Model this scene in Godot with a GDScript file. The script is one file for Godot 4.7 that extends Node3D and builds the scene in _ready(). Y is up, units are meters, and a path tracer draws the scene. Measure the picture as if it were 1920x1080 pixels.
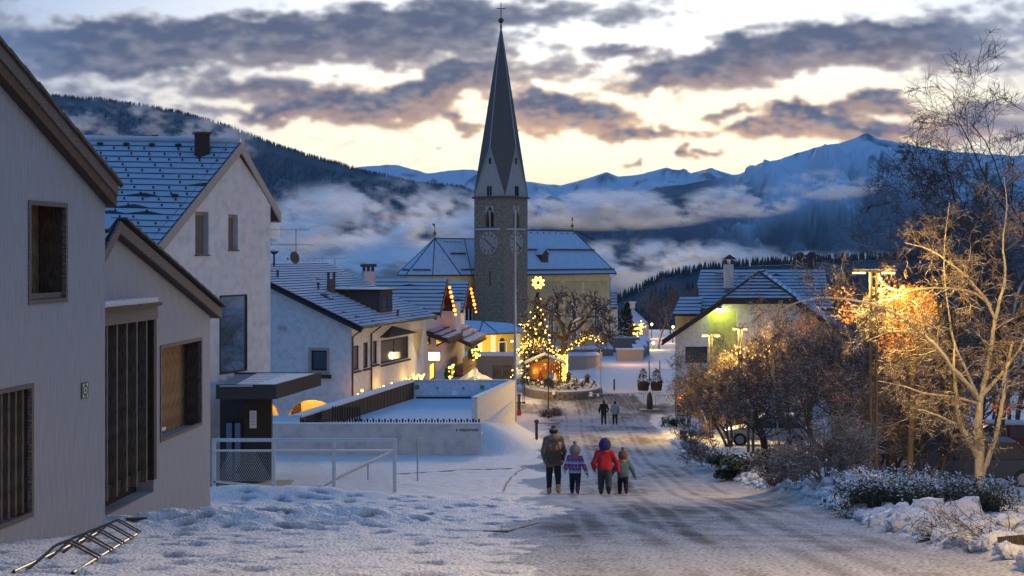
extends Node3D
# A snowy alpine village street at dusk. Camera eye at the origin, looking along -Z; D below means metres ahead of the eye.

const F := 2600.0
var rng := RandomNumberGenerator.new()
var M := {}
var n_a := FastNoiseLite.new()
var n_b := FastNoiseLite.new()
var n_c := FastNoiseLite.new()


# ---------------------------------------------------------------- mesh builder
class G:
	var v := PackedVector3Array()
	var n := PackedVector3Array()
	var c := PackedColorArray()
	var u := PackedVector2Array()
	var i := PackedInt32Array()
	var col := Color(1, 1, 1)

	func vert(p: Vector3, nn: Vector3, uv := Vector2.ZERO) -> int:
		v.append(p)
		n.append(nn)
		c.append(col)
		u.append(uv)
		return v.size() - 1

	func tri(a: Vector3, b: Vector3, d: Vector3) -> void:
		var nn := (b - a).cross(d - a).normalized()
		var k := v.size()
		vert(a, nn); vert(b, nn, Vector2(1, 0)); vert(d, nn, Vector2(1, 1))
		i.append(k); i.append(k + 2); i.append(k + 1)

	func quad(a: Vector3, b: Vector3, d: Vector3, e: Vector3, uv0 := Vector2.ZERO, uv1 := Vector2.ONE) -> void:
		var nn := (d - a).cross(e - b).normalized()
		var k := v.size()
		vert(a, nn, Vector2(uv0.x, uv1.y)); vert(b, nn, uv1); vert(d, nn, Vector2(uv1.x, uv0.y)); vert(e, nn, uv0)
		i.append_array(PackedInt32Array([k, k + 2, k + 1, k, k + 3, k + 2]))

	func fan(p: Array) -> void:
		for k in range(1, p.size() - 1):
			tri(p[0], p[k], p[k + 1])

	func box(t: Transform3D, s: Vector3) -> void:
		var h := s * 0.5
		var x := t.basis.x * h.x
		var y := t.basis.y * h.y
		var z := t.basis.z * h.z
		var o := t.origin
		quad(o - x - y + z, o + x - y + z, o + x + y + z, o - x + y + z)
		quad(o + x - y - z, o - x - y - z, o - x + y - z, o + x + y - z)
		quad(o + x - y + z, o + x - y - z, o + x + y - z, o + x + y + z)
		quad(o - x - y - z, o - x - y + z, o - x + y + z, o - x + y - z)
		quad(o - x + y + z, o + x + y + z, o + x + y - z, o - x + y - z)
		quad(o - x - y - z, o + x - y - z, o + x - y + z, o - x - y + z)

	func at(p: Vector3, s: Vector3, yaw := 0.0) -> void:
		box(Transform3D(Basis(Vector3.UP, yaw), p), s)

	func bar(a: Vector3, b: Vector3, w: float, h: float, up := Vector3.UP) -> void:
		var z := (b - a)
		var l := z.length()
		z = z / l
		var x := up.cross(z)
		x = Vector3.RIGHT if x.length() < 0.001 else x.normalized()
		box(Transform3D(Basis(x, z.cross(x), z), (a + b) * 0.5), Vector3(w, h, l))

	# a slab: an outline in 3-D (flat, counter-clockwise seen from the side that dir points away to) thickened along dir
	func slab(p: Array, dir: Vector3) -> void:
		var q := []
		for k in p.size():
			q.append(p[k] + dir)
		fan(p)
		var r := q.duplicate()
		r.reverse()
		fan(r)
		for k in p.size():
			var m := (k + 1) % p.size()
			quad(p[m], p[k], q[k], q[m])

	func tube(p: Array, r: Array, sides := 6, capped := true) -> void:
		var first := v.size()
		var side := Vector3.ZERO
		for k in p.size():
			var d: Vector3 = (p[mini(k + 1, p.size() - 1)] - p[maxi(k - 1, 0)]).normalized()
			if side == Vector3.ZERO:
				side = d.cross(Vector3.UP if absf(d.y) < 0.9 else Vector3.RIGHT).normalized()
			side = (side - d * side.dot(d)).normalized()
			var o := d.cross(side)
			for s in sides:
				var a := TAU * s / sides
				var nn := side * cos(a) + o * sin(a)
				vert(p[k] + nn * r[k], nn, Vector2(float(s) / sides, k))
		for k in p.size() - 1:
			for s in sides:
				var a := first + k * sides + s
				var b := first + k * sides + (s + 1) % sides
				i.append(a); i.append(a + sides); i.append(b)
				i.append(b); i.append(a + sides); i.append(b + sides)
		if capped:
			for e in 2:
				var k: int = 0 if e == 0 else p.size() - 1
				var d: Vector3 = (p[0] - p[1]).normalized() if e == 0 else (p[k] - p[k - 1]).normalized()
				var m := vert(p[k], d)
				for s in sides:
					var a := first + k * sides + s
					var b := first + k * sides + (s + 1) % sides
					if e == 0:
						i.append(m); i.append(a); i.append(b)
					else:
						i.append(m); i.append(b); i.append(a)

	func rod(a: Vector3, b: Vector3, r: float, sides := 6) -> void:
		tube([a, b], [r, r], sides)

	# profile: Vector2(radius, height) from bottom to top
	func lathe(t: Transform3D, prof: Array, seg := 12) -> void:
		for k in prof.size() - 1:
			var a: Vector2 = prof[k]
			var b: Vector2 = prof[k + 1]
			var sl := (b - a).normalized()
			var first := v.size()
			for s in seg + 1:
				var w := TAU * s / seg
				var d := Vector3(cos(w), 0, sin(w))
				var nn := (t.basis * (d * sl.y + Vector3.UP * -sl.x)).normalized()
				vert(t * (d * a.x + Vector3.UP * a.y), nn)
				vert(t * (d * b.x + Vector3.UP * b.y), nn)
			for s in seg:
				var q := first + s * 2
				i.append_array(PackedInt32Array([q, q + 2, q + 1, q + 1, q + 2, q + 3]))

	func ball(o: Vector3, r: Vector3, seg := 10, rings := 6, rough := 0.0, noise: FastNoiseLite = null) -> void:
		var first := v.size()
		for a in rings + 1:
			var la := PI * a / rings
			for s in seg + 1:
				var w := TAU * (s % seg) / seg
				var d := Vector3(cos(w) * sin(la), cos(la), sin(w) * sin(la))
				var f := 1.0
				if noise:
					f += rough * noise.get_noise_3dv(o * 90.0 + d * 42.0)
				vert(o + d * r * f, (d / r).normalized())
		for a in rings:
			for s in seg:
				var q := first + a * (seg + 1) + s
				i.append_array(PackedInt32Array([q, q + seg + 1, q + 1, q + 1, q + seg + 1, q + seg + 2]))

	func arrays(o: Vector3) -> Array:
		var a := []
		a.resize(Mesh.ARRAY_MAX)
		var w := v
		if o != Vector3.ZERO:
			w = Transform3D(Basis(), -o) * v
		a[Mesh.ARRAY_VERTEX] = w
		a[Mesh.ARRAY_NORMAL] = n
		a[Mesh.ARRAY_COLOR] = c
		a[Mesh.ARRAY_TEX_UV] = u
		a[Mesh.ARRAY_INDEX] = i
		return a

	func mesh(o := Vector3.ZERO) -> ArrayMesh:
		var m := ArrayMesh.new()
		if v.size():
			m.add_surface_from_arrays(Mesh.PRIMITIVE_TRIANGLES, arrays(o))
		return m


# ---------------------------------------------------------------- naming, placing
func P(px: float, py: float, d: float) -> Vector3:  # the place at distance d that lies on that sight line
	return Vector3((px - 960.0) / F * d, (480.0 - py) / F * d, -d)


func origin_of(o: Node) -> Vector3:
	var s := Vector3.ZERO
	while o != self:
		s += o.position
		o = o.get_parent()
	return s


func tag(o: Node3D, label: String, category := "", group := "", kind := "") -> Node3D:
	if label: o.set_meta("label", label)
	if category: o.set_meta("category", category)
	if group: o.set_meta("group", group)
	if kind: o.set_meta("kind", kind)
	return o


var taken := {}
func named(called: String, parent: Node) -> String:
	var key := str(parent.get_instance_id()) + called
	taken[key] = taken.get(key, -1) + 1
	return called if taken[key] == 0 else "%s_%03d" % [called, taken[key]]


func put(called: String, g: G, m: Material, parent: Node = self) -> MeshInstance3D:
	var o := MeshInstance3D.new()
	o.name = named(called, parent)
	var r := g.mesh(origin_of(parent))
	if m: r.surface_set_material(0, m)
	o.mesh = r
	parent.add_child(o, true)
	return o


func place(called: String, mesh: Mesh, m: Material, t: Transform3D, parent: Node = self) -> MeshInstance3D:
	var o := MeshInstance3D.new()
	o.name = named(called, parent)
	o.mesh = mesh
	if m: o.material_override = m
	o.transform = Transform3D(t.basis, t.origin - origin_of(parent))
	parent.add_child(o, true)
	return o


func thing(called: String, label: String, category: String, at := Vector3.ZERO, group := "") -> Node3D:
	var o := Node3D.new()
	o.name = named(called, self)
	add_child(o, true)
	o.position = at
	tag(o, label, category, group)
	return o


func copy(src: Node3D, at: Vector3, yaw := 0.0, size := 1.0, label := "", group := "") -> Node3D:
	var o: Node3D = src.duplicate()
	var base := String(src.name).rstrip("0123456789").trim_suffix("_")
	o.name = named(base, self)
	add_child(o, true)
	o.transform = Transform3D(Basis(Vector3.UP, yaw).scaled(Vector3.ONE * size), at)
	if label: o.set_meta("label", label)
	if group: o.set_meta("group", group)
	return o


func L(r: float, g: float, b: float) -> Color:  # a linear, real-world base colour as the sRGB value that materials take
	return Color(r, g, b).linear_to_srgb()


func lamp(called: String, at: Vector3, e: float, c: Color, size := 0.15, spot := 0.0, aim := Vector3.DOWN) -> void:
	var l: Light3D
	if spot > 0.0:
		var s := SpotLight3D.new()
		s.spot_angle = spot
		s.spot_range = 60.0
		s.spot_attenuation = 2.0
		s.spot_angle_attenuation = 0.6
		l = s
	else:
		var s := OmniLight3D.new()
		s.omni_range = 80.0
		s.omni_attenuation = 2.0
		l = s
	l.name = named(called, self)
	l.light_energy = e
	l.light_color = c
	l.light_size = size
	l.shadow_enabled = true
	add_child(l, true)
	l.position = at
	if spot > 0.0:
		l.basis = Basis.looking_at(aim, Vector3.UP if absf(aim.normalized().y) < 0.95 else Vector3.FORWARD)


# ---------------------------------------------------------------- materials
func noise_tex(freq: float, oct := 4, ramp: Array = [], size := 512, normal := false, seed_ := 1, kind := FastNoiseLite.TYPE_SIMPLEX_SMOOTH, bump := 4.0) -> NoiseTexture2D:
	var t := NoiseTexture2D.new()
	var f := FastNoiseLite.new()
	f.noise_type = kind
	f.seed = seed_
	f.frequency = freq
	f.fractal_octaves = oct
	t.width = size
	t.height = size
	t.seamless = true
	t.noise = f
	t.as_normal_map = normal
	t.bump_strength = bump
	if ramp.size():
		var g := Gradient.new()
		var off := PackedFloat32Array()
		var cols := PackedColorArray()
		for k in ramp.size():
			off.append(ramp[k][0])
			cols.append(Color(ramp[k][1], ramp[k][2], ramp[k][3]) if ramp[k].size() > 3 else Color(ramp[k][1], ramp[k][1], ramp[k][1]))
		g.offsets = off
		g.colors = cols
		t.color_ramp = g
	return t


func mat(called: String, c: Color, rough := 0.8, tex: Texture2D = null, scale := Vector3.ONE, vcol := false) -> StandardMaterial3D:
	var m := StandardMaterial3D.new()
	m.resource_name = called
	m.albedo_color = c
	m.roughness = rough
	m.vertex_color_use_as_albedo = vcol
	if tex:
		m.albedo_texture = tex
		m.uv1_triplanar = true
		m.uv1_world_triplanar = true
		m.uv1_scale = scale
	M[called] = m
	return m


func bumpy(m: StandardMaterial3D, t: Texture2D, cm: float) -> StandardMaterial3D:
	m.heightmap_enabled = true
	m.heightmap_texture = t
	m.heightmap_scale = cm
	return m


func glow(called: String, c: Color, e: float) -> StandardMaterial3D:
	var m := StandardMaterial3D.new()
	m.resource_name = called
	m.albedo_color = c
	m.emission_enabled = true
	m.emission = c
	m.emission_energy_multiplier = e
	M[called] = m
	return m


func make_materials() -> void:
	var fine := noise_tex(0.06, 5, [[0.0, 0.72], [0.5, 0.92], [1.0, 1.0]], 512, false, 3)
	var blot := noise_tex(0.012, 5, [[0.0, 0.84], [0.45, 0.95], [1.0, 1.0]], 512, false, 5)
	var height := noise_tex(0.05, 5, [], 512, false, 9)
	var streak := noise_tex(0.03, 5, [[0.0, 0.84], [0.35, 0.92], [0.6, 0.97], [1.0, 1.0]], 512, false, 12)
	var grain := noise_tex(0.03, 5, [[0.0, 0.35], [0.4, 0.6], [0.6, 0.85], [1.0, 1.0]], 512, false, 14)
	var stone := noise_tex(0.03, 4, [[0.0, 0.5], [0.35, 0.68], [0.55, 0.82], [0.8, 0.96], [1.0, 1.0]], 512, false, 17)
	bumpy(mat("ground", Color.WHITE, 0.85, fine, Vector3.ONE * 0.7, true), height, 3.0)
	bumpy(mat("road", Color.WHITE, 0.92, noise_tex(0.06, 5, [[0.0, 0.5], [0.45, 0.82], [1.0, 1.0]], 512, false, 51), Vector3.ONE * 0.6, true), height, 1.5).specular_mode = BaseMaterial3D.SPECULAR_DISABLED
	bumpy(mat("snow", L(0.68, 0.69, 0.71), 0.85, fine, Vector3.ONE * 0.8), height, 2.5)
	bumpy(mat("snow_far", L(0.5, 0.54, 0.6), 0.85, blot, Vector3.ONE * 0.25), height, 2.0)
	bumpy(mat("concrete", L(0.335, 0.335, 0.335), 0.9, streak, Vector3(2.6, 0.12, 2.6)), streak, 0.5)
	bumpy(mat("plaster_white", L(0.6, 0.6, 0.59), 0.9, blot, Vector3.ONE * 0.35), height, 0.8)
	mat("plaster_old", L(0.55, 0.53, 0.5), 0.9, blot, Vector3.ONE * 0.25)
	mat("wood_grey", L(0.26, 0.215, 0.175), 0.85, grain, Vector3(0.7, 3.0, 3.0))
	mat("wood_brown", L(0.15, 0.085, 0.05), 0.8, grain, Vector3(5.0, 0.35, 5.0))
	mat("wood_slat", L(0.2, 0.15, 0.115), 0.8, grain, Vector3(6.0, 0.3, 6.0))
	mat("wood_amber", L(0.42, 0.24, 0.085), 0.75, grain, Vector3(4.0, 0.3, 4.0))
	mat("wood_dark", L(0.05, 0.036, 0.027), 0.8, grain, Vector3(4.0, 0.4, 4.0))
	mat("tile_dark", L(0.05, 0.048, 0.05), 0.8, fine, Vector3.ONE * 2.0)
	mat("tile_brown", L(0.1, 0.075, 0.06), 0.8, fine, Vector3.ONE * 2.0)
	mat("metal_dark", L(0.03, 0.03, 0.032), 0.5)
	mat("metal_grey", L(0.4, 0.4, 0.4), 0.45, fine, Vector3.ONE)
	mat("metal_bronze", L(0.075, 0.066, 0.056), 0.8, fine, Vector3.ONE).metallic_specular = 0.15
	mat("metal_white", L(0.7, 0.69, 0.64), 0.55, fine, Vector3.ONE)
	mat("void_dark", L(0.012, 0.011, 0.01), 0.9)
	mat("black", L(0.015, 0.015, 0.016), 0.7)
	var gl := mat("glass_dark", L(0.02, 0.024, 0.03), 0.06)
	gl.metallic_specular = 1.0
	mat("glass_car", L(0.02, 0.022, 0.025), 0.4)
	var tall := mat("glass_mirror", L(0.2, 0.25, 0.3), 0.03)
	tall.metallic = 0.75
	var pane := mat("pane", Color(0.8, 0.9, 0.95, 0.12), 0.05)
	pane.transparency = BaseMaterial3D.TRANSPARENCY_ALPHA
	bumpy(mat("tower_stone", L(0.36, 0.28, 0.19), 0.95, stone, Vector3(0.16, 0.34, 0.16)), stone, 2.5)
	mat("tower_plaster", L(0.37, 0.34, 0.29), 0.95, blot, Vector3.ONE * 0.4)
	mat("shingle_grey", L(0.22, 0.18, 0.15), 0.95, grain, Vector3(1.5, 1.5, 1.5))
	mat("church_cream", L(0.8, 0.64, 0.31), 0.9, blot, Vector3.ONE * 0.12)
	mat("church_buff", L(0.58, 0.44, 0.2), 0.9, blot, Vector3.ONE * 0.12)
	mat("church_yellow", L(0.68, 0.47, 0.1), 0.9, blot, Vector3.ONE * 0.12)
	mat("trim_white", L(0.78, 0.76, 0.7), 0.85)
	mat("clock_face", L(0.36, 0.33, 0.28), 0.8, blot, Vector3.ONE * 0.8)
	mat("stone_wall", L(0.3, 0.27, 0.22), 0.95, stone, Vector3.ONE * 0.9)
	mat("stone_trim", L(0.42, 0.36, 0.3), 0.9, fine, Vector3.ONE)
	mat("leaf_orange", L(0.55, 0.2, 0.04), 0.7)
	mat("stone_dark", L(0.09, 0.08, 0.07), 0.9, fine, Vector3.ONE)
	mat("red", L(0.5, 0.02, 0.02), 0.6)
	mat("green_dark", L(0.02, 0.07, 0.04), 0.6)
	mat("green", L(0.16, 0.26, 0.06), 0.7)
	mat("blue", L(0.06, 0.2, 0.45), 0.7)
	mat("paper", L(0.8, 0.8, 0.78), 0.8)
	mat("render_blue", L(0.62, 0.66, 0.72), 0.9, blot, Vector3.ONE * 0.6)
	mat("render_green_lit", L(0.5, 0.56, 0.2), 0.9, blot, Vector3.ONE * 0.3)  # greenish lamplight put into the plaster colour
	mat("bark", Color.WHITE, 0.9, fine, Vector3.ONE * 1.5, true)
	mat("birch_bark", Color.WHITE, 0.8, noise_tex(0.03, 4, [[0.0, 0.2], [0.3, 0.45], [0.42, 0.9], [1.0, 1.0]], 512, false, 44), Vector3(1.6, 6.0, 1.6), true)
	bumpy(mat("roof_tiles", Color.WHITE, 0.85, fine, Vector3.ONE * 1.2, true), height, 1.5)
	mat("stained_wall", L(0.7, 0.66, 0.58), 0.9, noise_tex(0.02, 4, [[0.0, 0.2], [0.12, 0.5], [0.2, 0.92], [1.0, 1.0]], 512, false, 31), Vector3(0.9, 0.35, 0.9))
	var ms := mat("mist", Color.WHITE, 1.0, null, Vector3.ONE, true)
	ms.transparency = BaseMaterial3D.TRANSPARENCY_ALPHA
	ms.backlight_enabled = true
	ms.backlight = Color.WHITE
	ms.specular_mode = BaseMaterial3D.SPECULAR_DISABLED
	mat("needles", Color.WHITE, 0.85, null, Vector3.ONE, true)
	var lf := mat("leaf_copper", Color.WHITE, 0.65, null, Vector3.ONE, true)
	lf.backlight_enabled = true
	lf.backlight = Color(0.5, 0.5, 0.5)
	mat("far_rock", Color.WHITE, 0.95, null, Vector3.ONE, true)
	mat("far_trees", Color.WHITE, 0.95, null, Vector3.ONE, true)
	mat("cloth", Color.WHITE, 0.9, fine, Vector3.ONE * 6.0, true)
	mat("leather", L(0.035, 0.026, 0.022), 0.5, fine, Vector3.ONE * 3.0)
	mat("rubber", L(0.02, 0.02, 0.02), 0.85)
	var cp := mat("car_silver", L(0.45, 0.46, 0.47), 0.35)
	cp.metallic = 0.4
	cp.clearcoat_enabled = true
	cp.clearcoat = 0.6
	var cd := mat("car_dark", L(0.035, 0.037, 0.04), 0.3)
	cd.clearcoat_enabled = true
	cd.clearcoat = 0.8
	mat("car_red", L(0.25, 0.02, 0.02), 0.3)
	mat("lamp_red", L(0.45, 0.01, 0.01), 0.3)
	glow("bulb_warm", Color(1.0, 0.74, 0.3), 6.0)
	glow("bulb_orange", Color(1.0, 0.45, 0.13), 9.0)
	glow("lamp_strip", Color(1.0, 0.8, 0.42), 5.0)
	glow("sign_lit", Color(1.0, 0.93, 0.7), 1.6)
	glow("window_lit", Color(1.0, 0.74, 0.3), 1.3)
	glow("lamp_white", Color(1.0, 0.97, 0.75), 8.0)
	glow("bulb_red", Color(1.0, 0.1, 0.15), 5.0)


# ---------------------------------------------------------------- the lie of the land
func profile(d: float) -> float:  # height of the street below the eye at distance d
	var h: float
	if d < 10.4: h = 2.4 - (10.4 - d) * 0.06
	elif d < 33.0: h = 0.872 + 0.147 * d
	elif d < 39.0:
		var t := (d - 33.0) / 6.0
		h = lerpf(0.872 + 0.147 * d, 2.75 + 0.0947 * d, t)
	elif d < 101.0: h = 2.75 + 0.0947 * d
	elif d < 113.0:
		var t := (d - 101.0) / 12.0
		h = 2.75 + 0.0947 * 101.0 + 0.0947 * 12.0 * (t - 0.5 * t * t)
	else: h = 2.75 + 0.0947 * 107.0
	h -= 0.95 * smoothstep(131.0, 150.0, d)
	if d > 225.0: h += (d - 225.0) * 0.28 + 0.0
	return minf(h, 520.0)


func along(d: float, t: Array) -> float:
	for k in t.size() - 1:
		if d < t[k + 1].x:
			return lerpf(t[k].y, t[k + 1].y, clampf((d - t[k].x) / (t[k + 1].x - t[k].x), 0, 1))
	return t[-1].y


var edge_r := [Vector2(0, 3.6), Vector2(10.4, 3.95), Vector2(16.5, 4.45), Vector2(23.2, 5.35), Vector2(36, 6.3), Vector2(50, 6.6), Vector2(70, 8.0), Vector2(97, 10.0), Vector2(113, 11.2), Vector2(119, 11.5)]
var edge_l := [Vector2(0, -0.4), Vector2(10.4, 0.2), Vector2(33, 0.35), Vector2(57, 1.15), Vector2(80, 1.9), Vector2(106, 2.5), Vector2(119, 2.6)]


func land(x: float, d: float) -> float:  # the ground without its fine lumps
	var y := -profile(d)
	if d < 130.0:
		# the raised bank below the courtyard and the lower car park
		var l := along(d, edge_l)
		y += 1.25 * smoothstep(l + 0.3, l - 2.6, x) * smoothstep(55.5, 60.0, d) * smoothstep(82.0, 74.0, d)
		y -= 0.35 * smoothstep(9.0, 12.0, x) * smoothstep(20.0, 30.0, d) * smoothstep(60.0, 45.0, d)
		# snow shovelled up
		var r := along(d, edge_r)
		if d < 110.0:
			var q := (x - r - 0.55) / 0.6
			var amp := 0.3 if d < 16.0 else lerpf(0.3, 0.14, smoothstep(16.0, 18.0, d))
			amp = lerpf(amp, 0.48, smoothstep(23.5, 27.0, d)) if d < 55.0 else lerpf(0.48, 0.28, smoothstep(55.0, 65.0, d))
			y += amp * exp(-q * q) * (0.75 + 0.6 * n_a.get_noise_2d(x * 40.0, d * 40.0))
			if d > 15.0 and d < 45.0:
				var b := Vector2((x - r - 1.4) / 1.3, (d - 29.0) / 6.0)
				y += 0.6 * exp(-b.length_squared())
		if x < 0.0 and d < 33.0:
			var a := Vector2((x + 3.9) / 1.5, (d - 18.2) / 0.9)
			y += 0.24 * exp(-a.length_squared())
			a = Vector2((x + 2.0) / 1.2, (d - 18.8) / 0.7)
			y += 0.2 * exp(-a.length_squared())
			a = Vector2((x + 5.2) / 3.4, (d - 29.2) / 1.0)
			y += 0.34 * exp(-a.length_squared())
			a = Vector2((x + 1.4) / 1.6, (d - 26.0) / 0.8)
			y += 0.14 * exp(-a.length_squared())
	return y


func gy(x: float, d: float) -> float:
	return land(x, d)


func on(x: float, d: float) -> Vector3:
	return Vector3(x, land(x, d), -d)


var tracks := [[0.2, 0.012, 0.11], [0.33, 0.014, 0.1], [0.46, 0.02, 0.07], [0.62, 0.018, 0.06], [0.72, 0.02, 0.075], [0.88, 0.015, 0.08]]


func build_ground() -> void:
	var xs := PackedFloat32Array()
	var x := -6.0
	while x < 7.0:
		xs.append(x)
		x += 0.065
	var st := 0.1
	while x < 5000.0:
		xs.append(x)
		x += st
		st *= 1.06 if x > 18.0 else 1.012
	var lx := PackedFloat32Array()
	x = -6.0
	st = 0.1
	while x > -5000.0:
		x -= st
		lx.append(x)
		st *= 1.06 if x < -14.0 else 1.02
	lx.reverse()
	lx.append_array(xs)
	xs = lx
	var ds := PackedFloat32Array()
	var d := -60.0
	while d < 6.0:
		ds.append(d)
		d += maxf(0.3, (4.0 - d) * 0.2)
	st = 0.06
	while d < 6000.0:
		ds.append(d)
		d += st
		if d > 20.0: st *= 1.0065
		if d > 45.0: st *= 1.004
		if d > 140.0: st *= 1.08
	var ga := G.new()
	var w := xs.size()
	var hts := PackedFloat32Array()
	hts.resize(w * ds.size())
	var rm := PackedByteArray()
	rm.resize(w * ds.size())
	ga.v.resize(w * ds.size())
	ga.c.resize(w * ds.size())
	ga.n.resize(w * ds.size())
	ga.u.resize(w * ds.size())
	var feet := {}  # trodden prints, by 0.5 m squares
	for k in 800:
		var p := Vector2(rng.randf_range(-5.5, 1.4), rng.randf_range(9.0, 34.0))
		if k < 130: p = Vector2(rng.randfn(-3.3, 1.0), rng.randfn(22.5, 1.6))
		elif k < 210: p = Vector2(rng.randfn(-0.9, 0.7), rng.randfn(29.0, 1.8))
		feet[Vector2i((p * 2.0).floor())] = [p, rng.randf() * PI, rng.randf_range(0.6, 1.0)]
	for b in ds.size():
		var dd := ds[b]
		var el := along(dd, edge_l)
		var er := along(dd, edge_r)
		var near := smoothstep(70.0, 30.0, dd)
		for a in w:
			var xx := xs[a]
			var k := b * w + a
			var y := land(xx, dd)
			var col := Color(0.69, 0.67, 0.65)
			var on_road := 0
			if dd < 130.0 and xx > -40.0 and xx < 60.0:
				var lump := n_b.get_noise_2d(xx * 60.0, dd * 60.0)
				var lump2 := n_c.get_noise_2d(xx * 300.0, dd * 300.0)
				# street: grit and slush that wanders over its left rim
				var wander := el + 1.3 * n_a.get_noise_2d(xx * 6.0 + 300.0, dd * 5.0) + 0.3 * lump
				var inside := smoothstep(wander - 0.9, wander + 0.9, xx) * smoothstep(er + 0.25, er - 0.35, xx + 0.25 * lump)
				if dd > 112.0 and dd < 121.5 and xx < 40.0:
					inside = maxf(inside, 0.95 * smoothstep(112.0, 113.0, dd + lump) * smoothstep(121.5, 120.5, dd + lump))
				if inside > 0.02:
					var u := (xx - el) / (er - el)
					var rut := 0.5 + 0.5 * sin(u * 19.0 + 1.5 * n_a.get_noise_2d(dd * 3.0, 5.0))
					var wet := 0.5 + 0.9 * n_a.get_noise_2d(xx * 9.0, dd * 3.5 + 77.0) + 0.42 * lump + 0.28 * (rut - 0.5) + 0.3 * n_b.get_noise_2d(xx * 90.0, dd * 22.0) + 0.22 * lump2
					if dd < 17.0: wet -= 0.1
					if dd > 112.0: wet += 0.35
					var sl := Color(0.6, 0.59, 0.575).lerp(Color(0.2, 0.187, 0.172), smoothstep(0.3, 1.2, wet))
					var rim := absf(xx - lerpf(2.1, 0.9, (dd - 10.0) / 22.0) + 0.1 * lump)
					for tr in tracks:
						var o := absf(xx - el - (er - el) * (tr[0] + tr[1] * sin(dd * tr[2] + tr[0] * 9.0)) + 0.05 * lump)
						if o < 0.13: sl = sl.lerp(Color(0.17, 0.16, 0.15), 0.38 * (1.0 - smoothstep(0.05, 0.13, o)) * smoothstep(-0.35, 0.2, n_b.get_noise_2d(xx * 30.0, dd * 9.0)))
						elif o < 0.24: sl = sl.lerp(Color(0.66, 0.66, 0.67), 0.35)
					if dd < 33.0 and rim < 0.22: sl = sl.lerp(Color(0.68, 0.67, 0.66), 0.65 * (1.0 - rim / 0.22))
					col = col.lerp(sl, inside)
					on_road = 1 if inside > 0.5 else 0
				y += lerpf(0.035, 0.012, inside) * lump * (1.0 if dd < 60.0 else 0.4) + lerpf(0.014, 0.008, inside) * lump2 * near
				if inside < 0.6:
					var bank := exp(-pow((xx - er - 0.55) / 0.8, 2.0)) if dd < 110.0 else 0.0
					var sp := exp(-pow((dd - 18.3) / 1.1, 2.0)) * smoothstep(-0.5, -2.5, xx)
					y += (bank + 0.4 * sp) * (0.15 * n_b.get_noise_2d(xx * 110.0, dd * 110.0) + 0.035 * lump2)
					var dirt := smoothstep(0.28, 0.6, n_a.get_noise_2d(xx * 25.0 + 900.0, dd * 25.0) + 0.5 * lump2)
					col = col.lerp(Color(0.36, 0.33, 0.3), 0.28 * dirt)
					if xx > er + 3.0 and dd < 75.0:
						col = col.lerp(Color(0.1, 0.075, 0.055), 0.6 * smoothstep(0.0, 0.4, n_a.get_noise_2d(xx * 14.0, dd * 14.0) + 0.6 * lump2))
					if dd < 36.0 and feet.size():
						for ox in [0.0, 0.28, -0.28]:
							var key := Vector2i(floori((xx + ox) * 2.0), floori(dd * 2.0))
							if feet.has(key):
								var f = feet[key]
								var q: Vector2 = (Vector2(xx, dd) - f[0]).rotated(f[1])
								var e: float = exp(-pow(q.x / 0.085, 2.0) - pow(q.y / 0.16, 2.0)) * f[2]
								y -= 0.055 * e
								col = col.lerp(Color(0.1, 0.092, 0.088), 0.9 * e)
			hts[k] = y
			rm[k] = on_road
			ga.v[k] = Vector3(xx, y, -dd)
			ga.c[k] = col
			ga.u[k] = Vector2(xx, dd)
	for b in ds.size():
		var b0 := maxi(b - 1, 0)
		var b1 := mini(b + 1, ds.size() - 1)
		for a in w:
			var a0 := maxi(a - 1, 0)
			var a1 := mini(a + 1, w - 1)
			var sx := (hts[b * w + a1] - hts[b * w + a0]) / (xs[a1] - xs[a0])
			var sd := (hts[b1 * w + a] - hts[b0 * w + a]) / (ds[b1] - ds[b0])
			ga.n[b * w + a] = Vector3(-sx, 1, sd).normalized()
	var snow := PackedInt32Array()
	var road := PackedInt32Array()
	for b in ds.size() - 1:
		for a in w - 1:
			var k := b * w + a
			var q := PackedInt32Array([k, k + w, k + 1, k + 1, k + w, k + w + 1])
			if rm[k] + rm[k + 1] + rm[k + w] + rm[k + w + 1] >= 3: road.append_array(q)
			else: snow.append_array(q)
	ga.i = snow
	tag(put("snowy_ground", ga, M.ground), "trodden snow covering the slope and the square", "", "", "structure")
	# the street takes only its own points
	var gr := G.new()
	var remap := {}
	for k in road:
		if not remap.has(k):
			remap[k] = gr.v.size()
			gr.v.append(ga.v[k]); gr.n.append(ga.n[k]); gr.c.append(ga.c[k]); gr.u.append(ga.u[k])
		gr.i.append(remap[k])
	tag(put("road", gr, M.road), "slushy grey street running down to the square", "", "", "structure")


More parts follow.
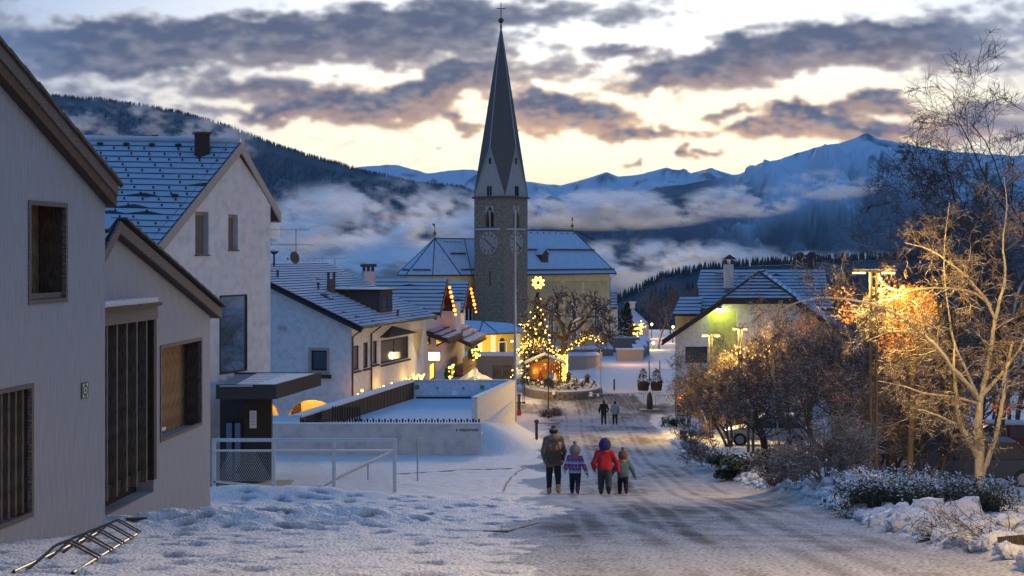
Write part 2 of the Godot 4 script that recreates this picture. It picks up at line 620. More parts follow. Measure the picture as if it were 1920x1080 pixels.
# ---------------------------------------------------------------- sky
var clouds := [  # place (photo-like angles), half sizes, weight, slope
	[500, 75, 430, 46, 1.25, 0.02], [150, 110, 230, 62, 1.0, 0.0], [110, 30, 120, 28, -0.5, 0.0], [760, 50, 190, 38, 0.8, 0.0], [980, 22, 300, 26, 0.75, 0.0],
	[480, 168, 190, 26, 0.95, 0.05], [120, 200, 200, 30, 0.5, 0.0], [250, 155, 160, 14, -0.5, 0.0], [620, 205, 150, 26, 0.85, -0.1], [800, 178, 125, 40, 1.25, -0.35], [560, 212, 90, 18, 0.8, -0.1],
	[900, 150, 110, 24, 0.5, 0.0], [860, 226, 34, 16, 0.9, 0.2], [1050, 212, 115, 34, 1.4, 0.1], [1210, 248, 75, 13, 0.95, 0.05], [1400, 120, 230, 38, 1.2, -0.16], [1620, 75, 260, 42, 1.2, -0.06],
	[1250, 150, 70, 16, 0.7, -0.3], [1150, 100, 120, 20, 0.4, 0.0], [1040, 130, 90, 18, 0.55, 0.0], [1380, 245, 65, 16, 0.85, -0.1], [1355, 215, 36, 9, 0.75, -0.2], [1540, 232, 120, 30, 1.25, 0.1], [1500, 205, 40, 20, 0.9, 0.0], [1640, 250, 110, 14, 0.8, 0.1],
	[1650, 192, 90, 17, 1.15, -0.03], [1850, 225, 140, 38, 0.85, -0.1], [1850, 120, 160, 40, 0.6, 0.0], [1294, 285, 17, 9, 1.0, 0.1], [1341, 288, 22, 7, 0.9, -0.1], [1172, 303, 20, 5, 0.8, 0.0], [834, 270, 14, 3, 0.7, 0.0],
	[400, 215, 120, 10, 0.5, 0.1], [1180, 96, 60, 14, 0.5, 0.0],
]


func sky_at(az: float, el: float) -> Color:
	var X := 960.0 + F * (tan(az) if absf(az) < 1.2 else 2.57 * signf(az))
	var Y := 480.0 - F * tan(minf(el, 1.5)) / maxf(cos(az), 0.36)
	var dir := Vector3(sin(az) * cos(el), sin(el), -cos(az) * cos(el))
	# air: bright gold over the mountains where the sun went down, blue dusk elsewhere
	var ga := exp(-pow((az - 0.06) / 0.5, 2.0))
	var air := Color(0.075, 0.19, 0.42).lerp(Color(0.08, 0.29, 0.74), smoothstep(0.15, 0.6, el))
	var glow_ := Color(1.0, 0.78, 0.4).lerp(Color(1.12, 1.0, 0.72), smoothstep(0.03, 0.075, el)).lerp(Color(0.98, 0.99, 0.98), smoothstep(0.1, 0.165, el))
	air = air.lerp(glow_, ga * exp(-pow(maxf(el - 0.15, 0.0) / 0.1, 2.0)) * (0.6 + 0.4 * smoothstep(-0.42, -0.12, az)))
	# clouds
	var wx := X + 52.0 * n_a.get_noise_2d(X * 0.3, Y * 0.7) + 16.0 * n_b.get_noise_2d(X * 0.9, Y * 1.8)
	var wy := Y + 24.0 * n_a.get_noise_2d(X * 0.3 + 500.0, Y * 0.7) + 9.0 * n_b.get_noise_2d(X * 0.9 + 99.0, Y * 1.8)
	var dens := 0.0
	var under := 0.0
	if absf(az) < 0.6 and el < 0.32:
		for q in clouds:
			var dx: float = (wx - q[0]) / q[2]
			if absf(dx) > 1.6: continue
			var dy: float = (wy - q[1] - q[5] * (wx - q[0])) / q[3]
			var r2 := dx * dx + dy * dy
			if r2 < 2.6:
				var w: float = q[4] * (1.0 - r2 / 2.6) * (1.0 - r2 / 2.6)
				dens += w
				under += w * dy
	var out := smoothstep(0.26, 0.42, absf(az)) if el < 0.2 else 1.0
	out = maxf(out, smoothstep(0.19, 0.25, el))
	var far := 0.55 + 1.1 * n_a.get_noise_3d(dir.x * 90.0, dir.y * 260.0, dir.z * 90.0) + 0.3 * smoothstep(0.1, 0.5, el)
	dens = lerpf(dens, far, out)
	var fb := n_a.get_noise_2d(X * 0.6, Y * 1.7)
	var fc := n_a.get_noise_2d(X * 1.6 + 700.0, Y * 4.2)
	dens += (0.42 * fb + 0.2 * fc) * (1.0 - 0.7 * out)
	dens -= 0.05
	var alpha := smoothstep(0.1, 0.44, dens)
	var thick := smoothstep(0.22, 0.8, dens)
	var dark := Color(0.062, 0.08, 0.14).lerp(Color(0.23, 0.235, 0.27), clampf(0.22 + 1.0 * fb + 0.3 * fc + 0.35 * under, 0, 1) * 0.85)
	# the sun below lights fringes and undersides of the low ones
	var warm := ga * smoothstep(0.17, 0.07, el) * smoothstep(-0.3, -0.1, az)
	var edge := Color(0.46, 0.47, 0.5).lerp(Color(0.72, 0.42, 0.2), warm)
	dark = dark.lerp(Color(0.55, 0.33, 0.2), warm * clampf(0.3 + 1.0 * under + 0.9 * fc - 0.2 * fb, 0.0, 0.8))
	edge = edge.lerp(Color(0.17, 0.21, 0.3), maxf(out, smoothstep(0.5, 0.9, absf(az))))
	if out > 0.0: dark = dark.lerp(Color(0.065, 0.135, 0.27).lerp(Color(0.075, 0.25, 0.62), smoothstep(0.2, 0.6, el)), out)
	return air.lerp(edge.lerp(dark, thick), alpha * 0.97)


func build_sky() -> ImageTexture:
	var W := 4096
	var H := 2048
	var small := Image.create_empty(512, 256, false, Image.FORMAT_RGBF)
	for j in 256:
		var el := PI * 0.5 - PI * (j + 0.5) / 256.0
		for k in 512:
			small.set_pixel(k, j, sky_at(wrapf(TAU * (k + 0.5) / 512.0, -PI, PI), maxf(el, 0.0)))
	small.resize(W, H, Image.INTERPOLATE_CUBIC)
	var k0 := int(W * 0.42 / TAU)
	var j0 := int(H * (0.5 - 0.225 / PI))
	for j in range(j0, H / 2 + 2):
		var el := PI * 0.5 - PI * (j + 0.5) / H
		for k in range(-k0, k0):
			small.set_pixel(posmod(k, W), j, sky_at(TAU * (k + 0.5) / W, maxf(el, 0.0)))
	return ImageTexture.create_from_image(small)


# ---------------------------------------------------------------- mountains and forest
func ridge_y(x: float, line: Array) -> float:
	return along(x, line)


func mountain(called: String, label: String, line: Array, d_top: float, d_foot: float, y_foot: float, rough: float, rows: int, cols: int, style: int) -> G:
	var g := G.new()
	var x0: float = line[0].x
	var x1: float = line[-1].x
	for r in rows + 4:
		var t := float(r - 3) / rows  # below zero: the far side
		for k in cols + 1:
			var px := lerpf(x0, x1, float(k) / cols)
			var top := P(px, ridge_y(px, line), d_top)
			var tt := maxf(t, 0.0)
			var d := lerpf(d_top, d_foot, tt) if t >= 0.0 else d_top * (1.0 - t * 3.0)
			var x := top.x * lerpf(1.0, d / d_top, 0.75) if t >= 0.0 else top.x
			var prof := 1.0 - pow(tt, 0.85)
			if t < 0.0: prof = 1.0 + t * 4.0
			var y := lerpf(y_foot, top.y, prof)
			var gully := n_a.get_noise_2d(x / d_top * 900.0, d / d_top * 240.0 + style * 300.0)
			var fine := n_b.get_noise_2d(x / d_top * 2600.0, d / d_top * 900.0)
			var amp := rough * smoothstep(0.0, 0.12, tt) * (1.0 - 0.5 * tt)
			var rib := 1.0 - 2.0 * absf(n_a.get_noise_2d(x / d_top * 1500.0 + 77.0, d / d_top * 330.0))
			y += amp * (gully * 1.2 + fine * 0.3 + (0.55 * rib if style == 2 else 0.0)) + rough * 0.06 * fine
			var p := Vector3(x, y, -d)
			var col: Color
			if style == 0:  # wooded hill dusted with snow
				var m := clampf(0.45 + 0.8 * fine + 0.4 * gully, 0, 1)
				col = Color(0.028, 0.034, 0.036).lerp(Color(0.14, 0.148, 0.155), m * 0.6)
			elif style == 1:  # far snowy range
				col = Color(0.46, 0.49, 0.54).lerp(Color(0.08, 0.1, 0.11), smoothstep(0.15, 0.5, fine + 0.5 * gully))
			else:  # peak: snow above, rock ribs, forest below the tree line
				var hi := smoothstep(y_foot + (top.y - y_foot) * 0.6, y_foot + (top.y - y_foot) * 0.84, y + rough * 0.9 * gully)
				if px < 1420.0: hi *= smoothstep(1300.0, 1420.0, px)
				var sn := Color(0.48, 0.51, 0.56).lerp(Color(0.06, 0.1, 0.11), smoothstep(0.1, 0.3, fine * 0.8 - gully * 0.5 - 0.25 * rib))
				var fo := Color(0.035, 0.042, 0.044).lerp(Color(0.2, 0.21, 0.22), clampf(0.35 + fine * 0.9, 0, 1) * 0.55)
				col = fo.lerp(sn, hi)
			g.col = col
			g.vert(p, Vector3.UP)
	for r in rows + 3:
		for k in cols:
			var q := r * (cols + 1) + k
			g.i.append_array(PackedInt32Array([q, q + 1, q + cols + 1, q + 1, q + cols + 2, q + cols + 1]))
	for r in rows + 4:
		for k in cols + 1:
			var q := r * (cols + 1) + k
			var a := g.v[r * (cols + 1) + maxi(k - 1, 0)]
			var b := g.v[r * (cols + 1) + mini(k + 1, cols)]
			var e := g.v[maxi(r - 1, 0) * (cols + 1) + k]
			var f := g.v[mini(r + 1, rows + 3) * (cols + 1) + k]
			var nn := (b - a).cross(e - f).normalized()
			g.n[q] = nn if nn.y >= 0.0 else -nn
	tag(put(called, g, M.far_rock), label, "", "", "structure")
	return g


func forest(called: String, label: String, g: G, cols: int, first_row: int, last_row: int, count: int, size: float, ridge_share: float) -> void:
	var t := G.new()
	for k in 3:
		t.col = Color(0.03, 0.037, 0.035) if k < 2 else Color(0.05, 0.055, 0.055)
		t.lathe(Transform3D(Basis(), Vector3(0, 0.08 + 0.26 * k, 0)), [Vector2(0.2 - 0.055 * k, 0), Vector2(0.0, 0.46)], 5)
		t.col = Color(0.1, 0.108, 0.115)
		t.lathe(Transform3D(Basis(Vector3.UP, 0.7), Vector3(0.01, 0.1 + 0.26 * k, 0)), [Vector2(0.15 - 0.045 * k, 0.06), Vector2(0.0, 0.46)], 3)
	var mm := MultiMesh.new()
	mm.transform_format = MultiMesh.TRANSFORM_3D
	mm.mesh = t.mesh()
	mm.mesh.surface_set_material(0, M.far_trees)
	mm.instance_count = count
	for k in count:
		var r := rng.randi_range(first_row, last_row) if rng.randf() > ridge_share else 3
		var a := rng.randi_range(0, cols - 1)
		var q := r * (cols + 1) + a
		var f := rng.randf()
		var p := g.v[q].lerp(g.v[q + 1], f)
		if r != 3: p = p.lerp(g.v[mini(q + cols + 1, g.v.size() - 1)], rng.randf())
		var s := size * rng.randf_range(0.6, 1.25)
		mm.set_instance_transform(k, Transform3D(Basis(Vector3.UP, rng.randf() * TAU).scaled(Vector3(s * rng.randf_range(0.8, 1.2), s, s)), p - Vector3.UP * s * 0.05))
	var o := MultiMeshInstance3D.new()
	o.name = called
	o.multimesh = mm
	add_child(o)
	tag(o, label, "", "", "stuff")


# a bank of low cloud: a lumpy closed shell that thins out to nothing towards its rim
func low_cloud(label: String, at: Vector3, r: Vector3, thick: float, seed_: float, base: float) -> void:
	var g := G.new()
	var nu := 150
	var nv := 60
	for side in [1.0, -1.0]:
		var first := g.v.size()
		for j in nv + 1:
			for k in nu + 1:
				var a := -1.0 + 2.0 * k / nu
				var b := -1.0 + 2.0 * j / nv
				var x := a * sqrt(1.0 - 0.5 * b * b)
				var y := b * sqrt(1.0 - 0.5 * a * a)
				var q := minf(x * x + y * y, 1.0)
				var sx := x * r.x
				var sy := y * r.y
				var puff := n_a.get_noise_3d(sx * 0.55 + seed_, sy * 0.9, side * 40.0)
				var wisp := n_a.get_noise_3d(sx * 1.6 + seed_ + 200.0, sy * 3.4 + sx * 0.3, side * 90.0)
				var bulge := sqrt(maxf(1.0 - q, 0.0)) * (1.0 + 0.5 * puff)
				var p := at + Vector3(sx, sy * (1.0 + 0.12 * puff), side * bulge * r.z)
				var al := 0.42 + 1.5 * puff + 0.75 * wisp - y * 0.45 + base * (0.25 + smoothstep(0.1, -0.6, y))
				g.col = Color(0.97, 0.97, 0.98, thick * smoothstep(0.0, 0.9, al) * (1.0 - smoothstep(0.35, 0.98, q + 0.35 * puff)))
				g.vert(p, Vector3(x * 0.3, 0.95 + 0.9 * puff + 0.4 * wisp, side * (0.2 + 0.7 * bulge)).normalized())
		for j in nv:
			for k in nu:
				var q := first + j * (nu + 1) + k
				if side > 0.0: g.i.append_array(PackedInt32Array([q, q + nu + 1, q + 1, q + 1, q + nu + 1, q + nu + 2]))
				else: g.i.append_array(PackedInt32Array([q, q + 1, q + nu + 1, q + 1, q + nu + 2, q + nu + 1]))
	tag(put("low_cloud", g, M.mist), label, "", "", "stuff")


func build_far() -> void:
	var hill := mountain("hill", "wooded mountain ridge dusted with snow behind the houses", [Vector2(-900, 330), Vector2(-300, 220), Vector2(0, 186), Vector2(95, 182), Vector2(200, 190), Vector2(330, 210), Vector2(430, 240), Vector2(520, 275), Vector2(600, 300), Vector2(690, 325), Vector2(780, 345), Vector2(860, 352), Vector2(960, 385), Vector2(1050, 420), Vector2(1150, 470)], 3600.0, 1500.0, -330.0, 60.0, 46, 160, 0)
	forest("hillside_forest", "snow-dusted conifers on the ridge behind the big white house", hill, 160, 3, 34, 42000, 9.0, 0.06)
	mountain("mountains", "far snowy mountain range under the bright sky", [Vector2(560, 330), Vector2(690, 311), Vector2(745, 309), Vector2(800, 325), Vector2(850, 319), Vector2(890, 318), Vector2(940, 335), Vector2(1000, 342), Vector2(1050, 348), Vector2(1090, 338), Vector2(1137, 323), Vector2(1160, 331), Vector2(1200, 326), Vector2(1250, 314), Vector2(1290, 325), Vector2(1335, 315), Vector2(1370, 327), Vector2(1500, 320), Vector2(1650, 318)], 9000.0, 6500.0, 60.0, 130.0, 26, 220, 1)
	mountain("mountains", "snow-topped mountain with a sharp summit and wooded flanks", [Vector2(1030, 420), Vector2(1100, 395), Vector2(1230, 352), Vector2(1300, 342), Vector2(1380, 328), Vector2(1430, 305), Vector2(1470, 295), Vector2(1540, 275), Vector2(1590, 263), Vector2(1625, 252), Vector2(1650, 262), Vector2(1672, 264), Vector2(1720, 275), Vector2(1800, 285), Vector2(1900, 292), Vector2(2100, 280), Vector2(2500, 300)], 5200.0, 2300.0, -420.0, 120.0, 60, 190, 2)
	var knoll := mountain("hill", "low wooded knoll below the village beside the tiled roofs", [Vector2(1080, 640), Vector2(1150, 570), Vector2(1200, 545), Vector2(1250, 522), Vector2(1300, 512), Vector2(1400, 500), Vector2(1600, 490), Vector2(1900, 486)], 1050.0, 640.0, -120.0, 9.0, 20, 90, 0)
	forest("knoll_forest", "dark conifers on the low knoll beyond the church", knoll, 90, 3, 20, 5200, 6.5, 0.1)
	# mist in the valley: below the hill, behind the church, above the roofs
	var banks := [[720, 440, 330, 120, 1330, 0.92, "pale mist rolling below the wooded ridge behind the church", 0.6], [640, 505, 420, 60, 1240, 1.0, "bright mist lying behind the tiled roofs", 1.3], [1130, 392, 260, 44, 1560, 0.85, "long level mist band beyond the nave ridge", 0.25], [1390, 376, 130, 36, 1960, 0.75, "small mist puff under the summit", 0.0], [1230, 505, 330, 66, 1480, 1.0, "bright mist between the nave's far end and the tiled roof", 1.0], [1560, 505, 380, 40, 1850, 0.8, "mist behind the bare trees", 0.4], [1560, 345, 110, 34, 2140, 0.4, "faint mist wisp on the mountain's snowy flank", 0.0], [260, 255, 270, 80, 2250, 0.42, "thin smoke-like mist over the wooded ridge", 0.0]]
	for k in banks.size():
		var q: Array = banks[k]
		var d: float = q[4]
		low_cloud(q[6], P(q[0], q[1], d), Vector3(q[2], q[3], q[2] * 0.3) / F * d, q[5], 31.0 * k, q[7])


# ---------------------------------------------------------------- the scene
func _ready() -> void:
	rng.seed = 20
	for q in [[n_a, 11, 0.02, 5], [n_b, 23, 0.02, 4], [n_c, 37, 0.02, 2]]:
		var f: FastNoiseLite = q[0]
		f.seed = q[1]
		f.frequency = q[2]
		f.fractal_octaves = q[3]
		f.noise_type = FastNoiseLite.TYPE_SIMPLEX_SMOOTH
	var cam := Camera3D.new()
	cam.name = "camera"
	add_child(cam)
	cam.projection = Camera3D.PROJECTION_FRUSTUM
	cam.near = 0.2
	cam.far = 40000.0
	cam.size = 1080.0 / F * cam.near
	cam.frustum_offset = Vector2(0, -60.0 / F * cam.near)
	cam.current = true
	var e := Environment.new()
	e.background_mode = Environment.BG_SKY
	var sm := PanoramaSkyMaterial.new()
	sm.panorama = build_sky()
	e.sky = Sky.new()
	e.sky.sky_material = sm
	e.background_energy_multiplier = 1.0
	e.tonemap_mode = Environment.TONE_MAPPER_LINEAR
	e.tonemap_exposure = 1.4
	e.fog_enabled = true
	e.fog_density = 0.00003
	e.fog_light_color = Color(0.66, 0.82, 1.0)
	e.volumetric_fog_enabled = true
	e.volumetric_fog_density = 0.0
	e.sdfgi_enabled = true
	e.ssao_enabled = true
	e.ssil_enabled = true
	var we := WorldEnvironment.new()
	we.name = "environment"
	we.environment = e
	add_child(we)
	var sun := DirectionalLight3D.new()
	sun.name = "sun"
	sun.light_energy = 0.6
	sun.light_color = Color(1.0, 0.9, 0.75)
	sun.light_angular_distance = 12.0
	sun.shadow_enabled = true
	add_child(sun)
	sun.basis = Basis.looking_at(Vector3(-0.06, -0.13, 1.0))
	make_materials()
	build_ground()
	build_far()
	build_all()


# ---------------------------------------------------------------- building helpers
func on_wall(a: Vector3, u: Vector3, px: float, py: float) -> Vector2:  # where a sight line meets the upright plane through a along u
	var rx := (px - 960.0) / F
	# a.x + s*u.x = t*rx ; a.z + s*u.z = -t
	var s := (-a.z * rx - a.x) / (u.x + u.z * rx)
	var t := -(a.z + s * u.z)
	return Vector2(s, t * (480.0 - py) / F)


func hole(a: Vector3, u: Vector3, x0: float, y0: float, x1: float, y1: float) -> Rect2:  # a level opening whose middle heights follow the given corners
	var p := on_wall(a, u, x0, y0)
	var q := on_wall(a, u, x1, y0)
	var r := on_wall(a, u, x0, y1)
	var s := on_wall(a, u, x1, y1)
	var top := (p.y + q.y) * 0.5
	var low := (r.y + s.y) * 0.5
	return Rect2(p.x, low, q.x - p.x, top - low)


func top_at(u: float, tops: Array) -> float:
	for k in tops.size() - 1:
		if u <= tops[k + 1].x + 1e-5:
			return lerpf(tops[k].y, tops[k + 1].y, clampf((u - tops[k].x) / maxf(tops[k + 1].x - tops[k].x, 1e-5), 0, 1))
	return tops[-1].y


func wall_panel(g: G, a: Vector3, u: Vector3, tops: Array, y0: float, holes: Array, deep := 0.25) -> void:
	var nn := u.cross(Vector3.UP)
	var cuts := []
	for t in tops: cuts.append(t.x)
	for h: Rect2 in holes:
		cuts.append(h.position.x)
		cuts.append(h.end.x)
	cuts.sort()
	var at := func(s: float, y: float) -> Vector3: return Vector3(a.x + u.x * s, y, a.z + u.z * s)
	for k in cuts.size() - 1:
		var s0: float = cuts[k]
		var s1: float = cuts[k + 1]
		if s1 - s0 < 1e-4: continue
		var mid := (s0 + s1) * 0.5
		var hs := []
		for h: Rect2 in holes:
			if mid > h.position.x and mid < h.end.x: hs.append(h)
		hs.sort_custom(func(p, q): return p.position.y < q.position.y)
		var lo := y0
		for h: Rect2 in hs:
			if h.position.y > lo + 0.001:
				g.quad(at.call(s0, lo), at.call(s1, lo), at.call(s1, h.position.y), at.call(s0, h.position.y))
			lo = h.end.y
		g.quad(at.call(s0, lo), at.call(s1, lo), at.call(s1, top_at(s1, tops)), at.call(s0, top_at(s0, tops)))
	for h: Rect2 in holes:
		var i := -nn * deep
		var p: Vector3 = at.call(h.position.x, h.position.y)
		var q: Vector3 = at.call(h.end.x, h.position.y)
		var r: Vector3 = at.call(h.end.x, h.end.y)
		var s: Vector3 = at.call(h.position.x, h.end.y)
		g.quad(p, p + i, q + i, q)
		g.quad(r, r + i, s + i, s)
		g.quad(q, q + i, r + i, r)
		g.quad(s, s + i, p + i, p)


func frame(called: String, a: Vector3, u: Vector3, h: Rect2, w: float, out: float, deep: float, m: Material, parent: Node) -> Node3D:  # four bars round an opening
	var nn := u.cross(Vector3.UP)
	var g := G.new()
	var c := Vector3(a.x, 0, a.z) + nn * (out - deep * 0.5)
	var b := Basis(u, Vector3.UP, nn)
	var p := h.position
	var e := h.end
	g.box(Transform3D(b, c + u * (p.x + h.size.x * 0.5) + Vector3.UP * (p.y - w * 0.5)), Vector3(h.size.x + 2 * w, w, deep))
	g.box(Transform3D(b, c + u * (p.x + h.size.x * 0.5) + Vector3.UP * (e.y + w * 0.5)), Vector3(h.size.x + 2 * w, w, deep))
	g.box(Transform3D(b, c + u * (p.x - w * 0.5) + Vector3.UP * (p.y + h.size.y * 0.5)), Vector3(w, h.size.y - 0.002, deep))
	g.box(Transform3D(b, c + u * (e.x + w * 0.5) + Vector3.UP * (p.y + h.size.y * 0.5)), Vector3(w, h.size.y - 0.002, deep))
	return put(called, g, m, parent)


func sheet(called: String, a: Vector3, u: Vector3, h: Rect2, out: float, thick: float, m: Material, parent: Node) -> MeshInstance3D:
	var nn := u.cross(Vector3.UP)
	var g := G.new()
	g.box(Transform3D(Basis(u, Vector3.UP, nn), Vector3(a.x, 0, a.z) + u * (h.position.x + h.size.x * 0.5) + Vector3.UP * (h.position.y + h.size.y * 0.5) + nn * (out - thick * 0.5)), Vector3(h.size.x, h.size.y, thick))
	return put(called, g, m, parent)


func window_in(a: Vector3, u: Vector3, h: Rect2, inset: float, fm: Material, gm: Material, parent: Node, bars := 1, w := 0.06) -> Node3D:
	var win := frame("window", a, u, Rect2(h.position + Vector2(w, w), h.size - Vector2(w, w) * 2.0), w - 0.003, -inset + 0.05, 0.06, fm, parent)
	var inner := Rect2(h.position + Vector2(w, w), h.size - Vector2(w, w) * 2.0)
	for k in bars + 1:
		var wd := inner.size.x / (bars + 1)
		sheet("pane", a, u, Rect2(inner.position.x + wd * k + 0.012, inner.position.y, wd - 0.024, inner.size.y), -inset + 0.02, 0.015, gm, win)
	for k in bars:
		sheet("mullion", a, u, Rect2(inner.position.x + inner.size.x * (k + 1) / (bars + 1) - 0.03, inner.position.y, 0.06, inner.size.y), -inset + 0.045, 0.05, fm, win)
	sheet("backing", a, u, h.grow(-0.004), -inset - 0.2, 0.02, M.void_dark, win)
	return win


func course(g: G, l0: Vector3, r0: Vector3, l1: Vector3, r1: Vector3, nn: Vector3, lift: float, bare: float, dark: Color) -> void:
	var steps := clampi(int((r0 - l0).length() / 0.5), 2, 60)
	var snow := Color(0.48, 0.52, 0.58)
	var prev := rng.randf_range(0.6, 1.4) * bare
	for k in steps:
		var t0 := float(k) / steps
		var t1 := float(k + 1) / steps
		var a := l0.lerp(r0, t0) + nn * lift
		var b := l0.lerp(r0, t1) + nn * lift
		var c := l1.lerp(r1, t1) + nn * lift * 0.15
		var d := l1.lerp(r1, t0) + nn * lift * 0.15
		var now := rng.randf_range(0.4, 1.6) * bare
		if rng.randf() < 0.035: now = rng.randf_range(0.3, 0.75)
		var m0 := a.lerp(d, prev)
		var m1 := b.lerp(c, now)
		g.col = dark
		g.quad(a - nn * lift * 1.2, b - nn * lift * 1.2, b, a)
		g.quad(a, b, m1, m0)
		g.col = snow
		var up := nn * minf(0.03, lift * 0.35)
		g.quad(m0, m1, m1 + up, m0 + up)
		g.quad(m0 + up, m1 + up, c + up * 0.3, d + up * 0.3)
		prev = now
	g.col = dark
	g.quad(l0 - nn * lift * 0.2, l0 + nn * lift, l1 + nn * lift * 0.15, l1 - nn * 0.05)
	g.quad(r0 + nn * lift, r0 - nn * lift * 0.2, r1 - nn * 0.05, r1 + nn * lift * 0.15)


# a roof face from its eave (a0 to a1, seen from outside left to right) up to its ridge (b0 to b1), in n rows of snowed tiles
func roof_face(parent: Node, a0: Vector3, a1: Vector3, b0: Vector3, b1: Vector3, n: int, single: bool, lift := 0.05, bare := 0.07, dark := Color(0.045, 0.04, 0.042)) -> void:
	var nn := (a1 - a0).cross(((b0 + b1) - (a0 + a1)) * 0.5).normalized()
	var g := G.new()
	var s := G.new()
	var lo := -nn * 0.03
	s.slab([a0 + lo, b0 + lo, b1 + lo, a1 + lo], -nn * 0.12)
	put("roof_boards", s, M.wood_dark, parent)
	for k in n:
		var t0 := float(k) / n
		var t1 := float(k + 1) / n
		course(g, a0.lerp(b0, t0), a1.lerp(b1, t0), a0.lerp(b0, t1), a1.lerp(b1, t1), nn, lift, bare, dark)
		if single:
			put("tile", g, M.roof_tiles, parent)
			g = G.new()
	if not single:
		var o := put("tiles", g, M.roof_tiles, parent)
		o.set_meta("kind", "stuff")


func text_on(called: String, words: String, size: float, at: Vector3, basis: Basis, m: Material, parent: Node = self, depth := 0.012, bold := false) -> MeshInstance3D:
	var t := TextMesh.new()
	var f := SystemFont.new()
	f.font_names = PackedStringArray(["Droid Sans"])
	if bold: f.font_weight = 700
	t.font = f
	t.text = words
	t.font_size = 32
	t.pixel_size = size / 32.0
	t.depth = depth
	t.curve_step = 2.0
	return place(called, t, m, Transform3D(basis, at), parent)


# ---------------------------------------------------------------- the nearest house, with the slatted windows
func build_house_one() -> void:
	var u := Vector3(0.13, 0, -1.0).normalized()
	var a := Vector3(-4.989 - 0.13 * 9.0, 0, -8.0)
	var nn := u.cross(Vector3.UP)
	var end := on_wall(a, u, 197, 480).x
	var h := thing("house", "pale board-marked concrete house with slatted window, nearest to the camera", "house", Vector3(a.x, -2.3, a.z))
	var w1 := hole(a, u, 53, 379, 125, 568)
	var w2 := hole(a, u, -14, 726, 61, 982)
	var e0 := on_wall(a + nn * 0.09, u, 0, 142)
	var e1 := on_wall(a + nn * 0.09, u, 193, 363)
	var sl := (e1.y - e0.y) / (e1.x - e0.x)
	var line := func(s: float) -> float: return e0.y + sl * (s - e0.x)
	var g := G.new()
	wall_panel(g, a, u, [Vector2(-1.0, line.call(-1.0)), Vector2(end, line.call(end))], -4.6, [w1, w2], 0.36)
	var c := a + u * end
	var back := -nn * 9.0
	g.quad(Vector3(c.x, -4.6, c.z), Vector3(c.x, -4.6, c.z) + back, Vector3(c.x, line.call(end), c.z) + back, Vector3(c.x, line.call(end), c.z))
	put("wall", g, M.concrete, h)
	# the recesses: wooden far jamb, amber blind behind
	for w: Rect2 in [w1, w2]:
		var win := frame("window", a, u, Rect2(w.position + Vector2(0.045, 0.045), w.size - Vector2(0.09, 0.09)), 0.05, 0.015, 0.05, M.wood_grey, h)
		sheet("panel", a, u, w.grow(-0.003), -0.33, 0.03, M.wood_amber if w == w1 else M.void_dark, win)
		var j := G.new()
		j.box(Transform3D(Basis(u, Vector3.UP, nn), Vector3(a.x, 0, a.z) + u * (w.end.x - 0.02) + Vector3.UP * (w.position.y + w.size.y * 0.5) - nn * 0.18), Vector3(0.02, w.size.y - 0.01, 0.28))
		put("jamb", j, M.wood_brown, win)
		if w == w1:
			sheet("sill", a, u, Rect2(w.position.x + 0.06, w.position.y + 0.05, w.size.x - 0.1, 0.06), -0.03, 0.06, M.wood_grey, win)
		else:
			var k := 0
			var s := w.end.x - 0.16
			while s > w.position.x + 0.05:
				sheet("slat", a, u, Rect2(s, w.position.y + 0.06, 0.045, w.size.y - 0.12), -0.04, 0.13, M.wood_slat, win)
				s -= 0.155
	# roof with its verge
	var r := thing_part("roof", h)
	var p0 := -1.0
	var p1 := end + 0.06
	var at := func(s: float, up: float, out: float) -> Vector3: return Vector3(a.x, 0, a.z) + u * s + Vector3.UP * (line.call(s) + up) + nn * out
	var sg := G.new()
	sg.slab([at.call(p0, 0.02, 0.09), at.call(p1, 0.02, 0.09), at.call(p1, 0.02, -9.0), at.call(p0, 0.02, -9.0)], Vector3.UP * 0.1)
	put("soffit", sg, M.wood_brown, r)
	var fg := G.new()
	fg.slab([at.call(p0, 0.13, 0.095), at.call(p1 + 0.02, 0.13, 0.095), at.call(p1 + 0.02, 0.27, 0.095), at.call(p0, 0.27, 0.095)], nn * 0.045)
	put("verge_board", fg, M.wood_grey, r)
	fg = G.new()
	fg.slab([at.call(p0, 0.0, 0.093), at.call(p1 + 0.02, 0.0, 0.093), at.call(p1 + 0.02, 0.128, 0.093), at.call(p0, 0.128, 0.093)], nn * 0.025)
	put("lower_verge_board", fg, M.wood_brown, r)
	var eg := G.new()
	eg.slab([at.call(p1 + 0.02, 0.0, 0.09), at.call(p1 + 0.02, 0.0, -9.0), at.call(p1 + 0.02, 0.2, -9.0), at.call(p1 + 0.02, 0.2, 0.09)], u * 0.04)
	put("eave_board", eg, M.wood_grey, r)
	var tg := G.new()
	tg.slab([at.call(p0, 0.14, 0.09), at.call(p1 - 0.02, 0.14, 0.09), at.call(p1 - 0.02, 0.12, -9.0), at.call(p0, 0.12, -9.0)], Vector3.UP * 0.12)
	put("roof_boards", tg, M.tile_dark, r)
	var s := p1 + 0.06
	while s > p0 + 0.3:
		var t := G.new()
		var jit := rng.randf_range(-0.01, 0.01)
		t.bar(at.call(s, 0.29, 0.06 + jit), at.call(s - 0.36, 0.305, 0.06 + jit), 0.24, 0.035)
		put("tile", t, M.tile_brown, r)
		s -= 0.31
	# the green and white assembly sign
	var sp := hole(a, u, 151.5, 717, 164, 747)
	var sign := thing("safety_sign", "small dark green sign with a white emblem on the concrete wall", "sign", Vector3(a.x, 0, a.z) + u * sp.position.x + Vector3.UP * sp.position.y + nn * 0.002)
	sheet("plate", a, u, sp, 0.014, 0.012, M.green_dark, sign)
	var cx := sp.position.x + sp.size.x * 0.5
	var cy := sp.position.y + sp.size.y * 0.5
	var em := G.new()
